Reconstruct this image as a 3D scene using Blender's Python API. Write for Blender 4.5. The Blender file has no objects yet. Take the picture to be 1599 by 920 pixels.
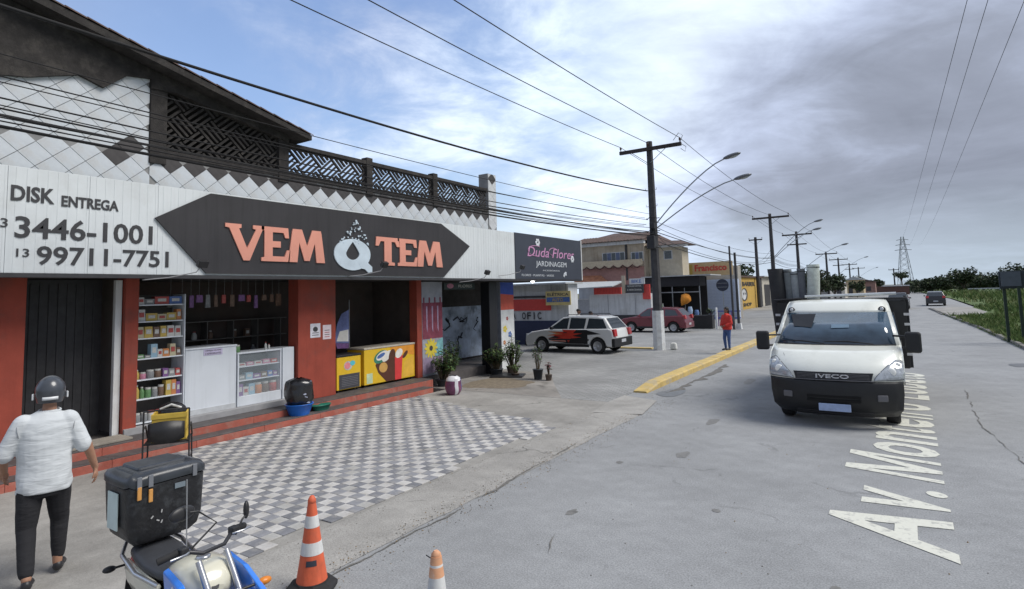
import bpy, bmesh, math, random
from mathutils import Vector, Matrix, noise
random.seed(7)
SC = bpy.context.scene
COL = SC.collection
PI = math.pi
rad = math.radians

# ---------------------------------------------------------------- camera
cd = bpy.data.cameras.new('camera')
cam = bpy.data.objects.new('camera', cd)
COL.objects.link(cam)
SC.camera = cam
cd.sensor_width = 36
cd.lens = 920 / 1599 * 36
cd.shift_y = -0.0499
cd.clip_start = 0.05
cd.clip_end = 3000
yaw, pitch, roll = rad(32.92), rad(5.0), rad(-1.7)
f_ = Vector((-math.sin(yaw) * math.cos(pitch), math.cos(yaw) * math.cos(pitch), math.sin(pitch)))
r_ = Vector((math.cos(yaw), math.sin(yaw), 0))
u_ = r_.cross(f_)
R_ = r_ * math.cos(roll) + u_ * math.sin(roll)
U_ = -r_ * math.sin(roll) + u_ * math.cos(roll)
cam.matrix_world = Matrix.Translation((0, 0, 2.5)) @ Matrix((R_, U_, -f_)).transposed().to_4x4()

# ---------------------------------------------------------------- light and sky
SC.view_settings.view_transform = 'Standard'
SC.view_settings.look = 'None'
SC.view_settings.exposure = 0.88
SC.view_settings.gamma = 1.0
SUN_EL, SUN_AZ = rad(52), rad(70)      # azimuth clockwise from +Y
sl = bpy.data.lights.new('sun', 'SUN')
sl.energy = 1.75
sl.angle = rad(32)
sl.color = (1.0, 0.965, 0.91)
sun = bpy.data.objects.new('sun', sl)
COL.objects.link(sun)
sd = Vector((math.sin(SUN_AZ) * math.cos(SUN_EL), math.cos(SUN_AZ) * math.cos(SUN_EL), math.sin(SUN_EL)))
sun.rotation_euler = (-sd).to_track_quat('-Z', 'Y').to_euler()
sun.location = (0, 0, 60)

W = bpy.data.worlds.new('World')
SC.world = W
W.use_nodes = True
nt = W.node_tree
nt.nodes.clear()
def N(t, **k):
    n = nt.nodes.new(t)
    for a, b in k.items():
        setattr(n, a, b)
    return n
def LK(a, b): nt.links.new(a, b)
def MATH(op, a, b=None, c=None, clamp=False):
    n = N('ShaderNodeMath', operation=op)
    n.use_clamp = clamp
    for i, v in enumerate((a, b, c)):
        if v is None: continue
        if isinstance(v, (int, float)): n.inputs[i].default_value = v
        else: LK(v, n.inputs[i])
    return n.outputs[0]
def SMOOTH(v, a, b, lo=0.0, hi=1.0):
    n = N('ShaderNodeMapRange', interpolation_type='SMOOTHSTEP')
    LK(v, n.inputs[0])
    for i, x in enumerate((a, b, lo, hi)): n.inputs[i + 1].default_value = x
    return n.outputs[0]
def MIXC(fac, a, b, mode='MIX'):
    n = N('ShaderNodeMix', data_type='RGBA', blend_type=mode)
    if isinstance(fac, (int, float)): n.inputs[0].default_value = fac
    else: LK(fac, n.inputs[0])
    for i, v in ((6, a), (7, b)):
        if isinstance(v, tuple): n.inputs[i].default_value = (*v, 1)
        else: LK(v, n.inputs[i])
    return n.outputs[2]
tc = N('ShaderNodeTexCoord')
dirv = tc.outputs['Generated']
sky = N('ShaderNodeTexSky', sky_type='NISHITA')
sky.sun_disc = False
sky.sun_elevation = SUN_EL
sky.sun_rotation = SUN_AZ
sky.air_density = 1.3
sky.dust_density = 1.5
sep = N('ShaderNodeSeparateXYZ'); LK(dirv, sep.inputs[0])
zc = MATH('MAXIMUM', sep.outputs[2], 0.0)
den = MATH('ADD', zc, 0.16)
px = MATH('DIVIDE', sep.outputs[0], den)
py = MATH('DIVIDE', sep.outputs[1], den)
cmb = N('ShaderNodeCombineXYZ'); LK(px, cmb.inputs[0]); LK(py, cmb.inputs[1])
def NOISE(scale, detail, rough, off=(0, 0, 0), dist=0.0):
    m = N('ShaderNodeMapping'); LK(cmb.outputs[0], m.inputs[0]); m.inputs['Location'].default_value = off
    n = N('ShaderNodeTexNoise'); LK(m.outputs[0], n.inputs['Vector'])
    n.inputs['Scale'].default_value = scale; n.inputs['Detail'].default_value = detail
    n.inputs['Roughness'].default_value = rough; n.inputs['Distortion'].default_value = dist
    return n.outputs[0]
def DOT(az, el):
    v = Vector((math.sin(rad(az)) * math.cos(rad(el)), math.cos(rad(az)) * math.cos(rad(el)), math.sin(rad(el))))
    n = N('ShaderNodeVectorMath', operation='DOT_PRODUCT'); LK(dirv, n.inputs[0]); n.inputs[1].default_value = v
    return n.outputs['Value']
n1 = NOISE(0.75, 9, 0.58, (3.1, 1.2, 0), 0.6)
n2 = NOISE(2.4, 8, 0.62, (0.4, 7.7, 0), 0.5)
n3 = NOISE(0.35, 4, 0.5, (5.5, 2.1, 0), 0.2)
# the opening of blue sky in the north-west, thin and thick cloud everywhere else
veil = MATH('ADD', MATH('MULTIPLY', n1, 0.62), MATH('MULTIPLY', n2, 0.38))          # about 0.3 .. 0.7
hole = MATH('MULTIPLY', SMOOTH(DOT(-49, 19), 0.84, 0.985), SMOOTH(veil, 0.63, 0.43))
cloud = MATH('SUBTRACT', 1.0, MATH('MULTIPLY', hole, 0.88), clamp=True)
lum = MATH('MULTIPLY', MATH('SUBTRACT', veil, 0.5), 2.2)
# pale thin cloud in the west, grey deck in the east, a bright thin spot in the north
west = MATH('ADD', SMOOTH(DOT(-90, 20), 0.20, 0.90), MATH('MULTIPLY', lum, 0.35), clamp=True)
base = MIXC(west, (1.28, 1.42, 1.78), (1.95, 2.35, 3.2))
thin = MATH('ADD', MATH('MULTIPLY', SMOOTH(DOT(-36, 8), 0.88, 0.998), 0.9), MATH('MULTIPLY', SMOOTH(DOT(-17, 33), 0.90, 0.999), 0.9))
thin = MATH('ADD', thin, MATH('MULTIPLY', lum, 0.75))
c1 = MIXC(SMOOTH(thin, -0.05, 0.8), base, (2.15, 2.45, 3.2))
c2 = MIXC(SMOOTH(thin, 0.45, 1.25), c1, (3.4, 3.85, 4.4))
shade = N('ShaderNodeMapRange'); LK(lum, shade.inputs[0])
for i_, v_ in enumerate((-0.35, 0.35, 0.78, 1.22)): shade.inputs[i_ + 1].default_value = v_
c3 = MIXC(1.0, c2, shade.outputs[0], 'MULTIPLY')
skyb = MIXC(1.0, sky.outputs[0], (0.58, 0.61, 0.72), 'MULTIPLY')
fin = MIXC(cloud, skyb, c3)
# paler haze close to the horizon
hz = SMOOTH(sep.outputs[2], 0.17, -0.02, 0.0, 0.7)
hzc = MIXC(SMOOTH(DOT(-45, 3), 0.45, 0.98), (1.55, 1.90, 2.10), (3.4, 4.0, 4.7))
fin = MIXC(hz, fin, hzc)
bg = N('ShaderNodeBackground'); LK(fin, bg.inputs[0]); bg.inputs[1].default_value = 0.148
wo = N('ShaderNodeOutputWorld'); LK(bg.outputs[0], wo.inputs[0])

# ---------------------------------------------------------------- helpers
MATS = {}
def M(name, col, rough=0.75, metal=0.0, var=0.12, scale=6.0, bump=0.0, bscale=None, world=False, emit=0.0,
      spec=0.5, stain=None, stain_scale=1.2, stain_amt=0.5, coat=0.0, detail=6.0, streak=0.0):
    """procedural material: base colour with two octaves of wear, optional stains and fine relief"""
    if name in MATS: return MATS[name]
    m = bpy.data.materials.new(name); m.use_nodes = True
    t = m.node_tree; b = t.nodes['Principled BSDF']
    b.inputs['Roughness'].default_value = rough
    b.inputs['Metallic'].default_value = metal
    b.inputs['Specular IOR Level'].default_value = spec
    if coat: b.inputs['Coat Weight'].default_value = coat; b.inputs['Coat Roughness'].default_value = 0.08
    if world:
        g = t.nodes.new('ShaderNodeNewGeometry'); vec = g.outputs['Position']
    else:
        g = t.nodes.new('ShaderNodeTexCoord'); vec = g.outputs['Object']
    n = t.nodes.new('ShaderNodeTexNoise'); t.links.new(vec, n.inputs['Vector'])
    n.inputs['Scale'].default_value = scale; n.inputs['Detail'].default_value = detail; n.inputs['Roughness'].default_value = 0.62
    r = t.nodes.new('ShaderNodeMapRange'); t.links.new(n.outputs[0], r.inputs[0])
    r.inputs[1].default_value = 0.3; r.inputs[2].default_value = 0.7; r.inputs[3].default_value = 1 - var; r.inputs[4].default_value = 1 + var
    mx = t.nodes.new('ShaderNodeMix'); mx.data_type = 'RGBA'; mx.blend_type = 'MULTIPLY'; mx.inputs[0].default_value = 1
    mx.inputs[6].default_value = (*col, 1); t.links.new(r.outputs[0], mx.inputs[7])
    out = mx.outputs[2]
    if stain:
        s = t.nodes.new('ShaderNodeTexNoise'); t.links.new(vec, s.inputs['Vector'])
        s.inputs['Scale'].default_value = stain_scale; s.inputs['Detail'].default_value = 8; s.inputs['Roughness'].default_value = 0.68
        q = t.nodes.new('ShaderNodeMapRange'); q.interpolation_type = 'SMOOTHSTEP'; t.links.new(s.outputs[0], q.inputs[0])
        q.inputs[1].default_value = 0.47; q.inputs[2].default_value = 0.68; q.inputs[3].default_value = 0; q.inputs[4].default_value = stain_amt
        m2 = t.nodes.new('ShaderNodeMix'); m2.data_type = 'RGBA'; t.links.new(q.outputs[0], m2.inputs[0])
        t.links.new(out, m2.inputs[6]); m2.inputs[7].default_value = (*stain, 1); out = m2.outputs[2]
    if streak:
        mp = t.nodes.new('ShaderNodeMapping'); t.links.new(vec, mp.inputs[0]); mp.inputs['Scale'].default_value = (7, 7, 0.45)
        sn = t.nodes.new('ShaderNodeTexNoise'); t.links.new(mp.outputs[0], sn.inputs['Vector']); sn.inputs['Scale'].default_value = 1.0; sn.inputs['Detail'].default_value = 6; sn.inputs['Roughness'].default_value = 0.7
        sr = t.nodes.new('ShaderNodeMapRange'); t.links.new(sn.outputs[0], sr.inputs[0]); sr.inputs[1].default_value = 0.48; sr.inputs[2].default_value = 0.72; sr.inputs[3].default_value = 1; sr.inputs[4].default_value = 1 - streak
        m3 = t.nodes.new('ShaderNodeMix'); m3.data_type = 'RGBA'; m3.blend_type = 'MULTIPLY'; m3.inputs[0].default_value = 1
        t.links.new(out, m3.inputs[6]); t.links.new(sr.outputs[0], m3.inputs[7]); out = m3.outputs[2]
    t.links.new(out, b.inputs['Base Color'])
    if emit:
        b.inputs['Emission Color'].default_value = (*col, 1); b.inputs['Emission Strength'].default_value = emit
    if bump:
        bn = t.nodes.new('ShaderNodeTexNoise'); t.links.new(vec, bn.inputs['Vector'])
        bn.inputs['Scale'].default_value = bscale or scale * 6; bn.inputs['Detail'].default_value = 4
        bu = t.nodes.new('ShaderNodeBump'); bu.inputs['Strength'].default_value = bump; bu.inputs['Distance'].default_value = 0.02
        t.links.new(bn.outputs[0], bu.inputs['Height']); t.links.new(bu.outputs[0], b.inputs['Normal'])
    MATS[name] = m
    return m

class MB:
    """collects vertices and faces of ONE mesh"""
    def __init__(s): s.v = []; s.f = []; s.m = []; s.sm = []
    def add(s, vs, fs, m=0, smooth=False):
        o = len(s.v); s.v += [tuple(v) for v in vs]
        for f in fs: s.f.append([i + o for i in f]); s.m.append(m); s.sm.append(smooth)
        return s
    def box(s, x0, x1, y0, y1, z0, z1, m=0, mat=None):
        vs = [Vector((x, y, z)) for z in (z0, z1) for y in (y0, y1) for x in (x0, x1)]
        if mat: vs = [mat @ v for v in vs]
        return s.add(vs, [(0, 2, 3, 1), (4, 5, 7, 6), (0, 1, 5, 4), (2, 6, 7, 3), (0, 4, 6, 2), (1, 3, 7, 5)], m)
    def cbox(s, c, sz, rz=0, rx=0, ry=0, m=0, taper=1.0):
        mt = Matrix.Translation(c) @ Matrix.Rotation(rz, 4, 'Z') @ Matrix.Rotation(ry, 4, 'Y') @ Matrix.Rotation(rx, 4, 'X')
        a, b, d = (q / 2 for q in sz)
        vs = []
        for z in (-d, d):
            k = taper if z > 0 else 1.0
            for y in (-b, b):
                for x in (-a, a): vs.append(mt @ Vector((x * k, y * k, z)))
        return s.add(vs, [(0, 2, 3, 1), (4, 5, 7, 6), (0, 1, 5, 4), (2, 6, 7, 3), (0, 4, 6, 2), (1, 3, 7, 5)], m)
    def poly(s, pts, m=0): return s.add(pts, [tuple(range(len(pts)))], m)
    def prism(s, pts, vec, m=0, cap=True):
        """extrude polygon pts (3D) along vec"""
        n = len(pts); vec = Vector(vec)
        a = [Vector(p) for p in pts]; b = [p + vec for p in a]
        fs = [(i, (i + 1) % n, n + (i + 1) % n, n + i) for i in range(n)]
        if cap: fs += [tuple(range(n))[::-1], tuple(range(n, 2 * n))]
        return s.add(a + b, fs, m)
    def yz(s, pts, x0, x1, m=0): return s.prism([(x0, y, z) for y, z in pts], (x1 - x0, 0, 0), m)
    def xz(s, pts, y0, y1, m=0): return s.prism([(x, y0, z) for x, z in pts], (0, y1 - y0, 0), m)
    def tube(s, pts, r, n=8, m=0, cap=True, smooth=True, flat=1.0):
        pts = [Vector(p) for p in pts]; k = len(pts)
        rs = r if isinstance(r, (list, tuple)) else [r] * k
        vs = []; up = None
        for i, p in enumerate(pts):
            d = (pts[min(i + 1, k - 1)] - pts[max(i - 1, 0)]).normalized()
            if up is None: up = Vector((0, 0, 1)) if abs(d.z) < 0.9 else Vector((1, 0, 0))
            a = d.cross(up)
            if a.length < 1e-4: a = d.cross(Vector((0, 1, 0)))
            a.normalize(); b = d.cross(a).normalized(); up = -b if False else up
            for j in range(n):
                t = 2 * PI * j / n
                vs.append(p + a * math.cos(t) * rs[i] + b * math.sin(t) * rs[i] * flat)
        fs = [(i * n + j, i * n + (j + 1) % n, (i + 1) * n + (j + 1) % n, (i + 1) * n + j) for i in range(k - 1) for j in range(n)]
        s.add(vs, fs, m, smooth)
        if cap: s.add([vs[j] for j in range(n)], [tuple(range(n))[::-1]], m); s.add([vs[(k - 1) * n + j] for j in range(n)], [tuple(range(n))], m)
        return s
    def lathe(s, prof, c=(0, 0, 0), n=20, m=0, mat=None, smooth=True, sx=1, sy=1):
        c = Vector(c); k = len(prof)
        vs = []
        for r, z in prof:
            for j in range(n):
                t = 2 * PI * j / n
                v = Vector((r * math.cos(t) * sx, r * math.sin(t) * sy, z))
                vs.append((mat @ v if mat else v) + c)
        fs = [(i * n + j, i * n + (j + 1) % n, (i + 1) * n + (j + 1) % n, (i + 1) * n + j) for i in range(k - 1) for j in range(n)]
        s.add(vs, fs, m, smooth)
        if prof[0] != prof[-1]:
            s.add([vs[j] for j in range(n)], [tuple(range(n))[::-1]], m); s.add([vs[(k - 1) * n + j] for j in range(n)], [tuple(range(n))], m)
        return s
    def ball(s, c, r, m=0, n=12, mat=None):
        if not isinstance(r, (tuple, list)): r = (r, r, r)
        vs = []; k = max(4, n * 2 // 3)
        for i in range(k + 1):
            a = PI * i / k
            for j in range(n):
                t = 2 * PI * j / n
                v = Vector((r[0] * math.sin(a) * math.cos(t), r[1] * math.sin(a) * math.sin(t), r[2] * math.cos(a)))
                if mat: v = mat @ v
                vs.append(v + Vector(c))
        fs = [(i * n + j, (i + 1) * n + j, (i + 1) * n + (j + 1) % n, i * n + (j + 1) % n) for i in range(k) for j in range(n)]
        return s.add(vs, fs, m, True)
    def grid(s, rows, m=0, smooth=True, closed=False):
        k = len(rows); n = len(rows[0]); vs = [p for r in rows for p in r]
        e = n if closed else n - 1
        fs = [(i * n + j, i * n + (j + 1) % n, (i + 1) * n + (j + 1) % n, (i + 1) * n + j) for i in range(k - 1) for j in range(e)]
        return s.add(vs, fs, m, smooth)
    def build(s, name, mats, parent=None, bevel=0.0, fix=True, seg=2, merge=False, loc=None):
        me = bpy.data.meshes.new(name)
        me.from_pydata(s.v, [], s.f)
        if not isinstance(mats, (list, tuple)): mats = [mats]
        for q in mats: me.materials.append(q)
        me.polygons.foreach_set('material_index', s.m)
        me.polygons.foreach_set('use_smooth', s.sm)
        me.update()
        if fix:
            bm = bmesh.new(); bm.from_mesh(me)
            if merge: bmesh.ops.remove_doubles(bm, verts=bm.verts, dist=0.0004)
            bmesh.ops.recalc_face_normals(bm, faces=bm.faces)
            bm.to_mesh(me); bm.free()
        o = bpy.data.objects.new(name, me); COL.objects.link(o)
        if loc: o.location = loc
        if parent: o.parent = parent
        if bevel:
            b = o.modifiers.new('bevel', 'BEVEL'); b.width = bevel; b.segments = seg; b.limit_method = 'ANGLE'; b.angle_limit = rad(40)
        return o

def tag(o, label=None, cat=None, group=None, kind=None):
    if label: o['label'] = label
    if cat: o['category'] = cat
    if group: o['group'] = group
    if kind: o['kind'] = kind
    return o
def thing(name, label, cat, loc=(0, 0, 0), rz=0.0, group=None):
    o = bpy.data.objects.new(name, None); COL.objects.link(o)
    o.empty_display_size = 0.1
    o.location = loc; o.rotation_euler = (0, 0, rz)
    return tag(o, label, cat, group)
def structure(o): return tag(o, kind='structure')
def copy_tree(o, parent=None):
    c = o.copy(); COL.objects.link(c)
    if parent: c.parent = parent
    for ch in list(o.children): copy_tree(ch, c)
    return c
def world_of(o):
    m = o.matrix_basis.copy()
    return (world_of(o.parent) @ o.matrix_parent_inverse @ m) if o.parent else m
def attach(o, par):
    """parent o and keep it where it stands"""
    o.parent = par; o.matrix_parent_inverse = world_of(par).inverted(); return o
def inst(src, name, loc, parent=None, rot=None, scale=None):
    c = bpy.data.objects.new(name, src.data); COL.objects.link(c); c.location = loc
    if rot: c.rotation_euler = rot
    if scale: c.scale = scale
    if parent: c.parent = parent
    return c

def text_polys(s, bold=0.0, extrude=0.0, res=3):
    cu = bpy.data.curves.new('t', 'FONT'); cu.body = s; cu.size = 1; cu.offset = bold; cu.extrude = extrude; cu.resolution_u = res
    o = bpy.data.objects.new('t', cu); COL.objects.link(o)
    dg = bpy.context.evaluated_depsgraph_get(); dg.update()
    me = bpy.data.meshes.new_from_object(o.evaluated_get(dg))
    vs = [v.co.copy() for v in me.vertices]; fs = [tuple(p.vertices) for p in me.polygons]
    bpy.data.objects.remove(o); bpy.data.curves.remove(cu); bpy.data.meshes.remove(me)
    return vs, fs
def lettering(name, s, a0, a1, b0, b1, mat, parent, place, bold=0.0, depth=0.006):
    """text fitted into the box a0..a1 by b0..b1; place(a, b, d) gives the world point"""
    vs, fs = text_polys(s, bold, 0.5)
    xs = [v.x for v in vs]; ys = [v.y for v in vs]
    x0, x1, y0, y1 = min(xs), max(xs), min(ys), max(ys)
    mb = MB()
    mb.add([place(a0 + (v.x - x0) / (x1 - x0) * (a1 - a0), b0 + (v.y - y0) / (y1 - y0) * (b1 - b0), (v.z + 0.5) * depth) for v in vs], fs)
    return mb.build(name, mat, parent)
def letters(name, s, a0, a1, b0, b1, mat, parent, place, bold=0.0, depth=0.006):
    """like lettering, with every letter an object of its own"""
    vs, fs = text_polys(s, bold, 0.5)
    par = list(range(len(vs)))
    def find(i):
        while par[i] != i: par[i] = par[par[i]]; i = par[i]
        return i
    for f in fs:
        for i in f[1:]: par[find(i)] = find(f[0])
    isl = {}
    for f in fs: isl.setdefault(find(f[0]), []).append(f)
    L = []
    for g in isl.values():
        xs = [vs[i].x for f in g for i in f]; L.append([min(xs), max(xs), g])
    L.sort(key=lambda t: t[0]); out = []
    for l in L:
        if out and l[0] < out[-1][1] - .4 * min(l[1] - l[0], out[-1][1] - out[-1][0]): out[-1][1] = max(out[-1][1], l[1]); out[-1][2] += l[2]
        else: out.append(l)
    xs = [v.x for v in vs]; ys = [v.y for v in vs]
    x0, x1, y0, y1 = min(xs), max(xs), min(ys), max(ys)
    for l in out:
        ids = sorted({i for f in l[2] for i in f}); ix = {i: k for k, i in enumerate(ids)}
        mb = MB(); mb.add([place(a0 + (vs[i].x - x0) / (x1 - x0) * (a1 - a0), b0 + (vs[i].y - y0) / (y1 - y0) * (b1 - b0), (vs[i].z + 0.5) * depth) for i in ids], [tuple(ix[i] for i in f) for f in l[2]])
        attach(mb.build(name, mat, None), parent)
def onX(X): return lambda a, b, d: (X + d, a, b)             # plate facing +X, read along +Y
def onY(Y): return lambda a, b, d: (a, Y - d, b)             # plate facing -Y, read along +X

# ================================================================ GROUND
def road_mat(name, base, speck=0.16, crack=0.5, patch=0.2, rough=0.9, tint=(1.04, 1.0, 0.96)):
    m = bpy.data.materials.new(name); m.use_nodes = True
    t = m.node_tree; b = t.nodes['Principled BSDF']; b.inputs['Roughness'].default_value = rough
    b.inputs['Specular IOR Level'].default_value = 0.3
    g = t.nodes.new('ShaderNodeNewGeometry'); P = g.outputs['Position']
    def noi(sc, de=5, ro=0.6):
        n = t.nodes.new('ShaderNodeTexNoise'); t.links.new(P, n.inputs['Vector'])
        n.inputs['Scale'].default_value = sc; n.inputs['Detail'].default_value = de; n.inputs['Roughness'].default_value = ro
        return n.outputs[0]
    def rng(v, a, b_, c, d):
        r = t.nodes.new('ShaderNodeMapRange'); t.links.new(v, r.inputs[0])
        for i, x in enumerate((a, b_, c, d)): r.inputs[i + 1].default_value = x
        return r.outputs[0]
    def mul(a, b_):
        x = t.nodes.new('ShaderNodeMix'); x.data_type = 'RGBA'; x.blend_type = 'MULTIPLY'; x.inputs[0].default_value = 1
        if isinstance(a, tuple): x.inputs[6].default_value = (*a, 1)
        else: t.links.new(a, x.inputs[6])
        t.links.new(b_, x.inputs[7]); return x.outputs[2]
    c = mul(base, rng(noi(60, 3), 0.25, 0.75, 1 - speck, 1 + speck))
    c = mul(c, rng(noi(0.55, 7, 0.66), 0.3, 0.7, 1 - patch, 1 + patch))
    c = mul(c, rng(noi(4.5, 5, 0.7), 0.3, 0.72, 1.08, 0.90))
    c = mul(c, rng(noi(22, 4, 0.8), 0.58, 0.75, 1.0, 0.80))
    # cracks
    w = t.nodes.new('ShaderNodeTexNoise'); t.links.new(P, w.inputs['Vector']); w.inputs['Scale'].default_value = 1.3; w.inputs['Detail'].default_value = 5
    ad = t.nodes.new('ShaderNodeVectorMath'); ad.operation = 'MULTIPLY_ADD'
    t.links.new(w.outputs['Color'], ad.inputs[0]); ad.inputs[1].default_value = (1.6, 1.6, 0); t.links.new(P, ad.inputs[2])
    v = t.nodes.new('ShaderNodeTexVoronoi'); v.feature = 'DISTANCE_TO_EDGE'; v.inputs['Scale'].default_value = 0.42
    t.links.new(ad.outputs[0], v.inputs['Vector'])
    line = rng(v.outputs['Distance'], 0.0, 0.012, 1, 0)
    mask = rng(noi(0.8, 3), 0.52, 0.60, 0, 1)
    mm = t.nodes.new('ShaderNodeMath'); mm.operation = 'MULTIPLY'; mm.use_clamp = True
    t.links.new(line, mm.inputs[0]); t.links.new(mask, mm.inputs[1])
    c = mul(c, rng(mm.outputs[0], 0, 1, 1, 1 - crack))
    t.links.new(c, b.inputs['Base Color'])
    bu = t.nodes.new('ShaderNodeBump'); bu.inputs['Strength'].default_value = 0.35; bu.inputs['Distance'].default_value = 0.01
    t.links.new(noi(90, 3), bu.inputs['Height']); t.links.new(bu.outputs[0], b.inputs['Normal'])
    MATS[name] = m
    return m
asphalt = road_mat('asphalt', (0.282, 0.288, 0.292), speck=0.34, crack=0.25, patch=0.15)
concrete = road_mat('worn_concrete', (0.325, 0.315, 0.295), speck=0.30, patch=0.28, crack=0.6)
slabm = road_mat('pavement_concrete', (0.30, 0.29, 0.27), speck=0.14, patch=0.32, crack=0.6)
stained = road_mat('stained_forecourt', (0.27, 0.255, 0.235), speck=0.2, patch=0.4)

def paver_mat():
    m = bpy.data.materials.new('interlocking_pavers'); m.use_nodes = True
    t = m.node_tree; b = t.nodes['Principled BSDF']; b.inputs['Roughness'].default_value = 0.9
    g = t.nodes.new('ShaderNodeNewGeometry')
    br = t.nodes.new('ShaderNodeTexBrick'); t.links.new(g.outputs['Position'], br.inputs['Vector'])
    br.inputs['Scale'].default_value = 1; br.inputs['Brick Width'].default_value = 0.22; br.inputs['Row Height'].default_value = 0.11
    br.inputs['Mortar Size'].default_value = 0.007; br.inputs['Color1'].default_value = (0.27, 0.275, 0.27, 1)
    br.inputs['Color2'].default_value = (0.34, 0.34, 0.335, 1); br.inputs['Mortar'].default_value = (0.15, 0.145, 0.135, 1)
    n = t.nodes.new('ShaderNodeTexNoise'); t.links.new(g.outputs['Position'], n.inputs['Vector']); n.inputs['Scale'].default_value = 0.5; n.inputs['Detail'].default_value = 7
    r = t.nodes.new('ShaderNodeMapRange'); t.links.new(n.outputs[0], r.inputs[0]); r.inputs[1].default_value = 0.3; r.inputs[2].default_value = 0.7; r.inputs[3].default_value = 0.78; r.inputs[4].default_value = 1.15
    x = t.nodes.new('ShaderNodeMix'); x.data_type = 'RGBA'; x.blend_type = 'MULTIPLY'; x.inputs[0].default_value = 1
    t.links.new(br.outputs[0], x.inputs[6]); t.links.new(r.outputs[0], x.inputs[7]); t.links.new(x.outputs[2], b.inputs['Base Color'])
    bu = t.nodes.new('ShaderNodeBump'); bu.inputs['Distance'].default_value = 0.01; t.links.new(br.outputs[1], bu.inputs['Height']); bu.invert = True
    t.links.new(bu.outputs[0], b.inputs['Normal'])
    MATS['pavers'] = m; return m
pavers = paver_mat()
dirt = M('field_dirt', (0.13, 0.12, 0.075), 0.95, var=0.3, scale=0.4, world=True, stain=(0.07, 0.10, 0.035), stain_scale=0.15, stain_amt=0.9)
grassm = M('field_grass', (0.075, 0.118, 0.032), 0.95, var=0.4, scale=0.9, world=True, stain=(0.12, 0.14, 0.04), stain_scale=0.12, stain_amt=0.7, bump=0.6, bscale=14)

structure(MB().poly([(-900, -300, -0.3), (900, -300, -0.3), (900, 2200, -0.3), (-900, 2200, -0.3)]).build('ground', dirt, fix=False))
def kerb_x(y):     # right-hand kerb line, drifting towards the road with distance
    return 3.95 - 0.0165 * (y - 12) if y < 40 else 3.49 - 0.0375 * (y - 40)
kp = [-40, -10, 0, 8, 16, 24, 32, 40, 48, 56, 64, 68]
rd = [(-5.7, -40, 0), *[(kerb_x(y), y, 0) for y in kp], (2.3, 70, 0), (6.2, 72, 0), (6.6, 110, 0), (5.4, 150, 0), (4, 400, 0), (-7, 400, 0), (-5.7, 60, 0)]
structure(MB().poly(rd).build('road', asphalt, fix=False))
structure(MB().poly([(kerb_x(-40) + 0.1, -40, 0.05), *[(kerb_x(y) + 0.1, y, 0.05) for y in kp], (6.4, 71, 0.05), (6.8, 110, 0.05), (5.6, 150, 0.05), (4.2, 400, 0.05), (500, 400, 0.05), (500, -40, 0.05)][::-1]).build('field', grassm, fix=True))
structure(MB().poly([(-60, 42.2, 0.004), (-5.41, 42.2, 0.004), (-5.41, 69, 0.004), (-60, 69, 0.004)]).build('side_road', road_mat('side_asphalt', (0.25, 0.25, 0.245)), fix=False))
structure(MB().poly([(-14.9, 69.01, 0.02), (-5.5, 69.01, 0.02), (-7.1, 400, 0.02), (-14.9, 400, 0.02)]).build('pavement', slabm, fix=False))
structure(MB().box(-60, -5.66, 12.62, 42.2, -0.2, 0.012).build('forecourt', pavers))
structure(MB().poly([(-5.68, 12.5, 0.0165), (-5.68, 13.55, 0.0165), (-4.75, 13.2, 0.0165), (-4.5, 11.6, 0.0165), (-5.5, 11.4, 0.0165)]).build('driveway_apron', concrete, fix=False))

# gutter strip of rough concrete between the tiles and the asphalt, with an uneven edge
def wob(x, y, k): return noise.noise(Vector((x, y, k)))
mb = MB(); ys = [-4 + 0.25 * i for i in range(64)]
rows = [[(-5.5 + 0.10 * wob(0, y * 0.9, 3), y, 0.007) for y in ys], [(-5.0, y, 0.018) for y in ys], [(-4.56 + 0.07 * wob(0, y * 1.3, 9), y, 0.005) for y in ys]]
mb.grid(rows, smooth=True)
structure(mb.build('gutter_strip', concrete, fix=True))
crackm = M('crack_dirt', (0.15, 0.145, 0.135), 1.0, var=0.3, scale=20, world=True)
def crack(pts, w, name='road_crack', z=0.0085, seedk=0.0, dens=14):
    P = []
    for (x0, y0), (x1, y1) in zip(pts[:-1], pts[1:]):
        L = math.hypot(x1 - x0, y1 - y0); n = max(2, int(L * dens))
        for i in range(n): P.append((x0 + (x1 - x0) * i / n, y0 + (y1 - y0) * i / n))
    P.append(pts[-1])
    vs = []
    for i, (x, y) in enumerate(P):
        o = 0.045 * noise.noise(Vector((x * 3, y * 3, seedk))) + 0.02 * noise.noise(Vector((x * 11, y * 11, seedk)))
        ww = w * max(0.0, 0.45 + 1.4 * noise.noise(Vector((x * 2.3, y * 2.3, seedk + 5))) + 0.3)
        ww *= min(1, i / 4, (len(P) - 1 - i) / 4)
        vs.append((x + o, y - o * 0.5, z)); vs.append((x + o + ww, y - o * 0.5 + ww * 0.4, z))
    return MB().add(vs, [(2 * i, 2 * i + 1, 2 * i + 3, 2 * i + 2) for i in range(len(P) - 1)]).build(name, crackm, fix=True)
for i, (pts, w) in enumerate([([(-4.53, 3.0), (-4.5, 5.4), (-4.62, 7.8), (-4.7, 9.6)], 0.030), ([(-3.0, 5.1), (-3.2, 5.6)], 0.02),
        ([(1.15, 17.5), (1.05, 13.2), (1.3, 10.5), (1.75, 9.3), (2.6, 8.5)], 0.018), ([(-1.7, 26), (2.4, 25.2)], 0.06),
        ([(-4.9, 14.2), (-4.85, 17.6), (-4.95, 20.4)], 0.20), ([(-2.2, 4.6), (-1.6, 4.1)], 0.03), ([(0.9, 6.6), (1.25, 6.1)], 0.03)]):
    structure(crack(pts, w, seedk=i * 3.7))
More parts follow.
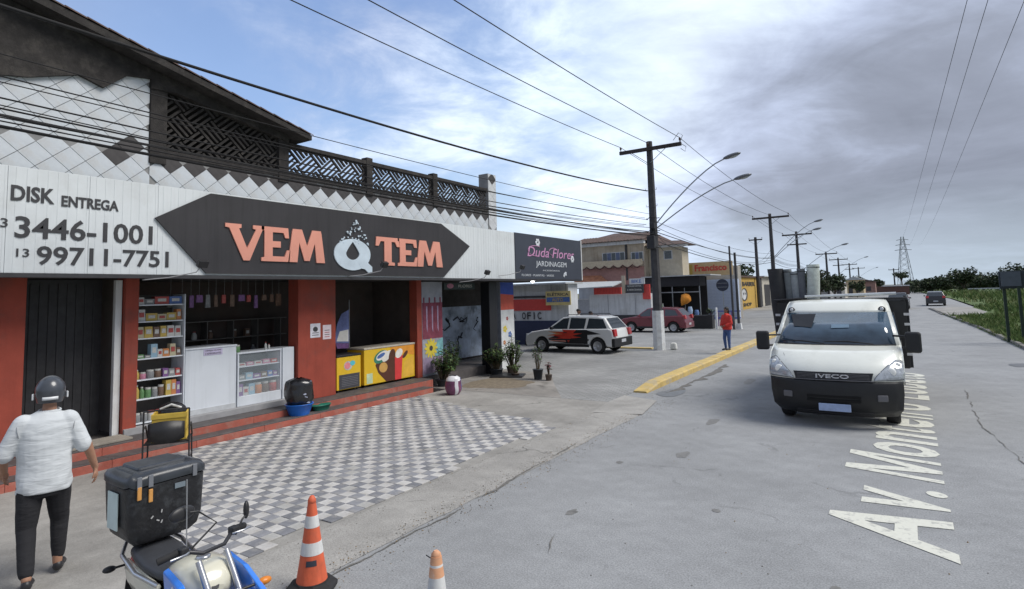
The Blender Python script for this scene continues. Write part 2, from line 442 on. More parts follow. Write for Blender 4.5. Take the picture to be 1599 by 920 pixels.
wet = M('damp_patch', (0.14, 0.145, 0.15), 0.45, var=0.2, scale=5, world=True)
def blotch(cx, cy, rx, ry, name, mat, z=0.0075, sd_=0):
    pts = []
    for i in range(36):
        a = 2 * PI * i / 36; k = 1 + 0.45 * noise.noise(Vector((math.cos(a) * 1.5, math.sin(a) * 1.5, sd_)))
        pts.append((cx + rx * k * math.cos(a), cy + ry * k * math.sin(a), z))
    return structure(MB().poly(pts).build(name, mat, fix=True))
blotch(-4.78, 14.35, 0.30, 0.55, 'damp_patch', wet, sd_=1)
blotch(2.9, 22.8, 0.30, 0.5, 'damp_patch', wet, sd_=4)
soil = M('dry_soil', (0.20, 0.165, 0.12), 1.0, var=0.3, scale=9, world=True, bump=0.5)
blotch(-9.7, 14.0, 1.1, 0.9, 'soil_patch', soil, z=0.0165, sd_=8)

# shop pavement : worn concrete with laid checker tiles on it
structure(MB().poly([(-10.41, -6, 0.010), (-5.45, -6, 0.010), (-5.45, 12.62, 0.010), (-10.41, 12.62, 0.010)]).build('pavement', slabm, fix=False))
structure(MB().poly([(-14.2, 12.63, 0.014), (-6.9, 12.63, 0.014), (-8.2, 14.6, 0.014), (-9.3, 16.4, 0.014), (-14.2, 16.9, 0.014)]).build('forecourt_edge', stained, fix=False))
S_ = 0.168
t_w = [M('tile_white%d' % i, c, 0.8, var=0.14, scale=14, bump=0.3, bscale=60, stain=(0.30, 0.28, 0.25), stain_scale=5, stain_amt=0.6) for i, c in enumerate([(0.53, 0.52, 0.50), (0.47, 0.46, 0.445), (0.39, 0.385, 0.37)])]
t_g = [M('tile_grey%d' % i, c, 0.8, var=0.16, scale=14, bump=0.3, bscale=60, stain=(0.30, 0.285, 0.26), stain_scale=4, stain_amt=0.55) for i, c in enumerate([(0.20, 0.205, 0.225), (0.25, 0.255, 0.275), (0.175, 0.18, 0.195)])]
tile_mesh = {}
def tile_src(k):
    if k not in tile_mesh:
        h = S_ / 2 - 0.0025; b = 0.005
        mb = MB()
        lo = [(-h, -h, 0), (h, -h, 0), (h, h, 0), (-h, h, 0)]; mi = [(x, y, 0.010) for x, y, _ in lo]
        hi = [(x * (1 - b / h), y * (1 - b / h), 0.013) for x, y, _ in lo]
        mb.add(lo + mi + hi, [(i, (i + 1) % 4, 4 + (i + 1) % 4, 4 + i) for i in range(4)] + [(4 + i, 4 + (i + 1) % 4, 8 + (i + 1) % 4, 8 + i) for i in range(4)] + [(8, 9, 10, 11)])
        me = bpy.data.meshes.new('paving_tile'); me.from_pydata(mb.v, [], mb.f); me.materials.append((t_w + t_g)[k]); me.update()
        tile_mesh[k] = me
    return tile_mesh[k]
cells = []
rt = random.Random(3)
for i in range(29):
    for j in range(52):
        x = -10.37 + S_ * (i + 0.5); y = 3.084 + S_ * (j + 0.5)
        edge = -5.52 + 0.05 * wob(x, y, 2)
        if x > edge - 0.06: continue
        if y < 3.35 + 0.3 * wob(x * 0.8, 0, 5) + (0.5 if x < -7.5 else 0): continue
        if y > 11.45 - 0.34 * (x + 10.4) + 0.35 * wob(x * 0.7, 3, 5): continue
        if x < -9.3 and y < 4.7: continue
        if y > 10.2 and rt.random() < (y - 10.2) * 0.22: continue
        white = (i + j) % 2 == 0
        k = rt.choice([0, 0, 1, 1, 2]) if white else 3 + rt.choice([0, 0, 1, 1, 2])
        cells.append((math.hypot(x, y), x, y, k))
cells.sort()
paving = structure(thing('checker_paving', None, None)); paving['kind'] = 'structure'
for d, x, y, k in cells[:298]:
    o = bpy.data.objects.new('paving_tile', tile_src(k)); COL.objects.link(o); o.parent = paving
    o.location = (x, y, 0.0105 + rt.uniform(0, 0.003)); o.rotation_euler = (rt.uniform(-.01, .01), rt.uniform(-.01, .01), rt.choice([0, 1, 2, 3]) * PI / 2 + rt.uniform(-.012, .012))
mb = MB(); h = S_ / 2 - 0.0025
for d, x, y, k in cells[298:]:
    z = 0.0235 + rt.uniform(0, 0.003); e = rt.uniform(-.0015, .0015)
    mb.add([(x - h, y - h, 0.01), (x + h, y - h, 0.01), (x + h, y + h, 0.01), (x - h, y + h, 0.01), (x - h, y - h, z - e), (x + h, y - h, z + e), (x + h, y + h, z + e), (x - h, y + h, z - e)],
           [(0, 1, 5, 4), (1, 2, 6, 5), (2, 3, 7, 6), (3, 0, 4, 7), (4, 5, 6, 7)], k)
far = mb.build('far_paving_tiles', t_w + t_g, paving, fix=False); far['kind'] = 'stuff'

# kerbs
yel = M('kerb_yellow', (0.56, 0.41, 0.15), 0.85, var=0.18, scale=4, world=True, stain=(0.38, 0.35, 0.29), stain_scale=2.2, stain_amt=0.8, bump=0.3)
kc = M('kerb_concrete', (0.20, 0.19, 0.17), 0.9, var=0.25, scale=3, world=True, bump=0.4)
kerb = structure(thing('yellow_kerb', None, None)); kerb['kind'] = 'structure'
y = 14.1; rk = random.Random(5)
while y < 41:
    L = 1.0 - 0.012
    x1 = -5.31; hgt = 0.15 + rk.uniform(-.006, .006)
    hs = 0.04 if y < 14.2 else hgt
    mb = MB(); pr = [(-0.35, -0.1), (0, -0.1), (0, 1), (-0.035, 1.0), (-0.35, 1.0)]
    a = [(x1 + px_, y, -0.1 if pz < 0 else (hs - (0.03 if px_ == 0 else 0))) for px_, pz in pr]
    b = [(x1 + px_, y + L, -0.1 if pz < 0 else (hgt - (0.03 if px_ == 0 else 0))) for px_, pz in pr]
    n = 5; mb.add(a + b, [(i, (i + 1) % n, n + (i + 1) % n, n + i) for i in range(n)] + [tuple(range(n))[::-1], tuple(range(n, 2 * n))])
    mb.build('kerb_stone', yel, kerb)
    y += 1.0
kerb2 = structure(thing('roadside_kerb', None, None)); kerb2['kind'] = 'structure'
y = 4
while y < 68:
    a, b = kerb_x(y), kerb_x(y + 0.98); hh = 0.12 + rk.uniform(-.02, .02)
    MB().add([(a, y, -.05), (a + .14, y, -.05), (a + .14, y, hh), (a, y, hh), (b, y + .985, -.05), (b + .14, y + .985, -.05), (b + .14, y + .985, hh), (b, y + .985, hh)],
             [(0, 1, 2, 3), (7, 6, 5, 4), (0, 3, 7, 4), (3, 2, 6, 7), (1, 5, 6, 2)]).build('kerb_stone', kc, kerb2)
    y += 1.0 if y < 60 else 1.01
structure(MB().poly([(2.75, 56, 0.06), (4.6, 52.8, 0.06), (5.9, 60, 0.06), (5.8, 72, 0.06), (4.1, 73, 0.06), (2.5, 67, 0.06)]).build('concrete_path', slabm, fix=False))
yb = structure(MB().box(-11.2, -8.95, 24.55, 24.85, 0.0, 0.07).build('painted_kerb', yel, bevel=0.01))

# street name painted along the road
paint = M('road_paint', (0.66, 0.66, 0.58), 0.75, var=0.10, scale=9, world=True, stain=(0.33, 0.33, 0.31), stain_scale=9, stain_amt=0.85)
place = lambda a, b, d: (0.29 + .013 * (a - 6.7) - b * 1.0, a + 0.27 * b, 0.0045 + d)
nm = structure(thing('street_name_marking', None, None)); nm['kind'] = 'structure'
for s_t, a0, a1, b1 in (('A', 6.70, 7.80, 1.10), ('v', 7.84, 8.50, .83), ('.', 8.58, 8.80, .20), ('o', 10.38, 11.10, .83), ('n', 11.24, 11.88, .83), ('t', 12.0, 12.38, 1.0), ('e', 12.46, 13.16, .83), ('i', 13.32, 13.48, 1.12), ('r', 13.66, 14.04, .83), ('o', 14.10, 14.84, .83), ('L', 15.5, 16.1, 1.1), ('o', 16.2, 16.94, .83), ('b', 17.1, 17.8, 1.12), ('a', 17.95, 18.55, .83), ('t', 18.7, 19.05, 1.0), ('o', 19.15, 19.9, .83)):
    attach(lettering('painted_letter', s_t, a0, a1, -.01, b1, paint, None, place, bold=0.02, depth=0.003), nm)
Mg = [(0, 0), (.0, 1), (.22, 1), (.5, .32), (.78, 1), (1, 1), (1, 0), (.86, 0), (.86, .74), (.57, 0), (.43, 0), (.14, .74), (.14, 0)]
attach(MB().prism([place(9.2 + 1.02 * a, 1.1 * b, 0) for a, b in Mg], (0, 0, .003)).build('painted_letter', paint, None), nm)

# grass along the right-hand kerb and over the field
gr = [M('grass_blade%d' % i, c, 0.9, var=0.3, scale=3, world=True) for i, c in enumerate([(0.07, 0.12, 0.028), (0.11, 0.16, 0.04), (0.15, 0.165, 0.06)])]
def tufts(name, pts, hmin, hmax, seed=1, nb=7, wd=0.012):
    rr = random.Random(seed); mb = MB()
    for x, y, sc in pts:
        m = rr.choice([0, 0, 1, 1, 2])
        for _ in range(nb):
            a = rr.uniform(0, 2 * PI); l = rr.uniform(hmin, hmax) * sc; t = rr.uniform(.1, .7)
            bx, by = x + rr.uniform(-.09, .09) * sc, y + rr.uniform(-.09, .09) * sc
            dx, dy = math.cos(a), math.sin(a); w = wd * sc
            mb.add([(bx - dy * w, by + dx * w, 0.03), (bx + dy * w, by - dx * w, 0.03), (bx + dx * l * t * .4 + dy * w * .7, by + dy * l * t * .4 - dx * w * .7, l * .6), (bx + dx * l * t, by + dy * l * t, l)], [(0, 1, 2), (0, 2, 3)], m)
    o = mb.build(name, gr, fix=False); o['kind'] = 'stuff'; return o
rg = random.Random(11); pts = []
for _ in range(5200):
    y = 14 + 58 * rg.random() ** 1.15; d = rg.random() ** 2.2 * 7
    x = kerb_x(y) + 0.16 + d
    if 52 < y < 73 and x < 6.1: continue
    if noise.noise(Vector((x * .8, y * .5, 2))) < -0.12: continue
    pts.append((x, y, 1 + y / 45))
for _ in range(3200):
    y = 20 + 130 * rg.random(); x = kerb_x(min(y, 68)) + 4.2 + 26 * rg.random()
    if noise.noise(Vector((x * .25, y * .2, 5))) > 0.0: pts.append((x, y, 1.8 + y / 40))
tag(tufts('roadside_grass', pts, 0.06, 0.22, nb=7), 'uneven green grass on the verge and field right of the road', 'grass')
pts = [(kerb_x(y) - 0.03 + 0.05 * rg.random(), y, 0.8) for y in [14 + 44 * rg.random() for _ in range(420)] if noise.noise(Vector((0, y * .35, 1))) > -0.1]
tag(tufts('kerb_weeds', pts, 0.05, 0.16, seed=2), 'short weeds growing over the dark kerb right of the road', 'weeds')

# grit, dry leaves and small stones swept along the gutter and the kerb
rs = random.Random(19); mb = MB()
def pebble(x, y, z, r, m):
    a = rs.uniform(0, PI); vs = [(x + r * math.cos(a + k * PI / 2) * rs.uniform(.7, 1.2), y + r * math.sin(a + k * PI / 2) * rs.uniform(.7, 1.2), z) for k in range(4)]
    mb.add(vs + [(x, y, z + r * rs.uniform(.4, .9))], [(0, 1, 4), (1, 2, 4), (2, 3, 4), (3, 0, 4)], m)
for _ in range(2600):
    q = rs.random()
    if q < .5: y = rs.uniform(2.2, 13.5); x = -4.55 + rs.gauss(0, .16)
    elif q < .65: y = 13.5 + 14 * rs.random() ** 1.5; x = -5.2 + abs(rs.gauss(0, .22))
    elif q < .85: y = rs.uniform(2.5, 12); x = rs.uniform(-5.5, -4.6)
    else: y = 3 + 18 * rs.random() ** 1.3; x = rs.uniform(-4.5, 3)
    pebble(x, y, .012 if x < -4.5 else .003, rs.uniform(.003, .011), rs.choice([0, 0, 1, 2]))
o = mb.build('grit', [M('grit_grey', (.22, .21, .19), 1), M('grit_dark', (.09, .08, .07), 1), M('grit_leaf', (.25, .17, .08), 1)], fix=False); tag(o, 'fine grit and small stones along the gutter and kerb', 'grit', kind='stuff')
oil = M('oil_stain', (.17, .165, .155), .6, var=.3, scale=12, world=True)
for i, (x, y, rx, ry) in enumerate(((-2.9, 9.1, .10, .16), (-3.3, 6.2, .05, .09), (-1.9, 7.0, .05, .05), (-3.1, 11.6, .09, .3), (-2.2, 14.5, .08, .2), (-3.5, 17, .12, .5), (-.6, 5.7, .04, .05), (-3.6, 8.3, .05, .07))):
    blotch(x, y, rx, ry, 'oil_stain', oil, z=0.004, sd_=i * 2.3)

# ================================================================ SHOP BUILDING
red = M('painted_red', (0.33, 0.06, 0.036), 0.75, var=0.14, scale=2.2, world=True, streak=0.16, stain=(0.20, 0.065, 0.05), stain_scale=1.4, stain_amt=0.7, bump=0.15)
redstep = M('red_step_paint', (0.37, 0.10, 0.07), 0.7, var=0.16, scale=5, world=True, stain=(0.33, 0.20, 0.16), stain_scale=4, stain_amt=0.6, bump=0.2)
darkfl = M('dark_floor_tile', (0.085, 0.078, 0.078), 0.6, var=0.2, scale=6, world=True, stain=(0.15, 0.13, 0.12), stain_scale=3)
blackw = M('shade_black_wall', (0.05, 0.045, 0.042), 0.9, var=0.3, scale=3, world=True)  # near-black base colour carries the shade of the veranda and doorway
inner = M('shop_inner_wall', (0.075, 0.062, 0.055), 0.9, var=0.25, scale=2, world=True, stain=(0.10, 0.05, 0.04), stain_scale=0.8)  # shade of the closed-in room put into the dark brown wall colour
timber = M('weathered_timber', (0.030, 0.027, 0.026), 0.9, var=0.4, scale=7, world=True, bump=0.4, stain=(0.10, 0.09, 0.08), stain_scale=4, stain_amt=0.4)
fascia = M('white_sign_sheet', (0.74, 0.78, 0.80), 0.45, streak=0.07, var=0.04, scale=0.8, world=True, stain=(0.60, 0.62, 0.62), stain_scale=0.9, stain_amt=0.5)
board = M('charcoal_sign_board', (0.040, 0.038, 0.042), 0.55, streak=0.3, var=0.12, scale=1.5, world=True)
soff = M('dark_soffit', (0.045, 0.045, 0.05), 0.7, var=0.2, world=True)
whit = M('white_paint', (0.70, 0.71, 0.71), 0.55, streak=0.3, var=0.06, scale=3, world=True, stain=(0.52, 0.50, 0.46), stain_scale=2, stain_amt=0.4)
walltile = M('white_wall_tile', (0.60, 0.64, 0.68), 0.4, var=0.07, scale=9, stain=(0.48, 0.47, 0.45), stain_scale=3, stain_amt=0.5)
darktile = M('dark_wall_tile', (0.060, 0.055, 0.055), 0.5, var=0.2, scale=9)
groutm = M('tile_grout', (0.26, 0.26, 0.26), 0.9, var=0.2, scale=5, world=True)
clay = M('clay_roof_tile', (0.10, 0.065, 0.055), 0.9, var=0.4, scale=5, world=True, stain=(0.06, 0.055, 0.05), stain_scale=3, stain_amt=0.8, bump=0.3)

shop = thing('shop_building', 'long shop with dark red pillars and a lattice terrace above its white fascia', 'shop', (-12, 9, 0))
def child(o, par=None):
    """parent to the building while keeping world coordinates"""
    return attach(o, par or shop)
def sb(mb, name, mat, bevel=0.0, **k): return child(mb.build(name, mat, None, bevel=bevel, **k))
# steps : painted risers, dark treads, in lengths so that the joints show
for (x0, x1, z0, z1, ya, yb_) in ((-10.75, -10.4, 0, 0.15, 0.5, 12.05), (-11.2, -10.75, 0, 0.29, 0.5, 12.45)):
    y = ya; k = 0
    while y < yb_ - 0.05:
        L = min(1.32, yb_ - y)
        o = MB().box(x0 + 0.0, x1, y + 0.002, y + L - 0.002, z0, z1 - 0.02, 0).build('step_riser', redstep, bevel=0.004); child(o)
        o = MB().box(x0, x1 - 0.012 + 0.004 * (k % 2), y + 0.001, y + L - 0.001, z1 - 0.0195, z1, 0).build('step_tread', darkfl, bevel=0.004); child(o)
        y += L; k += 1
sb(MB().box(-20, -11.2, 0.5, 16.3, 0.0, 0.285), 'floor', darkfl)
sb(MB().box(-11.5, -11.22, 4.98, 8.6, 0.285, 0.40), 'floor_curb', M('grey_curb', (0.33, 0.33, 0.34), 0.8, world=True, stain=(0.18, 0.17, 0.17)), bevel=0.006)
for (y0, y1, x0, x1, mt, zt) in ((1.0, 3.57, -11.55, -11.27, red, 3.0), (4.97, 5.19, -11.6, -11.27, red, 3.0), (8.50, 9.55, -11.6, -11.25, red, 3.0), (12.42, 12.62, -11.55, -11.27, red, 3.0)):
    sb(MB().box(x0, x1, y0, y1, 0.286, zt), 'pillar', mt, bevel=0.008)
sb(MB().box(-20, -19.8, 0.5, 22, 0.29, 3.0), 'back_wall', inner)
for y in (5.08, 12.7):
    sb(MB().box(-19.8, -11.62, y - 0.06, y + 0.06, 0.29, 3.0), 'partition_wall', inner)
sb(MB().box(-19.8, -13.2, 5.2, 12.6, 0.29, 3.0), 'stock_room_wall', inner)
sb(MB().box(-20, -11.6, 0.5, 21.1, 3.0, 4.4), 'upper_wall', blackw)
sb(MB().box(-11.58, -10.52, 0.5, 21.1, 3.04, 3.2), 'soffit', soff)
sb(MB().box(-20, -10.82, 0.5, 15.1, 4.4, 4.9), 'terrace_slab', M('terrace_concrete', (0.2, 0.19, 0.18), 0.9, world=True))
# doorway on the left: dark leaf with a pale frame
dr = sb(MB().box(-11.9, -11.85, 3.58, 4.84, 0.29, 2.98), 'door', M('dark_metal_door', (0.03, 0.03, 0.033), 0.6, var=0.3, world=True))
for i in range(9):
    o = MB().box(-11.85, -11.835, 3.66 + i * 0.13, 3.69 + i * 0.13, 0.35, 2.9).build('door_rib', MATS['dark_metal_door']); o.parent = dr
child(MB().box(-11.45, -11.36, 4.85, 4.955, 0.29, 2.96).build('door_frame', whit, bevel=0.005))
for k in range(7):
    pass
sb(MB().box(-11.3, -10.86, 3.6, 4.96, 0.291, 0.33), 'door_sill', M('stone_sill', (0.30, 0.27, 0.23), 0.85, world=True, stain=(0.14, 0.12, 0.1)), bevel=0.008)

# parapet wall faced with diamond tiles, running up behind on the left
wall = sb(MB().box(-10.80, -10.63, 0.5, 15.06, 4.45, 5.12), 'parapet_wall', groutm)
wall2 = sb(MB().box(-10.80, -10.63, 0.5, 4.98, 5.121, 6.45), 'gable_wall', groutm)
DU, DV = 0.434, 0.376
def diamond_mesh(clip, mat, name):
    """clip (ylo, yhi, zlo, zhi) relative to the tile centre"""
    g = 0.006
    P = [(-DU / 2 + g, 0), (0, DV / 2 - g), (DU / 2 - g, 0), (0, -DV / 2 + g)]
    def cut(P, ax, v, keep_less):
        out = []
        for i in range(len(P)):
            a, b = P[i], P[(i + 1) % len(P)]
            ia = (a[ax] <= v) if keep_less else (a[ax] >= v); ib = (b[ax] <= v) if keep_less else (b[ax] >= v)
            if ia: out.append(a)
            if ia != ib:
                t = (v - a[ax]) / (b[ax] - a[ax]); out.append((a[0] + (b[0] - a[0]) * t, a[1] + (b[1] - a[1]) * t))
        return out
    for ax, v, kl in ((0, clip[0], False), (0, clip[1], True), (1, clip[2], False), (1, clip[3], True)):
        if P: P = cut(P, ax, v, kl)
    if len(P) < 3: return None
    ar = abs(sum(P[i][0] * P[(i + 1) % len(P)][1] - P[(i + 1) % len(P)][0] * P[i][1] for i in range(len(P)))) / 2
    if ar < 0.002: return None
    mb = MB(); mb.yz(P, 0, 0.016); me = bpy.data.meshes.new(name); me.from_pydata(mb.v, [], mb.f); me.materials.append(mat); me.update()
    return me
dm_cache = {}
def add_diamond(yc, zc, lim, dark, par):
    c = tuple(round(v, 3) for v in (max(lim[0] - yc, -.3), min(lim[1] - yc, .3), max(lim[2] - zc, -.3), min(lim[3] - zc, .3)))
    key = (c, dark)
    if key not in dm_cache: dm_cache[key] = diamond_mesh(c, darktile if dark else walltile, 'wall_tile')
    me = dm_cache[key]
    if not me: return
    o = bpy.data.objects.new('wall_tile', me); COL.objects.link(o); o.location = (-10.63, yc, zc); attach(o, par)
y0t = 5.13 - DU / 2      # a dark tooth is centred here on the row z = 5.0
for j in range(-3, 10):
    zc = 5.0 + j * DV / 2
    off = 0 if j % 2 == 0 else DU / 2
    for i in range(-12, 26):
        yc = y0t + off + i * DU
        if yc < 2.4 or yc > 15.2: continue
        if yc < 5.05:
            dark = (j == 1 and abs(yc - (y0t + DU / 2 - DU)) < .05) or (j == 0 and abs(yc - (y0t - DU)) < .05) or (j == 2 and yc < 3.1)
            if j <= 0: add_diamond(yc, zc, (2.2, 5.0, 4.46, 5.118), dark, wall)
            if j >= 0: add_diamond(yc, zc, (2.2, 4.975, 5.123, 6.44), dark, wall2)
        elif j <= 0:
            add_diamond(yc, zc, (5.0, 15.05, 4.46, 5.118), j == 0, wall)
# lattice terrace railing
rail = bpy.data.objects.new('lattice_railing', None); COL.objects.link(rail); child(rail)
def clip_poly(P, y0, y1, z0, z1):
    for ax, v, kl in ((0, y0, False), (0, y1, True), (1, z0, False), (1, z1, True)):
        out = []
        for i in range(len(P)):
            a, b = P[i], P[(i + 1) % len(P)]
            ia = (a[ax] <= v) if kl else (a[ax] >= v); ib = (b[ax] <= v) if kl else (b[ax] >= v)
            if ia: out.append(a)
            if ia != ib:
                t = (v - a[ax]) / (b[ax] - a[ax]); out.append((a[0] + (b[0] - a[0]) * t, a[1] + (b[1] - a[1]) * t))
        P = out
        if len(P) < 3: return None
    return P
def weave(y0, y1, z0, z1, dens=4):
    c = 0.40; n = dens; q = math.sqrt(0.5); L = 0
    for iu in range(-40, 60):
        for iv in range(-40, 60):
            for k in range(n):
                w = 0.044
                t0 = (k + 0.5) / n * c - w / 2
                if (iu + iv) % 2 == 0: r = [(iu * c, iv * c + t0), ((iu + 1) * c, iv * c + t0), ((iu + 1) * c, iv * c + t0 + w), (iu * c, iv * c + t0 + w)]
                else: r = [(iu * c + t0, iv * c), (iu * c + t0 + w, iv * c), (iu * c + t0 + w, (iv + 1) * c), (iu * c + t0, (iv + 1) * c)]
                P = [((u - v) * q + y0, (u + v) * q * 0.92 + z0) for u, v in r]
                cy = sum(p[0] for p in P) / 4; cz = sum(p[1] for p in P) / 4
                if cy < y0 - .3 or cy > y1 + .3 or cz < z0 - .3 or cz > z1 + .3: continue
                P = clip_poly(P, y0, y1, z0, z1)
                if not P: continue
                ar = abs(sum(P[i][0] * P[(i + 1) % len(P)][1] - P[(i + 1) % len(P)][0] * P[i][1] for i in range(len(P)))) / 2
                if ar < 0.0012: continue
                o = MB().yz(P, -10.70 + 0.01 * (k % 2), -10.655 + 0.004 * ((iu + iv) % 2)).build('slat', timber, fix=False); attach(o, rail)
for a, b in ((5.28, 7.52), (7.76, 9.96), (10.16, 12.42), (12.60, 15.02)):
    weave(a, b, 5.20, 5.80 if a > 6 else 6.24)
def rbx(name, *a, mat=timber, bevel=0.006):
    return attach(MB().box(*a).build(name, mat, None, bevel=bevel), rail)
rbx('bottom_rail', -10.74, -10.60, 5.0, 15.04, 5.11, 5.215)
rbx('top_rail', -10.76, -10.60, 7.7, 15.04, 5.78, 5.87)
for y in (7.52, 9.96, 12.42): rbx('post', -10.78, -10.585, y, y + (.24 if y < 8 else .19), 5.0, 5.95 if y > 8 else 6.08)
wp = sb(MB().box(-10.95, -10.60, 15.06, 15.50, 4.45, 6.36), 'end_post', groutm)
for k in range(8):
    for s in (0, 1):
        yc, zc = 15.28 + (s - 0.5) * 0.0, 4.7 + k * 0.376 / 1.0 * 0.62
wpm = M('post_tile', (0.62, 0.64, 0.66), 0.5, var=0.1, scale=6, world=True, stain=(0.40, 0.40, 0.40), stain_scale=5)
for k in range(5):
    zc = 4.70 + k * DV
    for (dy, dz) in ((0, 0), (-DU / 2, DV / 2), (DU / 2, DV / 2)):
        P = clip_poly([(15.28 + dy - DU / 2 + .006, zc + dz), (15.28 + dy, zc + dz + DV / 2 - .006), (15.28 + dy + DU / 2 - .006, zc + dz), (15.28 + dy, zc + dz - DV / 2 + .006)], 15.07, 15.49, 4.46, 6.35)
        if P: o = MB().yz(P, -10.60, -10.585).build('wall_tile', wpm if not (k == 4 and dy == 0) else darktile, None, fix=False); attach(o, wp)
# veranda behind the first lattice bay and roof above it
sb(MB().box(-10.86, -10.58, 4.98, 5.26, 4.95, 6.62), 'corner_post', timber, bevel=0.01)
sb(MB().box(-13.6, -13.45, 5.0, 7.75, 4.9, 5.95), 'veranda_wall', M('beige_veranda_wall', (0.62, 0.56, 0.44), 0.9, world=True, stain=(0.1, 0.11, 0.06), stain_scale=1.5, stain_amt=0.9))
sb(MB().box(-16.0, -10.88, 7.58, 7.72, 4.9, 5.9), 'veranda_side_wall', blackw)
roof = sb(MB().yz([(-1.0, 8.05), (8.08, 6.02), (8.08, 5.92), (-1.0, 7.9)], -16.5, -10.25), 'roof', timber)
sb(MB().yz([(0.5, 5.25), (2.6, 5.80), (3.25, 5.93), (3.9, 6.16), (4.25, 6.05), (4.60, 6.36), (4.97, 6.42), (4.97, 6.25), (5.4, 6.28), (7.7, 5.87), (7.7, 6.0), (0.5, 7.55)], -10.86, -10.55), 'gable_board', timber)
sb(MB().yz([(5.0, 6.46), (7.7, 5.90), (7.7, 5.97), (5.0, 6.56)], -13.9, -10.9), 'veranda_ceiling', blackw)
rt_ = MB(); sl_ = -(8.05 - 6.02) / 9.08
for k in range(30):
    yb2 = -0.9 + k * 0.30; zb = 8.05 + (yb2 + 1.0) * sl_ + 0.02
    for xx in range(3):
        mtx = Matrix.Translation((-10.34 - xx * 0.24, yb2, zb)) @ Matrix.Rotation(math.atan(sl_), 4, 'X')
        prof = [(0.115 * math.cos(a), 0.06 * math.sin(a)) for a in [PI * i / 6 for i in range(7)]]
        mb = MB(); r0 = [mtx @ Vector((x, -0.03, z + 0.0)) for x, z in prof]; r1 = [mtx @ Vector((x * .86, 0.33, z * .86 - 0.005)) for x, z in prof]
        r2 = [mtx @ Vector((x * .88, -0.03, z * .82)) for x, z in prof]
        mb.grid([r2, r0, r1], smooth=True)
        o = mb.build('roof_tile', clay, None, fix=False); attach(o, roof)
# green plant stems seen through the lattice
# ---------------------------------------------------------------- fascia sign
XS = -10.45
fs = thing('fascia_sign', 'white fascia sign with a charcoal arrow reading VEM Q TEM and delivery phone numbers', 'shop sign', (XS, 9, 3))
def sg(mb, name, mat, par=fs, bevel=0.0, **k):
    o = mb.build(name, mat, None, bevel=bevel, **k); return attach(o, par)
y = 1.0
while y < 16.3:
    L = min(1.02, 16.27 - y)
    sg(MB().box(XS - 0.06, XS - 0.012, y + .002, y + L - .002, 3.02, 4.55), 'sign_sheet', fascia, bevel=0.003); y += 1.02
# pressed ribs of the sheet
mb = MB(); y = 1.1
while y < 16.2: mb.box(XS - 0.012, XS - 0.0085, y, y + 0.012, 3.03, 4.54); y += 0.127
sg(mb, 'sheet_ribs', fascia)
sg(MB().box(XS - 0.08, XS + 0.012, 0.8, 21.15, 2.955, 3.018), 'bottom_rail', soff, bevel=0.004)
arrow = sg(MB().yz([(5.02, 3.98), (5.98, 4.52), (12.52, 4.52), (13.81, 3.96), (12.6, 3.05), (5.92, 3.05)], XS - 0.006, XS + 0.03), 'arrow_board', board)
salmon = M('salmon_letters', (0.80, 0.35, 0.26), 0.5, var=0.05, scale=2, world=True)
ink = M('charcoal_lettering', (0.05, 0.05, 0.055), 0.6, var=0.1, world=True)
GL = {'V': [(0, .9), (0, 1), (.40, 1), (.40, .90), (.34, .88), (.55, .34), (.78, .88), (.70, .9), (.70, 1), (1, 1), (1, .9), (.95, .88), (.62, 0), (.46, 0), (.10, .88)],
      'E': [(0, 0), (0, .1), (.1, .12), (.1, .88), (0, .9), (0, 1), (.92, 1), (.95, .70), (.82, .70), (.76, .85), (.38, .85), (.38, .59), (.66, .59), (.66, .41), (.38, .41), (.38, .15), (.80, .15), (.88, .34), (1, .34), (.97, 0)],
      'M': [(0, 0), (.10, .9), (.12, 1), (.36, 1), (.5, .50), (.64, 1), (.88, 1), (.9, .9), (1, 0), (.76, 0), (.71, .60), (.57, .05), (.43, .05), (.29, .60), (.24, 0)],
      'T': [(0, .68), (.03, 1), (.97, 1), (1, .68), (.88, .68), (.80, .85), (.65, .85), (.65, .12), (.78, .1), (.78, 0), (.22, 0), (.22, .1), (.35, .12), (.35, .85), (.2, .85), (.12, .68)]}
for ch, a, b in (('V', 6.25, 7.06), ('E', 7.00, 7.66), ('M', 7.61, 8.54), ('T', 10.04, 10.86), ('E', 10.79, 11.53), ('M', 11.48, 12.53)):
    P = [(a + u * (b - a), 3.31 + v * 0.69) for u, v in GL[ch]]
    sg(MB().yz(P, XS + 0.031, XS + 0.055), 'letter', salmon, par=arrow)
pale = M('pale_blue_letter', (0.62, 0.72, 0.80), 0.5, var=0.12, scale=3, world=True)
n = 48; outer = []; inn = []
for i in range(n):
    a = 2 * PI * i / n
    r = 1.0
    outer.append((9.33 + 0.54 * math.cos(a), 3.55 + (0.38 if math.sin(a) < 0 else 0.34) * math.sin(a)))
    tdr = math.sin(a)
    wd = 0.20 * math.cos(a) * (1 if tdr < 0 else (1 - tdr) ** 0.6 * 1.0)
    inn.append((9.33 + wd, 3.56 + (0.15 if tdr < 0 else 0.27) * tdr))
vs = [(XS + 0.031, *p) for p in outer] + [(XS + 0.031, *p) for p in inn] + [(XS + 0.055, *p) for p in outer] + [(XS + 0.055, *p) for p in inn]
q = MB(); q.add(vs, [(2 * n + i, 2 * n + (i + 1) % n, 3 * n + (i + 1) % n, 3 * n + i) for i in range(n)] + [(i, (i + 1) % n, 2 * n + (i + 1) % n, 2 * n + i) for i in range(n)] + [(n + i, n + (i + 1) % n, 3 * n + (i + 1) % n, 3 * n + i) for i in range(n)])
q.yz([(9.50, 3.36), (9.66, 3.44), (9.92, 3.26), (9.92, 3.14), (9.80, 3.12), (9.70, 3.20), (9.58, 3.22)], XS + 0.032, XS + 0.058)
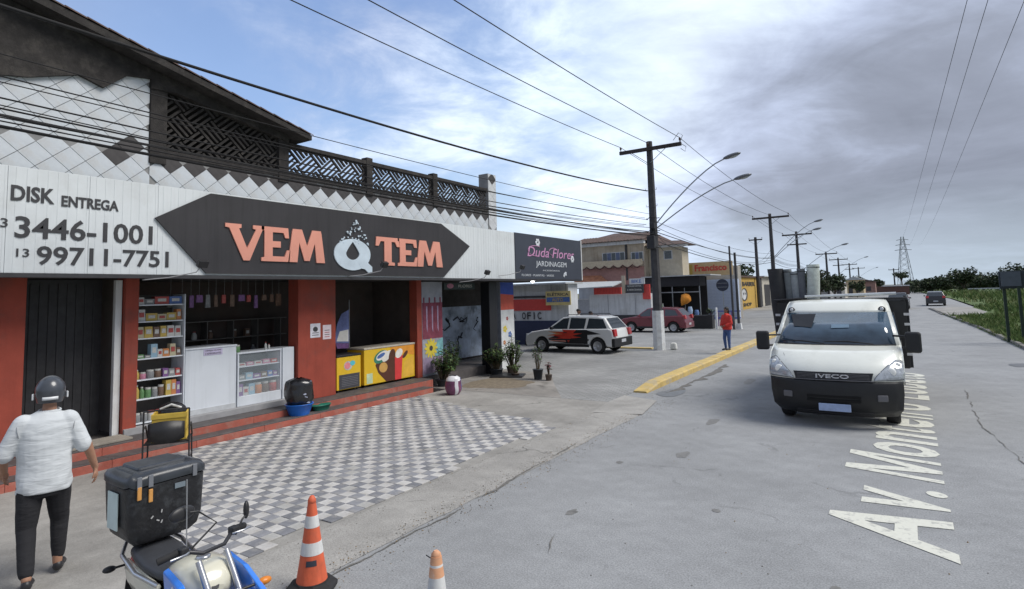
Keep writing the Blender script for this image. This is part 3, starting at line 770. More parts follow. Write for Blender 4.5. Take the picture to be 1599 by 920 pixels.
letq = sg(q, 'letter_q', pale, par=arrow)
rr = random.Random(4); q = MB()
for k in range(60):
    t = rr.random(); zz = 3.78 + 0.55 * t; ww = 0.50 * (1 - t) ** 0.9
    yy = 9.38 + rr.uniform(-ww, ww) + 0.05 * t; r = rr.uniform(.014, .030) * (1.2 - .5 * t)
    q.yz([(yy + r * math.cos(a), zz + r * math.sin(a)) for a in [PI / 4 + i * PI / 2 + k for i in range(4)]], XS + 0.033 + 0.0003 * (k % 20), XS + 0.058 + 0.0003 * (k % 20))
sg(q, 'letter_dots', pale, par=arrow)['kind'] = 'stuff'
def word(s, a0, a1, b0, b1, mat, par, X, bold, depth=0.006, off=fs):
    letters('letter', s, a0, a1, b0, b1, mat, par, onX(X), bold, depth)
for s, a0, a1, b0, b1, bo in (('DISK', 3.08, 3.60, 4.05, 4.28, .03), ('ENTREGA', 3.69, 4.47, 4.03, 4.20, .03), ('13', 2.90, 3.06, 3.66, 3.79, 0.01), ('3446-1001', 3.14, 5.0, 3.52, 3.84, .018),
                          ('13', 3.17, 3.32, 3.25, 3.37, 0.01), ('99711-7751', 3.41, 5.27, 3.14, 3.42, .018)):
    word(s, a0, a1, b0, b1, ink, fs, XS - 0.008, bo)
# floodlights on arms under the sign
blk = M('black_metal', (0.022, 0.022, 0.024), 0.45, var=0.2, scale=12)
for (y, z, nm_) in ((5.62, 3.20, 'beside the phone numbers'), (9.95, 3.30, 'in front of the letter T'), (14.1, 3.18, 'between the arrow point and the flower shop sign'), (16.05, 3.38, 'in front of the dark flower shop sign')):
    t = thing('floodlight', 'small black floodlight on a bent arm ' + nm_, 'floodlight', (-10.02, y, z), 0, 'floodlights on the shop fascia')
    MB().cbox((0, 0, 0), (0.10, 0.17, 0.13), ry=0.5).build('lamp_housing', blk, t, bevel=0.01)
    MB().tube([(0, 0.0, -0.02), (-0.05, -0.08, -0.15), (-0.25, -0.45, -0.24), (-0.46, -0.75, -0.27)], 0.010, 6).build('arm', M('grey_arm', (0.35, 0.35, 0.36), 0.5), t)

# ---------------------------------------------------------------- flower shop sign
fl = thing('flower_shop_sign', 'dark grey flower shop sign lettered Duda Flores in pink at the end of the fascia', 'shop sign', (XS, 18.6, 3.0))
slate = M('slate_sign', (0.050, 0.058, 0.080), 0.5, var=0.08, scale=1, world=True)
def sf(mb, name, mat, **k):
    o = mb.build(name, mat, None, **k); return attach(o, fl)
sf(MB().box(XS - 0.3, XS + 0.02, 16.30, 21.12, 3.02, 4.56), 'sign_panel', slate, bevel=0.01)
sf(MB().box(XS - 0.3, XS + 0.028, 21.125, 21.19, 3.0, 4.58), 'sign_edge', whit)
pink = M('pink_script', (0.62, 0.30, 0.52), 0.5, world=True); off_w = M('off_white_script', (0.66, 0.70, 0.74), 0.5, world=True)
def shear(k): return lambda a, b, d: (XS + 0.021 + d, a + k * (b - 3.8), b)
for s, a0, a1, b0, b1, mt, bo in (('Duda Flores', 17.05, 20.45, 3.80, 4.14, pink, .0), ('JARDINAGEM', 17.6, 19.85, 3.42, 3.66, off_w, .0), ('ACESSÓRIOS', 18.05, 19.3, 3.31, 3.37, off_w, .0), ('FLORES · PLANTAS · VASOS', 16.65, 18.85, 3.12, 3.19, off_w, 0)):
    if b1 - b0 > .2: letters('letter', s, a0, a1, b0, b1, mt, fl, shear(0.35 if mt is pink else 0.0), bo)
    else: attach(lettering('small_lettering', s, a0, a1, b0, b1, mt, None, shear(0.0), bo), fl)['kind'] = 'stuff'
sf(MB().tube([(XS + .03, 17.6 + .55 * math.cos(a) * (1 - a * .02), 4.0 + .18 * math.sin(a)) for a in [1.0 + i * .3 for i in range(14)]], 0.012, 4), 'script_swirl', pink)
sf(MB().tube([(XS + .03, 18.9 + .35 * math.cos(a), 4.02 + .14 * math.sin(a)) for a in [1.2 + i * .3 for i in range(12)]], 0.012, 4), 'script_swirl', pink)
for (y, z, r) in ((17.75, 4.30, .16), (20.35, 3.80, .15)):
    mb = MB()
    for k in range(6): mb.ball((XS + 0.03, y + r * .6 * math.cos(k * 1.05), z + r * .55 * math.sin(k * 1.05)), (0.012, r * .42, r * .38), n=8)
    sf(mb, 'painted_flower', off_w)
mb = MB()
for k in range(7): mb.ball((XS + 0.028, 19.7 + .09 * math.cos(k), 3.20 + .06 * math.sin(k * 1.3)), (0.01, .05, .05), n=6)
sf(mb, 'painted_leaf', off_w)

# ================================================================ THINGS IN AND BEFORE THE SHOP
def P3(nm, col, rough=0.6, **k): return M(nm, col, rough, **k)
wsheet = P3('white_cabinet', (0.68, 0.72, 0.77), 0.4, var=0.04, scale=2, streak=0.12)
GOODS = {'yellow': (0.60, 0.42, 0.06), 'orange': (0.65, 0.22, 0.04), 'red': (0.48, 0.05, 0.04), 'green': (0.10, 0.27, 0.08), 'blue': (0.06, 0.16, 0.48), 'white': (0.66, 0.66, 0.63),
         'purple': (0.22, 0.08, 0.30), 'brown': (0.16, 0.08, 0.04), 'cream': (0.58, 0.52, 0.33), 'pink': (0.60, 0.22, 0.34), 'grey': (0.25, 0.26, 0.27), 'pale blue': (0.32, 0.52, 0.66)}
GM = {k: P3('goods_' + k.replace(' ', '_'), tuple(.72 * q + .035 for q in v), 0.5, var=0.35, scale=18) for k, v in GOODS.items()}  # goods colours dulled, with the shop's indoor dimness mixed into them
ORD = ['first', 'second', 'third', 'fourth', 'fifth', 'sixth', 'seventh', 'eighth', 'ninth', 'tenth', 'eleventh', 'twelfth', 'thirteenth', 'fourteenth']
src_goods = {}
def goods(kind, colr):
    """a packet, jar or bottle with its own front label and lid; meshes are shared"""
    key = (kind, colr)
    if key not in src_goods:
        t = []
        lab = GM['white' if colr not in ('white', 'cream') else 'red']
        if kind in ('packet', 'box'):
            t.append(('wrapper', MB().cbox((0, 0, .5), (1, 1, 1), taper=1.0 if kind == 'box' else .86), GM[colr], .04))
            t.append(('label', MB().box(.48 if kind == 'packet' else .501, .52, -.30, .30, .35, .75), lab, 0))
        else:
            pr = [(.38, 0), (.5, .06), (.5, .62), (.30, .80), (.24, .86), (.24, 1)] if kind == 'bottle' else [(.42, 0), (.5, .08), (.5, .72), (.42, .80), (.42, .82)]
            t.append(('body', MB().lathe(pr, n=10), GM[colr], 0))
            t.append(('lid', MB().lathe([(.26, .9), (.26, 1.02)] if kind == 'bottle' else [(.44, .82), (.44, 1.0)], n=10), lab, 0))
        src_goods[key] = t = [(n, m.build(n, mt, None, bevel=bv).data, mt) for n, m, mt, bv in t]
        for n, me, mt in t:
            for o in [o for o in COL.objects if o.data is me]: bpy.data.objects.remove(o)
    return src_goods[key]
def put_good(kind, colr, loc, size, label, group):
    e = thing({'packet': 'snack_packet', 'box': 'goods_box', 'jar': 'goods_jar', 'bottle': 'goods_bottle'}[kind], label, kind, loc, group=group)
    e.scale = size
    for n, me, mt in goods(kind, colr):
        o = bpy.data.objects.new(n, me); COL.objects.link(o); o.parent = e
    return e
# ---- tall product rack
rack = thing('product_rack', 'tall white steel rack of grocery packets between the dark door and white counter', 'shelf', (-11.6, 5.6, 0.29))
def ra(mb, n, mt, **k): return attach(mb.build(n, mt, None, **k), rack)
shz = [0.42, 0.83, 1.17, 1.54, 1.90, 2.20, 2.50]
for z in shz:
    ra(MB().box(-11.78, -11.36, 5.22, 6.02, z, z + 0.022), 'shelf', wsheet, bevel=0.004)
ra(MB().box(-11.80, -11.785, 5.20, 6.04, .29, 2.70), 'back_panel', P3('rack_back', (0.12, 0.11, 0.10), 0.7))
for y in (5.195, 6.03): ra(MB().box(-11.79, -11.34, y, y + 0.018, .29, 2.70), 'side_panel', wsheet)
names = ['bottom', 'sixth', 'fifth', 'fourth', 'third', 'second', 'top']
rows = [[('jar', 'grey', .10, .16)] * 2 + [('jar', 'white', .11, .17)] * 2 + [('packet', 'grey', .12, .2)] * 2,
        [('bottle', 'yellow', .07, .24), ('bottle', 'green', .07, .2), ('jar', 'green', .09, .18), ('jar', 'grey', .09, .17), ('jar', 'brown', .09, .2), ('box', 'yellow', .08, .27), ('box', 'orange', .07, .27), ('box', 'purple', .06, .22)],
        [('bottle', 'yellow', .06, .17), ('jar', 'pink', .08, .12), ('jar', 'grey', .10, .15), ('jar', 'brown', .09, .15), ('box', 'purple', .07, .15), ('packet', 'grey', .09, .13), ('packet', 'red', .07, .13)],
        [('packet', 'green', .11, .07), ('box', 'grey', .08, .05), ('box', 'pale blue', .09, .24), ('box', 'white', .07, .14), ('packet', 'orange', .10, .14), ('packet', 'cream', .09, .22), ('packet', 'brown', .07, .14)],
        [('packet', 'cream', .10, .20), ('packet', 'yellow', .13, .20), ('packet', 'brown', .10, .19), ('packet', 'yellow', .10, .20), ('packet', 'white', .12, .20), ('packet', 'white', .10, .19)],
        [('packet', 'white', .12, .21), ('box', 'yellow', .17, .14), ('box', 'cream', .14, .12), ('box', 'yellow', .15, .14), ('packet', 'orange', .08, .2)],
        [('packet', 'white', .10, .13), ('box', 'grey', .14, .10), ('box', 'red', .22, .14), ('box', 'blue', .20, .14)]]
for z, nm_, row in zip(shz, names, rows):
    tot = sum(r[2] for r in row); fw_ = min(1.35, .75 / tot); gap = (0.78 - tot * fw_) / len(row); y = 5.225
    for q_i, (kd, cl, w, h_) in enumerate(row):
        w *= fw_
        put_good(kd, cl, (-11.46, y + w / 2 + gap / 2, z + 0.0225), (0.13 if kd not in ('jar', 'bottle') else w, w, h_), '%s %s, %s from the left on the %s shelf of the tall white rack' % (cl, kd, ORD[q_i], nm_), 'groceries on the tall rack')
        y += w + gap
# ---- counter and glass display case
ct = thing('shop_counter', 'plain white panelled counter with a small notice, beside the tall rack', 'counter', (-11.6, 6.6, .4))
attach(MB().box(-12.0, -11.36, 6.07, 7.10, .402, 1.63).build('front_panel', wsheet, None, bevel=.008), ct)
attach(MB().box(-12.02, -11.345, 6.06, 7.11, 1.632, 1.665).build('counter_top', wsheet, None, bevel=.006), ct)
attach(MB().box(-11.358, -11.345, 6.08, 7.09, .402, .50).build('skirting', P3('grey_skirting', (.5, .52, .54)), None), ct)
attach(MB().box(-11.359, -11.352, 6.42, 6.80, 1.50, 1.62).build('notice', P3('lilac_notice', (.55, .50, .68)), None), ct)
for z, s in ((1.57, 'CERVEJAS GELADAS'), (1.515, 'E REFRIGERANTES')):
    attach(lettering('notice_text', s, 6.45, 6.77, z, z + .035, ink, None, onX(-11.3515), 0, .002), ct)
dc = thing('display_case', 'glass fronted white display case full of sweets and jars right of the counter', 'display case', (-11.6, 7.6, .4))
def da(mb, n, mt, **k): return attach(mb.build(n, mt, None, **k), dc)
da(MB().box(-11.85, -11.36, 7.13, 8.15, .402, .60), 'plinth', wsheet, bevel=.006)
for z in (.90, 1.18): da(MB().box(-11.84, -11.38, 7.16, 8.12, z, z + .02), 'glass_shelf', wsheet)
da(MB().box(-11.85, -11.35, 7.12, 8.16, 1.455, 1.49), 'top_panel', wsheet, bevel=.005)
da(MB().box(-11.85, -11.83, 7.14, 8.14, .60, 1.455), 'back_panel', P3('rack_back2', (0.16, 0.155, 0.16), 0.7))
for y in (7.13, 8.12): da(MB().box(-11.82, -11.355, y, y + .03, .60, 1.455), 'side_frame', wsheet)
glass = bpy.data.materials.new('clear_glass'); glass.use_nodes = True
gb = glass.node_tree.nodes['Principled BSDF']; gb.inputs['Roughness'].default_value = .02; gb.inputs['Alpha'].default_value = .13; gb.inputs['Base Color'].default_value = (.7, .8, .85, 1)
MATS['glass'] = glass
da(MB().box(-11.372, -11.368, 7.165, 8.115, .602, 1.452), 'glass_pane', glass)
da(MB().box(-11.80, -11.34, 8.17, 8.46, .402, 1.50), 'side_cabinet', wsheet, bevel=.006)
for z, nm_, row in ((.602, 'bottom', [('box', 'purple', .09, .24), ('box', 'white', .10, .17), ('box', 'pale blue', .11, .22), ('jar', 'orange', .15, .22), ('jar', 'brown', .13, .22), ('jar', 'red', .15, .22)]),
                  (.922, 'middle', [('packet', 'grey', .14, .10), ('box', 'pale blue', .13, .13), ('box', 'purple', .15, .09), ('packet', 'brown', .13, .11), ('packet', 'blue', .10, .12), ('packet', 'purple', .10, .10)]),
                  (1.202, 'upper', [('packet', 'white', .12, .06), ('packet', 'pink', .12, .07), ('packet', 'white', .13, .07), ('packet', 'pink', .13, .09), ('packet', 'red', .12, .08)])):
    tot = sum(r[2] for r in row); fw_ = min(1.4, .9 / tot); gap = (.93 - tot * fw_) / len(row); y = 7.175
    for q_i, (kd, cl, w, h_) in enumerate(row):
        w *= fw_
        put_good(kd, cl, (-11.48, y + w / 2 + gap / 2, z), (0.13 if kd not in ('jar', 'bottle') else w, w, h_), '%s %s, %s from the left on the %s shelf of the glass display case' % (cl, kd, ORD[q_i], nm_), 'sweets in the display case')
        y += w + gap
put_good('jar', 'green', (-11.46, 7.17, 1.491), (.13, .13, .15), 'green jar standing on the left end of the glass display case', None)
for i, (y, c) in enumerate(((7.86, 'white'), (7.94, 'white'))):
    put_good('bottle', c, (-11.5, y, 1.491), (.05, .05, .15 - i * .04), ['taller', 'shorter'][i] + ' white bottle standing on top of the glass display case', None)
# grid of back shelves and hanging packets deep in the shop
bs = thing('back_shelves', 'dark grid of back shelves inside the shop behind the white counter', 'shelf', (-12.9, 7.2, .3))
for k in range(7): attach(MB().box(-13.15, -12.9, 5.5 + k * .62, 5.52 + k * .62, .3, 2.1).build('upright', P3('dim_metal', (.16, .15, .14)), None), bs)
for z in (.9, 1.3, 1.7, 2.1): attach(MB().box(-13.15, -12.9, 5.4, 9.4, z, z + .02).build('shelf', P3('dim_metal', (.16, .15, .14)), None), bs)
rr = random.Random(9)
for k in range(22):
    zz = [.92, 1.32, 1.72][k % 3]; y = 5.7 + (k // 3) * .46 + rr.uniform(-.1, .1); c = rr.choice(['brown', 'grey', 'red', 'cream', 'purple', 'white'])
    put_good(rr.choice(['packet', 'bottle', 'jar']), c, (-12.98, y, zz), (.10, .12, .18), '%s item, %s from the left on the %s back shelf behind the counter' % (c, ORD[k // 3], ['lower', 'middle', 'upper'][k % 3]), 'goods on the back shelves')
for k in range(14):
    y = 6.0 + k * .18 + rr.uniform(-.03, .03); c = rr.choice(['grey', 'purple', 'red', 'white', 'brown']); h_ = rr.uniform(.12, .28)
    t = thing('hanging_packet', '%s packet, %s from the left of those hanging above the white counter' % (c, ORD[k]), 'packet', (-11.75, y, 3.0), group='packets hanging in the shop')
    MB().tube([(0, 0, 0), (0, 0, -.32)], .004, 4).build('string', GM['grey'], t)
    MB().cbox((0, rr.uniform(-.02, .02), -.32 - h_ / 2 + rr.uniform(-.02, .01)), (.03, rr.uniform(.08, .15), h_), taper=rr.uniform(.7, 1)).build('wrapper', GM[c], t)
# ---- posters on the pillar
for i, (y0, y1, z0, z1, c, nm_) in enumerate(((8.82, 9.10, 1.66, 1.98, (.72, .70, .76), 'left white notice taped to the broad red pillar, showing a dark emblem'), (9.17, 9.41, 1.60, 1.93, (.76, .66, .70), 'right pinkish notice taped to the broad red pillar, with lines of print'))):
    t = thing('notice', nm_, 'notice', (-11.245, (y0 + y1) / 2, z0))
    attach(MB().box(-11.248, -11.243, y0, y1, z0, z1).build('paper', P3('paper%d' % i, c), None), t)
    if i == 0: attach(MB().yz([((y0 + y1) / 2 + .07 * math.cos(a), z0 + .19 + .06 * math.sin(a)) for a in [k * .7 for k in range(9)]], -11.2425, -11.2405).build('printed_emblem', ink, None), t)
    for k in range(4 if i else 2): attach(MB().box(-11.2425, -11.2405, y0 + .05, y1 - .05, z0 + .05 + k * .05, z0 + .065 + k * .05).build('printed_line', ink if i == 0 or k % 2 else GM['red'], None), t)
# ---- freezers
fy = P3('freezer_yellow', (.78, .50, .03), .35, var=.05); fo = P3('freezer_orange_side', (.62, .26, .05), .4)
def freezer(name, label, y0, y1, h_, loc_x=-11.36):
    t = thing(name, label, 'freezer', (-11.7, (y0 + y1) / 2, .286))
    a = lambda mb, n, mt, **k: attach(mb.build(n, mt, None, **k), t)
    a(MB().box(loc_x - .62, loc_x, y0, y1, .34, h_ - .05), 'cabinet', [fy], bevel=.012)
    a(MB().box(loc_x - .64, loc_x + .012, y0 - .01, y1 + .01, h_ - .048, h_), 'lid', P3('freezer_lid', (.55, .50, .42), .3) if y1 - y0 > 1.5 else blk, bevel=.01)
    for yy in (y0 + .08, y1 - .08):
        for xx in (loc_x - .55, loc_x - .06): a(MB().lathe([(.03, .287), (.03, .345)], (xx, yy, 0), 10), 'caster', blk)
    return t, a
t, a = freezer('small_freezer', 'small yellow freezer with a dark vent grille, left of the ice cream freezer', 9.67, 10.43, 1.17)
a(MB().box(-11.358, -11.35, 9.74, 10.38, .36, .70), 'vent_grille', P3('grille_dark', (.06, .06, .07)))
for k in range(6): a(MB().box(-11.35, -11.343, 9.80, 10.32, .42 + k * .04, .435 + k * .04), 'louvre', P3('grille_mid', (.15, .15, .17)))
pinkp = P3('badge_pink', (.75, .25, .28)); cyanp = P3('badge_cyan', (.10, .50, .58))
def disc(y, z, ry, rz, X0, X1, n=20, rot=0.0): return MB().yz([(y + ry * math.cos(a_) * math.cos(rot) - rz * math.sin(a_) * math.sin(rot), z + ry * math.cos(a_) * math.sin(rot) + rz * math.sin(a_) * math.cos(rot)) for a_ in [2 * PI * i / n for i in range(n)]], X0, X1)
a(disc(10.02, .90, .13, .11, -11.359, -11.356), 'badge', GM['white']); a(disc(10.00, .90, .09, .08, -11.3555, -11.353), 'badge', pinkp); a(disc(10.16, .95, .08, .06, -11.3555, -11.3535), 'badge', cyanp)
t, a = freezer('ice_cream_freezer', 'wide yellow ice cream freezer printed with a chocolate sundae and a red cup', 10.54, 12.40, 1.27)
brn = P3('choc_brown', (.10, .035, .02)); cream_ = P3('ice_cream_white', (.80, .78, .72)); redp = P3('cup_red', (.68, .05, .05)); mintp = P3('mint_green', (.05, .22, .14)); org = P3('print_orange', (.80, .33, .04)); tan = P3('print_tan', (.62, .36, .10))
X = -11.36
def fp(P, c, k, n='printed_shape'): a(MB().yz(P, X + .0005, X + .001 + .0012 * k), n, c)
fp([(11.30, .345), (11.02, .60), (10.92, .80), (11.05, 1.0), (11.45, 1.12), (11.62, 1.0), (11.66, .345)], brn, 1)
a(disc(11.12, 1.00, .26, .15, X, X + .003, rot=.35), 'printed_scoop', mintp); a(disc(11.16, 1.03, .22, .10, X, X + .0042, rot=.35), 'printed_cream', cream_); a(disc(11.33, 1.0, .20, .10, X, X + .0035, rot=.6), 'printed_cream', cream_)
a(disc(11.12, 1.03, .15, .05, X, X + .0056, rot=.35), 'printed_scoop', GM['blue'])
a(disc(11.20, .72, .15, .13, X, X + .0038), 'printed_scoop', tan)
a(disc(11.52, .98, .12, .19, X, X + .0038, rot=-.3), 'printed_scoop', brn)
fp([(11.62, .345), (11.62, .93), (11.92, .98), (11.86, .345)], redp, 4, 'printed_cup')
a(disc(11.78, 1.03, .15, .11, X, X + .0062, rot=.6), 'printed_cream', cream_)
fp([(11.45, 1.215), (11.5, 1.10), (11.9, 1.02), (12.38, .93), (12.39, 1.215)], org, 1)
a(disc(12.02, .98, .13, .055, X, X + .005, rot=.75), 'printed_bar', brn)
fp([(11.90, .37), (12.36, .40), (12.36, .92), (11.98, .80)], P3('print_gold', (.80, .48, .06)), 1.6)
fp([(10.62, .37), (10.82, .37), (10.82, .62), (10.62, .62)], P3('print_pale', (.55, .68, .45)), 1.5)
# blue and white banner hung in the opening
bn = thing('ice_cream_banner', 'blue and white printed banner hanging above the small yellow freezer', 'banner', (-11.75, 10.1, 1.3))
attach(MB().yz([(9.92, 1.45), (10.42, 1.40), (10.40, 2.25), (10.16, 2.15), (10.02, 1.9)], -11.76, -11.75).build('printed_sheet', P3('banner_blue', (.16, .20, .42), var=.5, scale=3), None), bn)
attach(MB().yz([(10.0, 1.48), (10.38, 1.45), (10.38, 1.75), (10.1, 1.72)], -11.749, -11.746).build('white_print', cream_, None), bn)
attach(MB().yz([(10.02, 1.30), (10.38, 1.28), (10.40, 1.395), (9.97, 1.44)], -11.76, -11.75).build('purple_strip', GM['purple'], None), bn)
attach(MB().tube([(-11.75, 10.41, 1.28), (-11.75, 10.41, 2.5)], .012, 6).build('banner_pole', GM['grey'], None), bn)
# ---- bin in a basin
bl = P3('blue_plastic', (.02, .16, .62), .35); bag = P3('black_plastic_bag', (.012, .012, .014), .25, bump=.5, bscale=9, spec=.8)
t = thing('blue_basin', 'bright blue round plastic basin on the lower step by the broad pillar', 'basin', (-10.63, 8.06, .151))
MB().lathe([(.20, 0), (.275, .21), (.29, .215), (.29, .23), (.265, .225), (.19, .012)], n=28).build('bowl', bl, t)
t = thing('black_waste_bag', 'crumpled black waste bag standing inside the blue basin', 'waste bag', (-10.63, 8.06, .17))
mb = MB(); rows_ = []
for i in range(13):
    z = .10 + i * .052; r = [.20, .215, .225, .245, .275, .29, .29, .285, .28, .275, .27, .25, .10][i]
    rows_.append([(r * (1 + .16 * noise.noise(Vector((math.cos(t_) * 2, math.sin(t_) * 2, z * 4)))) * math.cos(t_), r * (1 + .16 * noise.noise(Vector((math.cos(t_) * 2.2, math.sin(t_) * 2, z * 5 + 3)))) * math.sin(t_), z + .03 * noise.noise(Vector((math.cos(t_) * 3, math.sin(t_) * 3, 1)))) for t_ in [2 * PI * j / 26 for j in range(26)]])
mb.grid(rows_, closed=True); mb.build('bag', bag, t)
mb = MB()
for k in range(5): mb.yz([(-.06 + .03 * k + .05 * math.cos(q_ + k), .42 + .06 * k * (-1) ** k + .02 * math.sin(q_)) for q_ in [0, 1.4, 3, 4.6]], .262, .268)
mb.build('torn_label', P3('label_grey', (.35, .38, .48)), t)
t = thing('green_tray', 'shallow dark green plastic tray beside the blue basin on the step', 'tray', (-10.62, 8.62, .151))
MB().lathe([(.15, 0), (.19, .10), (.20, .10), (.20, .115), (.14, .02)], n=20, sy=1.2, sx=.7).build('tray_body', P3('green_plastic', (.02, .16, .11), .4), t)

# ---- chair with a yellow crate
t = thing('metal_chair', 'black metal frame chair with a curved backrest standing before the shop steps', 'chair', (-9.42, 4.80, .03), rad(90 - 33))
for x in (-.30, .30):
    for y in (-.25, .22): MB().tube([(x, y, 0), (x * .98, y, .45 if y > 0 else .92)], .013, 6).build('leg', blk, t)
MB().cbox((0, 0, .44), (.58, .48, .03)).build('seat', blk, t, bevel=.01)
mb = MB(); rws = [[(-.24 + .48 * i / 10, -.27 - .05 * math.sin(PI * i / 10), zz + (.03 * math.sin(PI * i / 10) if zz > .6 else -.05 * math.sin(PI * i / 10))) for i in range(11)] for zz in (.50, .74)]
mb.grid(rws); o = mb.build('backrest', blk, t); s_ = o.modifiers.new('thick', 'SOLIDIFY'); s_.thickness = .02
MB().tube([(-.30, -.25, .92), (0, -.27, .93), (.30, -.25, .92)], .013, 6).build('top_rail', blk, t)
for x in (-.30, .30): MB().tube([(x, -.25, .66), (x, .0, .67), (x, .22, .45)], .012, 6).build('armrest', blk, t)
for z in (.18,): 
    for x in (-.30, .30): MB().tube([(x, -.25, z), (x, .22, z)], .008, 6).build('stretcher', blk, t)
yc = P3('yellow_crate_plastic', (.72, .50, .08), .5)
t2 = thing('yellow_crate', 'yellow plastic crate resting on the black metal chair', 'crate', (-9.42, 4.82, .487), rad(90 - 33))
MB().box(-.22, .24, -.19, -.17, 0, .40).box(-.22, .24, .17, .19, 0, .40).box(-.22, -.20, -.17, .17, 0, .40).box(.22, .24, -.17, .17, 0, .40).box(-.2, .22, -.17, .17, 0, .02).build('crate_body', yc, t2, bevel=.006)
MB().box(-.225, .245, -.205, -.19, .33, .40).box(-.225, .245, .19, .205, .33, .40).build('crate_rim', yc, t2)
t3 = thing('black_bag', 'black bag with a white strap lying in the yellow crate', 'bag', (-9.42, 4.82, .51), rad(90 - 33))
mb = MB(); mb.ball((.03, 0, .36), (.20, .15, .16), n=14); o = mb.build('bag_body', bag, t3)
MB().tube([(-.12, -.13, .44), (.03, -.15, .50), (.16, -.13, .44)], .018, 6).build('strap', GM['white'], t3)

# ================================================================ FLOWER SHOP END
mural = P3('mural_grey', (.33, .35, .40), .8, world=True, var=.15, stain=(.46, .46, .50), stain_scale=2)
def mural_pillar(name, label, x, y0, y1, z1, kind):
    t = thing(name, label, 'pillar', (x - .15, (y0 + y1) / 2, 0))
    a = lambda mb, n, mt, **k: attach(mb.build(n, mt, None, **k), t)
    a(MB().box(x - .3, x, y0, y1, .0, z1), 'pillar_core', mural, bevel=.006); return t, a
t, a = mural_pillar('painted_pillar', 'painted pillar with dark red drips and a sunflower, right of the ice cream freezer', -11.30, 12.66, 13.56, 2.95, 0)
mar = P3('mural_maroon', (.22, .05, .08), .8, world=True, var=.3); sun_y = P3('mural_yellow', (.68, .55, .06), .8); teal = P3('mural_teal', (.20, .45, .48), .8, var=.3); lil = P3('mural_lilac', (.36, .28, .40), .8, var=.3, scale=4)
rr = random.Random(2)
pts = [(12.67, 1.30)] + [(13.55, 1.30)] + [(13.55, 2.30)] + [(13.52 - .085 * k, 2.30 - (.32 * rr.random() if k % 2 else -.08)) for k in range(10)]
a(MB().yz([(12.67, 1.32), (13.55, 1.32), (13.55, 2.35), (12.67, 2.35)], -11.30, -11.296), 'painted_field', mar)
for k in range(7): a(MB().yz([(12.72 + k * .12, 1.5 + .2 * rr.random()), (12.76 + k * .12, 1.5), (12.77 + k * .12, 2.5 - .25 * (k % 2)), (12.71 + k * .12, 2.5 - .25 * (k % 2))], -11.296, -11.293), 'painted_drip', lil if k % 2 else mar)
a(MB().yz([(12.67, .35), (13.55, .35), (13.55, .80), (12.67, .80)], -11.30, -11.296), 'painted_field', lil)
a(MB().yz([(13.2, .80), (13.55, .80), (13.55, 1.32), (13.3, 1.25)], -11.30, -11.2965), 'painted_field', teal)
for k in range(12):
    an = 2 * PI * k / 12; a(disc(13.02 + .17 * math.cos(an), 1.05 + .17 * math.sin(an), .12, .045, -11.2962, -11.293 + .0002 * (k % 3), 10, an), 'painted_petal', sun_y)
a(disc(13.02, 1.05, .075, .075, -11.293, -11.291), 'flower_centre', ink)
t, a = mural_pillar('mural_pillar', 'white pillar painted with small flowers and a red and blue top', -11.30, 16.62, 17.45, 2.95, 1)
a(MB().box(-11.6, -11.296, 16.63, 17.44, 0.002, 2.0), 'white_field', P3('mural_white', (.66, .68, .68), .8, var=.15, scale=3), bevel=.003)
a(MB().yz([(16.63, 2.0), (17.44, 2.0), (17.44, 2.5), (16.63, 2.55)], -11.30, -11.295), 'red_field', P3('mural_red', (.62, .12, .08), .8))
a(MB().yz([(16.63, 2.55), (17.44, 2.5), (17.44, 2.94), (16.63, 2.94)], -11.30, -11.295), 'blue_field', P3('mural_blue', (.05, .10, .42), .8))
for (y, z, r, c) in ((16.85, 1.35, .12, sun_y), (17.15, 1.15, .11, GM['blue']), (16.8, .9, .08, GM['orange']), (17.2, .75, .08, GM['green']), (17.0, 1.7, .07, GM['red'])):
    for k in range(5): a(disc(y + r * .6 * math.cos(k * 1.257), z + r * .6 * math.sin(k * 1.257), r * .45, r * .4, -11.296, -11.292 + .0002 * k, 8), 'painted_petal', c)
# black gate post, dark mural panel behind, low planter step
gp = thing('black_post', 'thick black square post at the right side of the flower shop doorway', 'post', (-11.1, 16.0, 0))
attach(MB().box(-11.35, -11.0, 15.55, 15.98, 0, 2.94).build('post_shaft', P3('black_paint', (.012, .013, .016), .5), None, bevel=.01), gp)
pn = thing('rock_mural', 'grey stone mural with dark crack lines at the back of the flower shop doorway', 'mural', (-12.9, 15, .5))
attach(MB().box(-13.0, -12.95, 13.9, 18.1, .35, 2.15).build('mural_panel', P3('stone_mural', (.42, .50, .62), .8, world=True, var=.35, scale=2.5, stain=(.08, .1, .13), stain_scale=1.8, stain_amt=.8), None), pn)
rr = random.Random(12)
for k in range(13):
    y, z = 14.2 + rr.random() * 3.4, 1.0 + rr.random() * 1.1; pp = [(-12.945, y, z)]
    for _ in range(5): y += rr.uniform(-.28, .28); z += rr.uniform(-.28, .12); pp.append((-12.945, max(13.95, min(18.05, y)), max(.4, min(2.1, z))))
    attach(MB().tube(pp, [.03, .03, .022, .018, .012, .006], 5).build('painted_crack', P3('mural_black', (.03, .035, .045), .8), None), pn)
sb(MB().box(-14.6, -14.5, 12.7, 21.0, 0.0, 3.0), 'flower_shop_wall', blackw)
sb(MB().box(-14.5, -11.3, 13.57, 15.5, 0.0145, 0.15), 'threshold_step', M('brown_step', (.15, .12, .10), .9, world=True, stain=(.25, .22, .18)), bevel=.01)
pl = thing('brick_planter', 'low brick planter at the foot of the grey stone mural', 'planter', (-12.6, 15.4, .15))
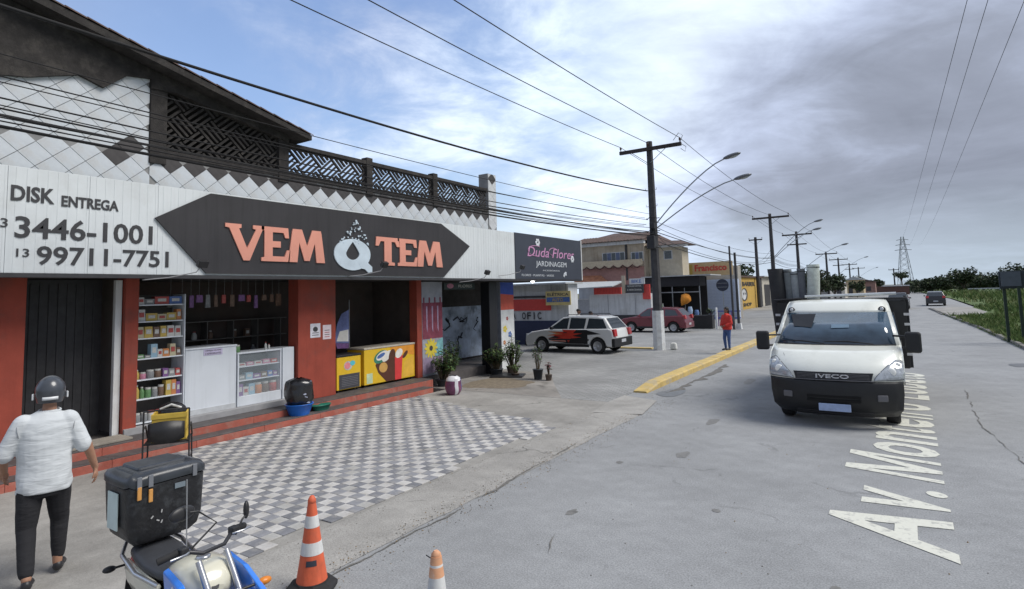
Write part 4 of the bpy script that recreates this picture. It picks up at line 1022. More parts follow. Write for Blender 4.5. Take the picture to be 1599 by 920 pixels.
for r_i in range(2):
    for k in range(9):
        o = MB().box(-12.85, -12.73, 13.75 + k * .235 + .1 * r_i, 13.965 + k * .235 + .1 * r_i, .151 + r_i * .095, .235 + r_i * .095).build('brick', P3('planter_brick', (.20, .13, .11), .9, var=.35, scale=7), None, bevel=.006); attach(o, pl)
sn = thing('hanging_sign', 'small pale sign strip with faint lettering under the soffit over the flower shop doorway', 'sign', (-11.4, 14.6, 2.8))
attach(MB().box(-11.46, -11.42, 13.8, 15.35, 2.72, 2.93).build('sign_strip', P3('dim_green_board', (.05, .07, .07)), None), sn)
attach(lettering('sign_text', 'FLORES', 14.5, 15.2, 2.78, 2.87, GM['white'], None, onX(-11.419), 0.01), sn)
attach(disc(14.1, 2.83, .16, .075, -11.42, -11.415).build('pink_badge', GM['pink'], None), sn)
lp = thing('ceiling_lamp', 'lit white lamp under the flower shop sign', 'lamp', (-11.0, 18.3, 2.93))
attach(MB().lathe([(.05, 0.07), (.07, .03), (.05, .0), (.02, -.01)], (-11.0, 18.3, 2.93), 16).build('bulb', P3('lamp_glow', (1, .98, .93), emit=7), None), lp)

# ---- plants
def leaf_mesh(mb, p, d, L, w, m=0, droop=.25, curl=.2):
    d = Vector(d).normalized(); s = d.cross(Vector((0, 0, 1)))
    if s.length < .1: s = Vector((1, 0, 0))
    s.normalize(); u = s.cross(d).normalized(); p = Vector(p)
    a = p + d * L * .35 + u * L * .06; b = p + d * L * .72 - Vector((0, 0, L * droop * .5)); c = p + d * L - Vector((0, 0, L * droop))
    mb.add([p, a - s * w * .5, a + s * w * .5, b - s * w * .42, b + s * w * .42, c], [(0, 1, 2), (1, 3, 4, 2), (3, 5, 4)], m)
lg = [M('leaf%d' % i, c, .55, var=.3, scale=5, world=True) for i, c in enumerate([(.035, .075, .025), (.06, .11, .03), (.10, .15, .045), (.022, .045, .022)])]
dkred = [M('redleaf%d' % i, c, .55, var=.3, scale=5) for i, c in enumerate([(.10, .03, .035), (.06, .05, .035), (.16, .06, .06)])]
stemm = M('plant_stem', (.10, .08, .045), .8, var=.3)
def plant(name, label, loc, h_, spread, n_st, n_lf, L, w, seed, mats=lg, pot=None, spiky=False, group=None):
    rr = random.Random(seed); t = thing(name, label, 'plant', loc, group=group)
    z0 = pot[1] if pot else 0
    if pot:
        MB().lathe([(pot[0] * .75, 0), (pot[0], pot[1] * .93), (pot[0] * 1.07, pot[1] * .94), (pot[0] * 1.07, pot[1]), (pot[0] * .9, pot[1] * .99)], n=20).build('pot', pot[2], t)
        z0 = pot[1] * .95
    st = MB(); lf = MB()
    for k in range(n_st):
        a = rr.uniform(0, 2 * PI); q = rr.random() ** .6 * spread; hh = h_ * rr.uniform(.55, 1.0) * (1 - .35 * (q / max(spread, .01)))
        tip = Vector((q * math.cos(a), q * math.sin(a), z0 + hh)); b0 = Vector((tip.x * .25, tip.y * .25, z0))
        midp = (b0 + tip) / 2 + Vector((rr.uniform(-.05, .05), rr.uniform(-.05, .05), .06))
        st.tube([b0, midp, tip], [.012, .009, .004], 5)
        for i in range(n_lf):
            f = .25 + .75 * (i + rr.random()) / n_lf; p = (b0.lerp(midp, f * 2) if f < .5 else midp.lerp(tip, f * 2 - 1))
            an = rr.uniform(0, 2 * PI); el = rr.uniform(.1, .9) if not spiky else rr.uniform(.5, 1.5)
            leaf_mesh(lf, p, (math.cos(an), math.sin(an), el), L * rr.uniform(.6, 1.2), w * rr.uniform(.7, 1.2), rr.randrange(len(mats)), droop=.35)
    st.build('stem', stemm, t, fix=False); lf.build('foliage', mats, t, fix=False)
    return t
dpot = P3('dark_pot', (.03, .035, .042), .5); bpot = P3('brown_pot', (.10, .075, .06), .7)
plant('leafy_bush', 'bushy dark green plant against the painted sunflower pillar', (-10.85, 13.0, .02), .95, .42, 38, 11, .22, .055, 1, pot=(.2, .18, dpot))
plant('leafy_bush', 'taller dark shrub at the left of the flower shop doorway', (-11.45, 14.15, .15), 1.3, .34, 26, 12, .20, .07, 2)
plant('leafy_bush', 'broad dark green shrub at the foot of the thick black post', (-10.65, 15.35, .02), .90, .48, 42, 12, .17, .06, 3, pot=(.2, .2, dpot))
plant('leafy_bush', 'light green topped shrub between black post and the potted sapling', (-10.45, 15.95, .02), 1.05, .40, 36, 12, .16, .06, 4, mats=lg[1:3] + lg[:1], pot=(.19, .22, bpot))
plant('fern_plant', 'low bright green fern at the corner of the shrub bed', (-9.95, 15.35, .012), .38, .22, 12, 7, .15, .035, 5, mats=lg[1:3], pot=(.12, .1, bpot))
plant('potted_sapling', 'slim sapling in a dark pot, taller of the two pots on the forecourt', (-9.0, 15.1, .012), 1.0, .18, 7, 15, .12, .055, 6, mats=lg[:2] + dkred[1:2], pot=(.15, .30, dpot))
plant('potted_croton', 'dark red leaved plant in a small brown pot beside the sapling', (-8.6, 15.02, .012), .48, .10, 6, 7, .16, .05, 7, mats=dkred, pot=(.10, .17, bpot))
for k, (x, y) in enumerate(((-10.1, 15.05), (-10.35, 15.5), (-10.75, 15.1))):
    pass
t = thing('planter_tray', 'flat black trays and soil under the shrubs by the black post', 'tray', (-10.2, 15.3, .012))
MB().cbox((0, 0, .025), (1.0, .7, .05), rz=.4).build('tray_base', blk, t, bevel=.01)
# bale of packaged goods
t = thing('plastic_wrapped_bale', 'white, maroon and blue plastic sack on the forecourt by the end of the steps', 'sack', (-9.72, 12.05, .02), rad(30))
mb = MB(); rows_ = []
for i in range(9):
    z = i * .058; rx = [.14, .185, .20, .205, .20, .195, .185, .17, .09][i]; ry = [.20, .23, .24, .24, .235, .22, .21, .19, .10][i]
    rows_.append([(rx * math.copysign(abs(math.cos(q_)) ** .7, math.cos(q_)) + .03 * math.sin(z * 20) * .2, ry * math.copysign(abs(math.sin(q_)) ** .7, math.sin(q_)) - .12 * z, z + .015 * noise.noise(Vector((q_, z * 5, 0)))) for q_ in [2 * PI * j / 24 for j in range(24)]])
mb.grid(rows_[:7], closed=True, m=0); o = mb.build('sack_body', P3('bale_maroon', (.16, .05, .11), .35, var=.5, scale=9), t)
MB().grid(rows_[6:], closed=True).build('sack_top', P3('bale_white', (.72, .72, .74), .35), t)
MB().grid([[(p[0] * 1.01, p[1] * 1.01, p[2]) for p in r[:6]] for r in rows_[:8]]).build('blue_panel', P3('bale_blue', (.06, .08, .42), .35, var=.3), t)
MB().grid([[(p[0] * 1.012, p[1] * 1.012, p[2]) for p in r[19:22]] for r in rows_[:8]]).build('white_stripe', MATS['bale_white'], t)

# ================================================================ PEOPLE
skin = M('skin_tan', (.36, .19, .12), .55, var=.08, scale=12)
skin2 = M('skin_brown', (.20, .10, .065), .55, var=.08, scale=12)
def chain(mb, pts, rs, n=12, flat=1.0):
    """tapered limb with round joints; everything is fused by the voxel remesh"""
    P = []; Rr = []
    for i in range(len(pts) - 1):
        a, b = Vector(pts[i]), Vector(pts[i + 1])
        for k in range(5):
            P.append(a.lerp(b, k / 5)); Rr.append(rs[i] + (rs[i + 1] - rs[i]) * (k / 5))
    P.append(Vector(pts[-1])); Rr.append(rs[-1])
    mb.tube(P, Rr, n, flat=flat)
    for p, r in zip(pts, rs): mb.ball(p, r * .99, n=n)
def fuse(mb, name, mat, parent, vox, smooth=3, noise_amt=0.0, nscale=6.0):
    if noise_amt:
        pass
    o = mb.build(name, mat, parent, fix=True)
    r = o.modifiers.new('remesh', 'REMESH'); r.mode = 'VOXEL'; r.voxel_size = vox; r.use_smooth_shade = True
    s = o.modifiers.new('smooth', 'SMOOTH'); s.factor = .5; s.iterations = smooth
    if noise_amt:
        tx = bpy.data.textures.new(name + '_folds', 'CLOUDS'); tx.noise_scale = nscale; tx.noise_depth = 2
        d = o.modifiers.new('folds', 'DISPLACE'); d.texture = tx; d.strength = noise_amt; d.mid_level = .5
    return o
def ring(z, rx, ry, cx=0, cy=0, n=24, wr=0.0, ph=0.0):
    return [(cx + rx * math.cos(a) * (1 + wr * math.sin(5 * a + ph + z * 22)), cy + ry * math.sin(a) * (1 + wr * math.cos(4 * a + z * 17 + ph)), z) for a in [2 * PI * i / n for i in range(n)]]
def torso(mb, rings):
    mb.grid(rings, closed=True); mb.add(rings[0], [tuple(range(len(rings[0])))[::-1]]); mb.add(rings[-1], [tuple(range(len(rings[-1])))])
def hand(mb, wrist, d, side, palm_n, s=1.0):
    """palm, four unequal curled fingers and a thumb leaving the side of the palm; d points down the hand"""
    w = Vector(wrist); d = Vector(d).normalized(); nrm = Vector(palm_n).normalized(); c = d.cross(nrm).normalized() * side
    mb.tube([w - d * .01 * s, w + d * .03 * s, w + d * .085 * s], [.026 * s, .038 * s, .036 * s], 12, flat=.55)
    for i, (o, L) in enumerate(((-.028, .062), (-.010, .072), (.010, .076), (.027, .068))):
        b = w + d * .08 * s + c * o * s
        k1 = b + d * L * .45 * s + nrm * .004 * s; k2 = k1 + d * L * .30 * s + nrm * .014 * s; k3 = k2 + d * L * .18 * s + nrm * .020 * s
        mb.tube([b - d * .012 * s, b, k1, k2, k3], [.0095 * s, .0095 * s, .009 * s, .008 * s, .0065 * s], 8)
    b = w + d * .028 * s + c * .030 * s
    mb.tube([b - c * .015 * s, b + c * .012 * s + d * .018 * s, b + c * .024 * s + d * .045 * s + nrm * .01 * s, b + c * .024 * s + d * .066 * s + nrm * .02 * s], [.012 * s, .0125 * s, .0105 * s, .008 * s], 8)
def head(mb, c, s=1.0, fwd=1):
    x, y, z = c
    mb.ball((x, y - .01 * fwd * s, z + .02 * s), (.075 * s, .095 * s, .105 * s), n=20)
    mb.ball((x, y + .025 * fwd * s, z - .045 * s), (.055 * s, .065 * s, .065 * s), n=16)
    mb.ball((x, y + .095 * fwd * s, z - .012 * s), (.013 * s, .020 * s, .022 * s), n=8)
    mb.ball((x, y + .084 * fwd * s, z - .052 * s), (.024 * s, .012 * s, .010 * s), n=8)
    for q in (-1, 1):
        mb.ball((x + q * .076 * s, y, z - .005 * s), (.012 * s, .020 * s, .030 * s), n=8)
        mb.ball((x + q * .030 * s, y + .075 * fwd * s, z + .028 * s), (.024 * s, .012 * s, .007 * s), n=8)
def eyes(c, s, parent, fwd=1):
    for q in (-1, 1):
        MB().ball((c[0] + q * .030 * s, c[1] + .082 * fwd * s, c[2] + .010 * s), (.013 * s, .008 * s, .008 * s), n=10).build('eye', M('eye_white', (.6, .58, .55), .3), parent)
        MB().ball((c[0] + q * .030 * s, c[1] + .089 * fwd * s, c[2] + .010 * s), (.005 * s, .004 * s, .005 * s), n=8).build('eye', M('eye_dark', (.02, .015, .01), .3), parent)
def shoe(mb, heel, toe_dir, L=.27, pitch_=0.0, w=.045):
    h = Vector(heel); d = Vector(toe_dir).normalized(); s = Vector((d.y, -d.x, 0)).normalized()
    u = s.cross(d)
    if u.z < 0: u = -u
    mb.ball(h + d * .03 + u * .045, (.042, .042, .05), n=12)
    mb.tube([h + d * .01 + u * .035, h + d * L * .35 + u * .042, h + d * L * .7 + u * .030, h + d * L * .93 + u * .026], [.040, .046, .050, .030], 14, flat=.75)

def cloth(name, col, amt=.38):
    m = M(name, col, .9, var=.05, scale=5); t = m.node_tree; b = t.nodes['Principled BSDF']
    g = t.nodes.new('ShaderNodeTexCoord'); acc = None
    for rot, sc in ((.5, (4, 4, 17)), (-.7, (5, 5, 20))):
        mp = t.nodes.new('ShaderNodeMapping'); mp.inputs['Rotation'].default_value = (0, rot, 0); mp.inputs['Scale'].default_value = sc; t.links.new(g.outputs['Object'], mp.inputs[0])
        n = t.nodes.new('ShaderNodeTexNoise'); n.inputs['Scale'].default_value = .7; n.inputs['Detail'].default_value = 2; n.inputs['Distortion'].default_value = .8; t.links.new(mp.outputs[0], n.inputs['Vector'])
        if acc is None: acc = n.outputs[0]
        else:
            a = t.nodes.new('ShaderNodeMath'); a.operation = 'ADD'; t.links.new(acc, a.inputs[0]); t.links.new(n.outputs[0], a.inputs[1]); acc = a.outputs[0]
    bu = t.nodes.new('ShaderNodeBump'); bu.inputs['Strength'].default_value = amt; bu.inputs['Distance'].default_value = .03
    t.links.new(acc, bu.inputs['Height']); t.links.new(bu.outputs[0], b.inputs['Normal'])
    return m
cloth_m = cloth('white_cotton', (.58, .61, .63))
# ---- rider in a white shirt walking to the doorway, seen from behind
man = thing('person', 'person in white shirt, black trousers and dark helmet walking to the doorway', 'person', (-6.79, 2.40, .012), rad(71))
man.location.x -= .02; man.location.y -= .05
# local: x to the right in the picture, y away from the viewer, z up
bd = MB(); head(bd, (.02, .05, 1.66), 1.0)
chain(bd, [(.015, .02, 1.42), (.02, .04, 1.58)], [.065, .055])
chain(bd, [(.20, 0, 1.42), (.315, -.03, 1.17), (.39, .06, .93)], [.058, .046, .030]); hand(bd, (.39, .06, .92), (.12, .10, -1), -1, (-1, .3, 0))
chain(bd, [(-.20, 0, 1.42), (-.31, .02, 1.16), (-.30, .22, .98)], [.058, .046, .030]); hand(bd, (-.30, .22, .975), (.0, .5, -.8), 1, (1, 0, 0))
chain(bd, [(0, .01, 1.38), (0, .0, 1.1), (0, 0, .92)], [.12, .12, .14])
chain(bd, [(-.10, 0, .88), (-.12, -.05, .48), (-.10, -.26, .12)], [.08, .055, .040])
chain(bd, [(.10, 0, .88), (.12, .12, .50), (.12, .10, .10)], [.08, .055, .040])
fuse(bd, 'body', skin, man, .0085, 3); eyes((.02, .05, 1.66), 1.0, man)
sh = MB()
torso(sh, [ring(.80, .205, .150, wr=.05), ring(.86, .210, .155, wr=.045, ph=1), ring(.96, .208, .150, wr=.035, ph=2), ring(1.10, .205, .142, wr=.03), ring(1.25, .215, .145, wr=.02), ring(1.37, .218, .135), ring(1.45, .195, .118), ring(1.505, .125, .085, cy=.01), ring(1.535, .075, .07, cy=.02)])
chain(sh, [(.165, 0, 1.43), (.235, -.015, 1.30), (.285, -.025, 1.18)], [.088, .076, .074])
chain(sh, [(-.165, 0, 1.43), (-.24, 0, 1.30), (-.295, .02, 1.17)], [.088, .076, .076])
fuse(sh, 'shirt', cloth_m, man, .011, 4, .014, .22)
MB().tube([(.02 + .082 * math.cos(a), .025 + .075 * math.sin(a), 1.528 + .01 * math.sin(a)) for a in [2 * PI * k / 20 for k in range(21)]], .011, 6, cap=False).build('collar', M('collar_cotton', (.52, .55, .57), .9), man)
for q in (-1, 1):
    MB().tube([(q * .205 + .02 * q * math.cos(a) * .6, -.005 + .085 * math.sin(a), 1.37 + .085 * math.cos(a)) for a in [PI * k / 12 for k in range(13, 24)]], .0045, 4).build('sleeve_seam', M('seam_shadow', (.40, .42, .44), .9), man)
pa = MB()
torso(pa, [ring(.76, .150, .125), ring(.84, .185, .138), ring(.92, .185, .138), ring(.97, .18, .13)])
chain(pa, [(-.095, 0, .86), (-.12, -.05, .48), (-.105, -.235, .16)], [.112, .080, .058])
chain(pa, [(.095, 0, .86), (.125, .12, .50), (.125, .11, .17)], [.112, .078, .056])
fuse(pa, 'trousers', cloth('black_denim', (.014, .014, .017)), man, .011, 3, .016, .22)
s_ = MB(); shoe(s_, (-.10, -.31, .03), (.05, .85, -.05)); fuse(s_, 'shoe', blk, man, .008, 2)
s_ = MB(); shoe(s_, (.12, .06, .02), (.15, 1, .0)); fuse(s_, 'shoe', blk, man, .008, 2)
HS = .87
hm = M('helmet_grey', (.055, .062, .075), .3, var=.2, scale=8, coat=.4)
mb = MB(); prof = []
for i in range(11):
    a = PI * .5 * i / 10; prof.append((.142 * math.cos(a - .0), .02 + .165 * math.sin(a)))
mb.lathe([(r_h * HS, z_h * HS) for r_h, z_h in [(.118, -.10), (.128, -.06), (.139, -.02)] + prof], (.02, .045, 1.69), 26, sx=.96, sy=1.12)
mb.build('helmet_shell', hm, man)
mb = MB(); mb.grid([[(.02 + .96 * .131 * math.cos(a), .045 + 1.12 * .131 * math.sin(a), z) for a in [PI * (1.34 + .32 * i / 12) for i in range(13)]] for z in (1.635, 1.665)])
o = mb.build('helmet_band', M('helmet_white', (.70, .72, .74), .35), man); q_ = o.modifiers.new('t', 'SOLIDIFY'); q_.thickness = .006
for q in (-1, 1):
    MB().cbox((.02 + q * .128, .02, 1.665), (.014, .035, .06), rz=q * .3).build('helmet_clip', MATS['helmet_white'], man, bevel=.008)
mb = MB(); mb.grid([[(.02 + .134 * math.cos(a), .045 + 1.17 * .132 * math.sin(a), z) for a in [PI * (.1 + .8 * i / 12) for i in range(13)]] for z in (1.68, 1.71)]); mb.build('helmet_visor', blk, man)

# ---- person in the red jacket on the kerb
wm = thing('person', 'person in red jacket and blue jeans with dark backpack on the yellow kerb', 'person', (-5.60, 23.75, .145), rad(150))
bd = MB(); head(bd, (0, .01, 1.52), .95)
chain(bd, [(0, 0, 1.30), (0, 0, 1.46)], [.05, .045]); chain(bd, [(0, 0, 1.25), (0, 0, .9)], [.11, .12])
chain(bd, [(.17, 0, 1.28), (.21, .02, 1.03), (.10, .20, .93)], [.045, .038, .026]); hand(bd, (.10, .20, .93), (-.7, .4, -.3), 1, (0, -.3, -1), .9)
chain(bd, [(-.17, 0, 1.28), (-.21, .02, 1.03), (-.10, .20, .95)], [.045, .038, .026]); hand(bd, (-.10, .20, .95), (.7, .4, -.3), -1, (0, -.3, -1), .9)
chain(bd, [(-.08, 0, .85), (-.08, .02, .45), (-.07, 0, .08)], [.07, .05, .035]); chain(bd, [(.08, 0, .85), (.10, .06, .45), (.08, .04, .08)], [.07, .05, .035])
fuse(bd, 'body', skin2, wm, .010, 2); eyes((0, .01, 1.52), .95, wm)
sh = MB(); torso(sh, [ring(.78, .20, .15), ring(.95, .20, .15, wr=.03), ring(1.15, .20, .14), ring(1.28, .19, .12), ring(1.36, .10, .08)])
chain(sh, [(.16, 0, 1.28), (.225, .02, 1.03), (.13, .17, .94)], [.075, .065, .05]); chain(sh, [(-.16, 0, 1.28), (-.225, .02, 1.03), (-.13, .17, .95)], [.075, .065, .05])
chain(sh, [(0, -.07, 1.37), (0, .05, 1.36)], [.07, .06]); fuse(sh, 'jacket', cloth('red_jacket', (.58, .045, .035)), wm, .014, 3, .02, .1)
pa = MB(); torso(pa, [ring(.70, .12, .11), ring(.82, .16, .13), ring(.90, .15, .12)]); chain(pa, [(-.08, 0, .80), (-.08, .02, .45), (-.07, 0, .10)], [.09, .065, .045]); chain(pa, [(.08, 0, .80), (.10, .06, .45), (.08, .04, .10)], [.09, .065, .045])
fuse(pa, 'trousers', M('blue_jeans', (.05, .10, .26), .8, var=.15), wm, .014, 2)
for x, y in ((-.07, -.03), (.08, .0)):
    s_ = MB(); shoe(s_, (x, y, .0), (0, 1, 0), .25); fuse(s_, 'shoe', blk, wm, .012, 2)
mb = MB(); mb.ball((0, -.02, 1.57), (.092, .10, .09), n=16); mb.ball((0, -.07, 1.47), (.09, .05, .12), n=14); fuse(mb, 'hair', M('dark_hair', (.012, .010, .010), .6), wm, .012, 2)
mb = MB(); mb.ball((0, -.20, 1.12), (.15, .09, .22), n=16); fuse(mb, 'backpack', M('dark_backpack', (.02, .022, .03), .7), wm, .014, 2)
# ---- two people standing behind the white car
for (x, y, lab, hc, clr, h0) in ((-12.6, 25.0, 'person in white shirt and dark cap standing behind the white car', 'cap', (.62, .62, .62), 1.0), (-12.05, 25.15, 'dark haired person in pale grey shirt standing behind the white car', 'hair', (.48, .50, .52), .93)):
    t = thing('person', lab, 'person', (x, y, .015), rad(-70))
    t.scale = (h0, h0, h0)
    bd = MB(); head(bd, (0, .03, 1.62)); chain(bd, [(0, 0, 1.35), (0, .01, 1.54)], [.06, .05]); chain(bd, [(0, 0, 1.35), (0, 0, .95)], [.12, .13])
    for q in (-1, 1):
        chain(bd, [(q * .19, 0, 1.38), (q * .24, .0, 1.10), (q * .20, .14, .90)], [.05, .042, .028]); hand(bd, (q * .20, .14, .90), (0, .3, -1), -q, (-q, 0, 0))
        chain(bd, [(q * .09, 0, .88), (q * .10, .02, .47), (q * .10, 0, .08)], [.08, .055, .04])
    fuse(bd, 'body', skin2, t, .013, 2); eyes((0, .03, 1.62), 1, t)
    sh = MB(); torso(sh, [ring(.86, .17, .13), ring(1.1, .175, .13), ring(1.32, .20, .13), ring(1.42, .17, .11), ring(1.50, .08, .07)])
    for q in (-1, 1): chain(sh, [(q * .16, 0, 1.39), (q * .235, 0, 1.15)], [.075, .075])
    fuse(sh, 'shirt', M('shirt_%s' % hc, clr, .8), t, .015, 3)
    pa = MB(); torso(pa, [ring(.78, .15, .12), ring(.95, .165, .13)])
    for q in (-1, 1): chain(pa, [(q * .09, 0, .86), (q * .10, .02, .47), (q * .10, 0, .12)], [.10, .07, .055])
    fuse(pa, 'trousers', MATS['black_denim'], t, .016, 2)
    mb = MB(); mb.ball((0, .01, 1.68), (.085, .105, .075), n=16)
    if hc == 'cap': mb.cbox((0, .13, 1.665), (.11, .10, .012))
    fuse(mb, hc, MATS['dark_hair'], t, .010, 1)
    for q in (-1, 1):
        s_ = MB(); shoe(s_, (q * .10, -.04, 0), (0, 1, 0)); fuse(s_, 'shoe', blk, t, .013, 2)

# ================================================================ MOTORCYCLE
mo = thing('motorcycle', 'parked delivery motorcycle with cream tank, blue shrouds and black seat, nose to the road', 'motorcycle', (-3.47, 2.02, .012), rad(-9))
rub = M('tyre_rubber', (.018, .018, .019), .8, var=.2, scale=20); chrome = M('satin_silver', (.55, .56, .58), .28, .9, var=.08); cream = M('cream_paint', (.66, .64, .52), .3, var=.05, coat=.6)
bluep = M('blue_fairing', (.03, .20, .72), .28, var=.06, coat=.6); seatm = M('seat_vinyl', (.045, .048, .055), .5, var=.15, scale=10, bump=.2, bscale=120); dkm = M('dark_engine', (.05, .05, .055), .4, .5, var=.2)
def rotX(): return Matrix.Rotation(PI / 2, 4, 'X')
def wheel_set(par, c, R, w, rimr, spokes=18, rz=0.0):
    m4 = Matrix.Rotation(rz, 4, 'Z') @ rotX()
    o = MB().lathe([(R - .07, -w * .45), (R - .02, -w * .5), (R, -w * .2), (R, w * .2), (R - .02, w * .5), (R - .07, w * .45), (R - .07, -w * .45)], c, 36, mat=m4).build('tyre', rub, par)
    h = MB().lathe([(rimr, -w * .35), (rimr + .02, -w * .35), (rimr + .02, w * .35), (rimr, w * .35), (rimr, -w * .35)], c, 36, mat=m4).lathe([(.035, -w * .6), (.035, w * .6)], c, 14, mat=m4)
    for i in range(spokes):
        a = 2 * PI * i / spokes; p = m4 @ Vector((math.cos(a) * .03, math.sin(a) * .03, (.03 if i % 2 else -.03))); q = m4 @ Vector((math.cos(a + .25) * rimr, math.sin(a + .25) * rimr, 0))
        h.tube([Vector(c) + p, Vector(c) + q], .003, 4, cap=False)
    h.build('rim', chrome, par)
fw = thing('front_wheel', None, None, (0, 0, 0)); fw.parent = mo; wheel_set(fw, (.50, 0, .30), .30, .09, .225)
rw = thing('rear_wheel', None, None, (0, 0, 0)); rw.parent = mo; wheel_set(rw, (-.86, 0, .30), .30, .11, .215)
mb = MB(); mb.tube([(.08, 0, .88), (-.25, 0, .72), (-.62, 0, .66), (-1.10, 0, .70)], .022, 8).tube([(.10, 0, .82), (.0, 0, .55), (-.10, 0, .30), (-.40, 0, .26)], .024, 8)
for s in (-1, 1): mb.tube([(-.45, s * .10, .32), (-.86, s * .09, .30)], .020, 8).tube([(-.86, s * .12, .32), (-.78, s * .13, .64)], .022, 8)
mb.build('frame', dkm, mo)
mb = MB().cbox((-.18, 0, .38), (.34, .24, .22)).cbox((-.08, 0, .56), (.16, .16, .20)).build('engine', dkm, mo, bevel=.03)
mb = MB().tube([(-.0, -.10, .42), (-.05, -.15, .26), (-.5, -.16, .26), (-1.05, -.17, .36)], [.02, .022, .03, .045], 12).build('exhaust', chrome, mo)
def steer(p, a=rad(16)): return (p[0] * math.cos(a) - p[1] * math.sin(a), p[0] * math.sin(a) + p[1] * math.cos(a), p[2])
mb = MB()
for s in (-1, 1): mb.tube([steer((.02, s * .09, 1.03)), steer((.20, s * .09, .72)), steer((.46, s * .09, .30))], [.017, .020, .024], 10)
mb.build('fork', chrome, mo)
hbp = [steer(p) for p in [(-.06, -.27, 1.09), (-.02, -.17, 1.11), (.03, -.07, 1.07), (.03, .07, 1.07), (-.02, .17, 1.11), (-.06, .27, 1.09)]]
MB().tube(hbp, .012, 8).build('handlebar', dkm, mo)
for s in (-1, 1):
    MB().tube([steer((-.06, s * .28, 1.088)), steer((-.025, s * .185, 1.108))], .020, 10).build('grip', rub, mo)
    MB().tube([steer((.02, s * .26, 1.10)), steer((.05, s * .19, 1.11)), steer((.01, s * .14, 1.10))], .006, 6).build('brake_lever' if s < 0 else 'clutch_lever', chrome, mo)
    MB().cbox(steer((-.01, s * .165, 1.11)), (.05, .05, .045), rz=rad(16)).build('switch_box', blk, mo, bevel=.008)
MB().tube([steer((.0, -.12, 1.11)), steer((.05, .0, 1.22)), steer((.0, -.08, 1.30)), steer((-.02, -.14, 1.31))], .006, 6).build('mirror_stem', blk, mo)
mb = MB(); mb.ball(steer((-.03, -.16, 1.31)), (.022, .080, .042), n=14, mat=Matrix.Rotation(rad(16), 4, 'Z')); mb.build('mirror', blk, mo)
MB().tube([steer((.0, .17, 1.08)), steer((.01, .21, 1.16)), steer((.0, .24, 1.17))], .006, 6).build('mirror_stem', blk, mo)
mb = MB(); mb.ball(steer((-.01, .255, 1.20)), (.018, .028, .055), n=12, mat=Matrix.Rotation(rad(60), 4, 'Z')); mb.build('mirror', blk, mo)
MB().tube([steer((.0, -.15, 1.08)), steer((.0, -.155, 1.50))], .0035, 5).build('antenna', chrome, mo)
# tank as a lofted shell
rows_ = []
for i, (x, hw, zb, zt) in enumerate([(-.43, .075, .80, .86), (-.36, .12, .78, .92), (-.24, .155, .75, .975), (-.10, .165, .74, .99), (.0, .15, .76, .98), (.06, .10, .80, .93), (.08, .05, .84, .88)]):
    rows_.append([(x, hw * math.copysign(abs(math.cos(a)) ** .75, math.cos(a)), (zb + zt) / 2 + (zt - zb) / 2 * math.copysign(abs(math.sin(a)) ** .85, math.sin(a))) for a in [2 * PI * j / 24 for j in range(24)]])
tk = MB(); torso(tk, rows_); tk = tk.build('fuel_tank', cream, mo)
MB().lathe([(.038, .985), (.040, 1.0), (.03, 1.004)], (-.10, 0, 0), 18).build('filler_cap', chrome, tk)
rows_ = []
for i, (x, hw, zb, zt) in enumerate([(-1.04, .05, .80, .85), (-1.0, .13, .78, .875), (-.85, .145, .77, .87), (-.68, .14, .76, .85), (-.52, .115, .76, .84), (-.40, .08, .77, .86), (-.36, .04, .80, .87)]):
    rows_.append([(x, hw * math.copysign(abs(math.cos(a)) ** .6, math.cos(a)), (zb + zt) / 2 + (zt - zb) / 2 * math.copysign(abs(math.sin(a)) ** .7, math.sin(a))) for a in [2 * PI * j / 24 for j in range(24)]])
st = MB(); torso(st, rows_); st.build('seat', seatm, mo)
MB().tube([(-.45, -.13, .77), (-.70, -.185, .79), (-.98, -.185, .83), (-1.12, -.12, .87), (-1.16, 0, .88), (-1.12, .12, .87), (-.98, .185, .83), (-.70, .185, .79), (-.45, .13, .77)], .014, 8).build('grab_rail', chrome, mo)
for s in (-1, 1):
    mb = MB(); mb.grid([[(x, s * (.10 + .05 * math.sin(k * .8)), z) for k, z in enumerate((.56, .64, .72, .78))] for x in (-1.05, -.85, -.6, -.42)]); o = mb.build('side_panel', cream if s < 0 else bluep, mo); q_ = o.modifiers.new('t', 'SOLIDIFY'); q_.thickness = .012
    P = [(-.20, .96), (.06, .94), (.30, .84), (.40, .68), (.16, .56), (.02, .64), (-.14, .74)]
    o = MB().add([(x, s * (.155 + .07 * max(0, x)), z) for x, z in P] + [(x + .01, s * (.19 + .08 * max(0, x)), z - .01) for x, z in P], [(0, 1, 8, 7), (1, 2, 9, 8), (2, 3, 10, 9), (3, 4, 11, 10), (4, 5, 12, 11), (5, 6, 13, 12), (6, 0, 7, 13), tuple(range(7)), tuple(range(7, 14))[::-1]]).build('tank_shroud', bluep, mo, bevel=.008)
    MB().add([(.30, s * .205, .84), (.44, s * .22, .80), (.46, s * .22, .66), (.40, s * .215, .66)], [(0, 1, 2, 3)]).build('fairing_tip', blk, mo)
    MB().tube([(-.02, s * .19, .91), (.15, s * .215, .83)], .010, 6).build('shroud_trim', M('white_trim', (.7, .7, .7), .4), mo)
    for x, y, z in ((.20, s * .22, .86), (-1.16, s * .20, .70)):
        MB().tube([(x, s * .10, z), (x, y - s * .02, z)], .008, 6).build('indicator_stem', blk, mo)
        mb = MB(); mb.ball((x, y + s * .01, z), (.026, .042, .022), n=12); mb.build('indicator', blk if x < 0 else M('amber_lens', (.7, .22, .02), .3), mo)
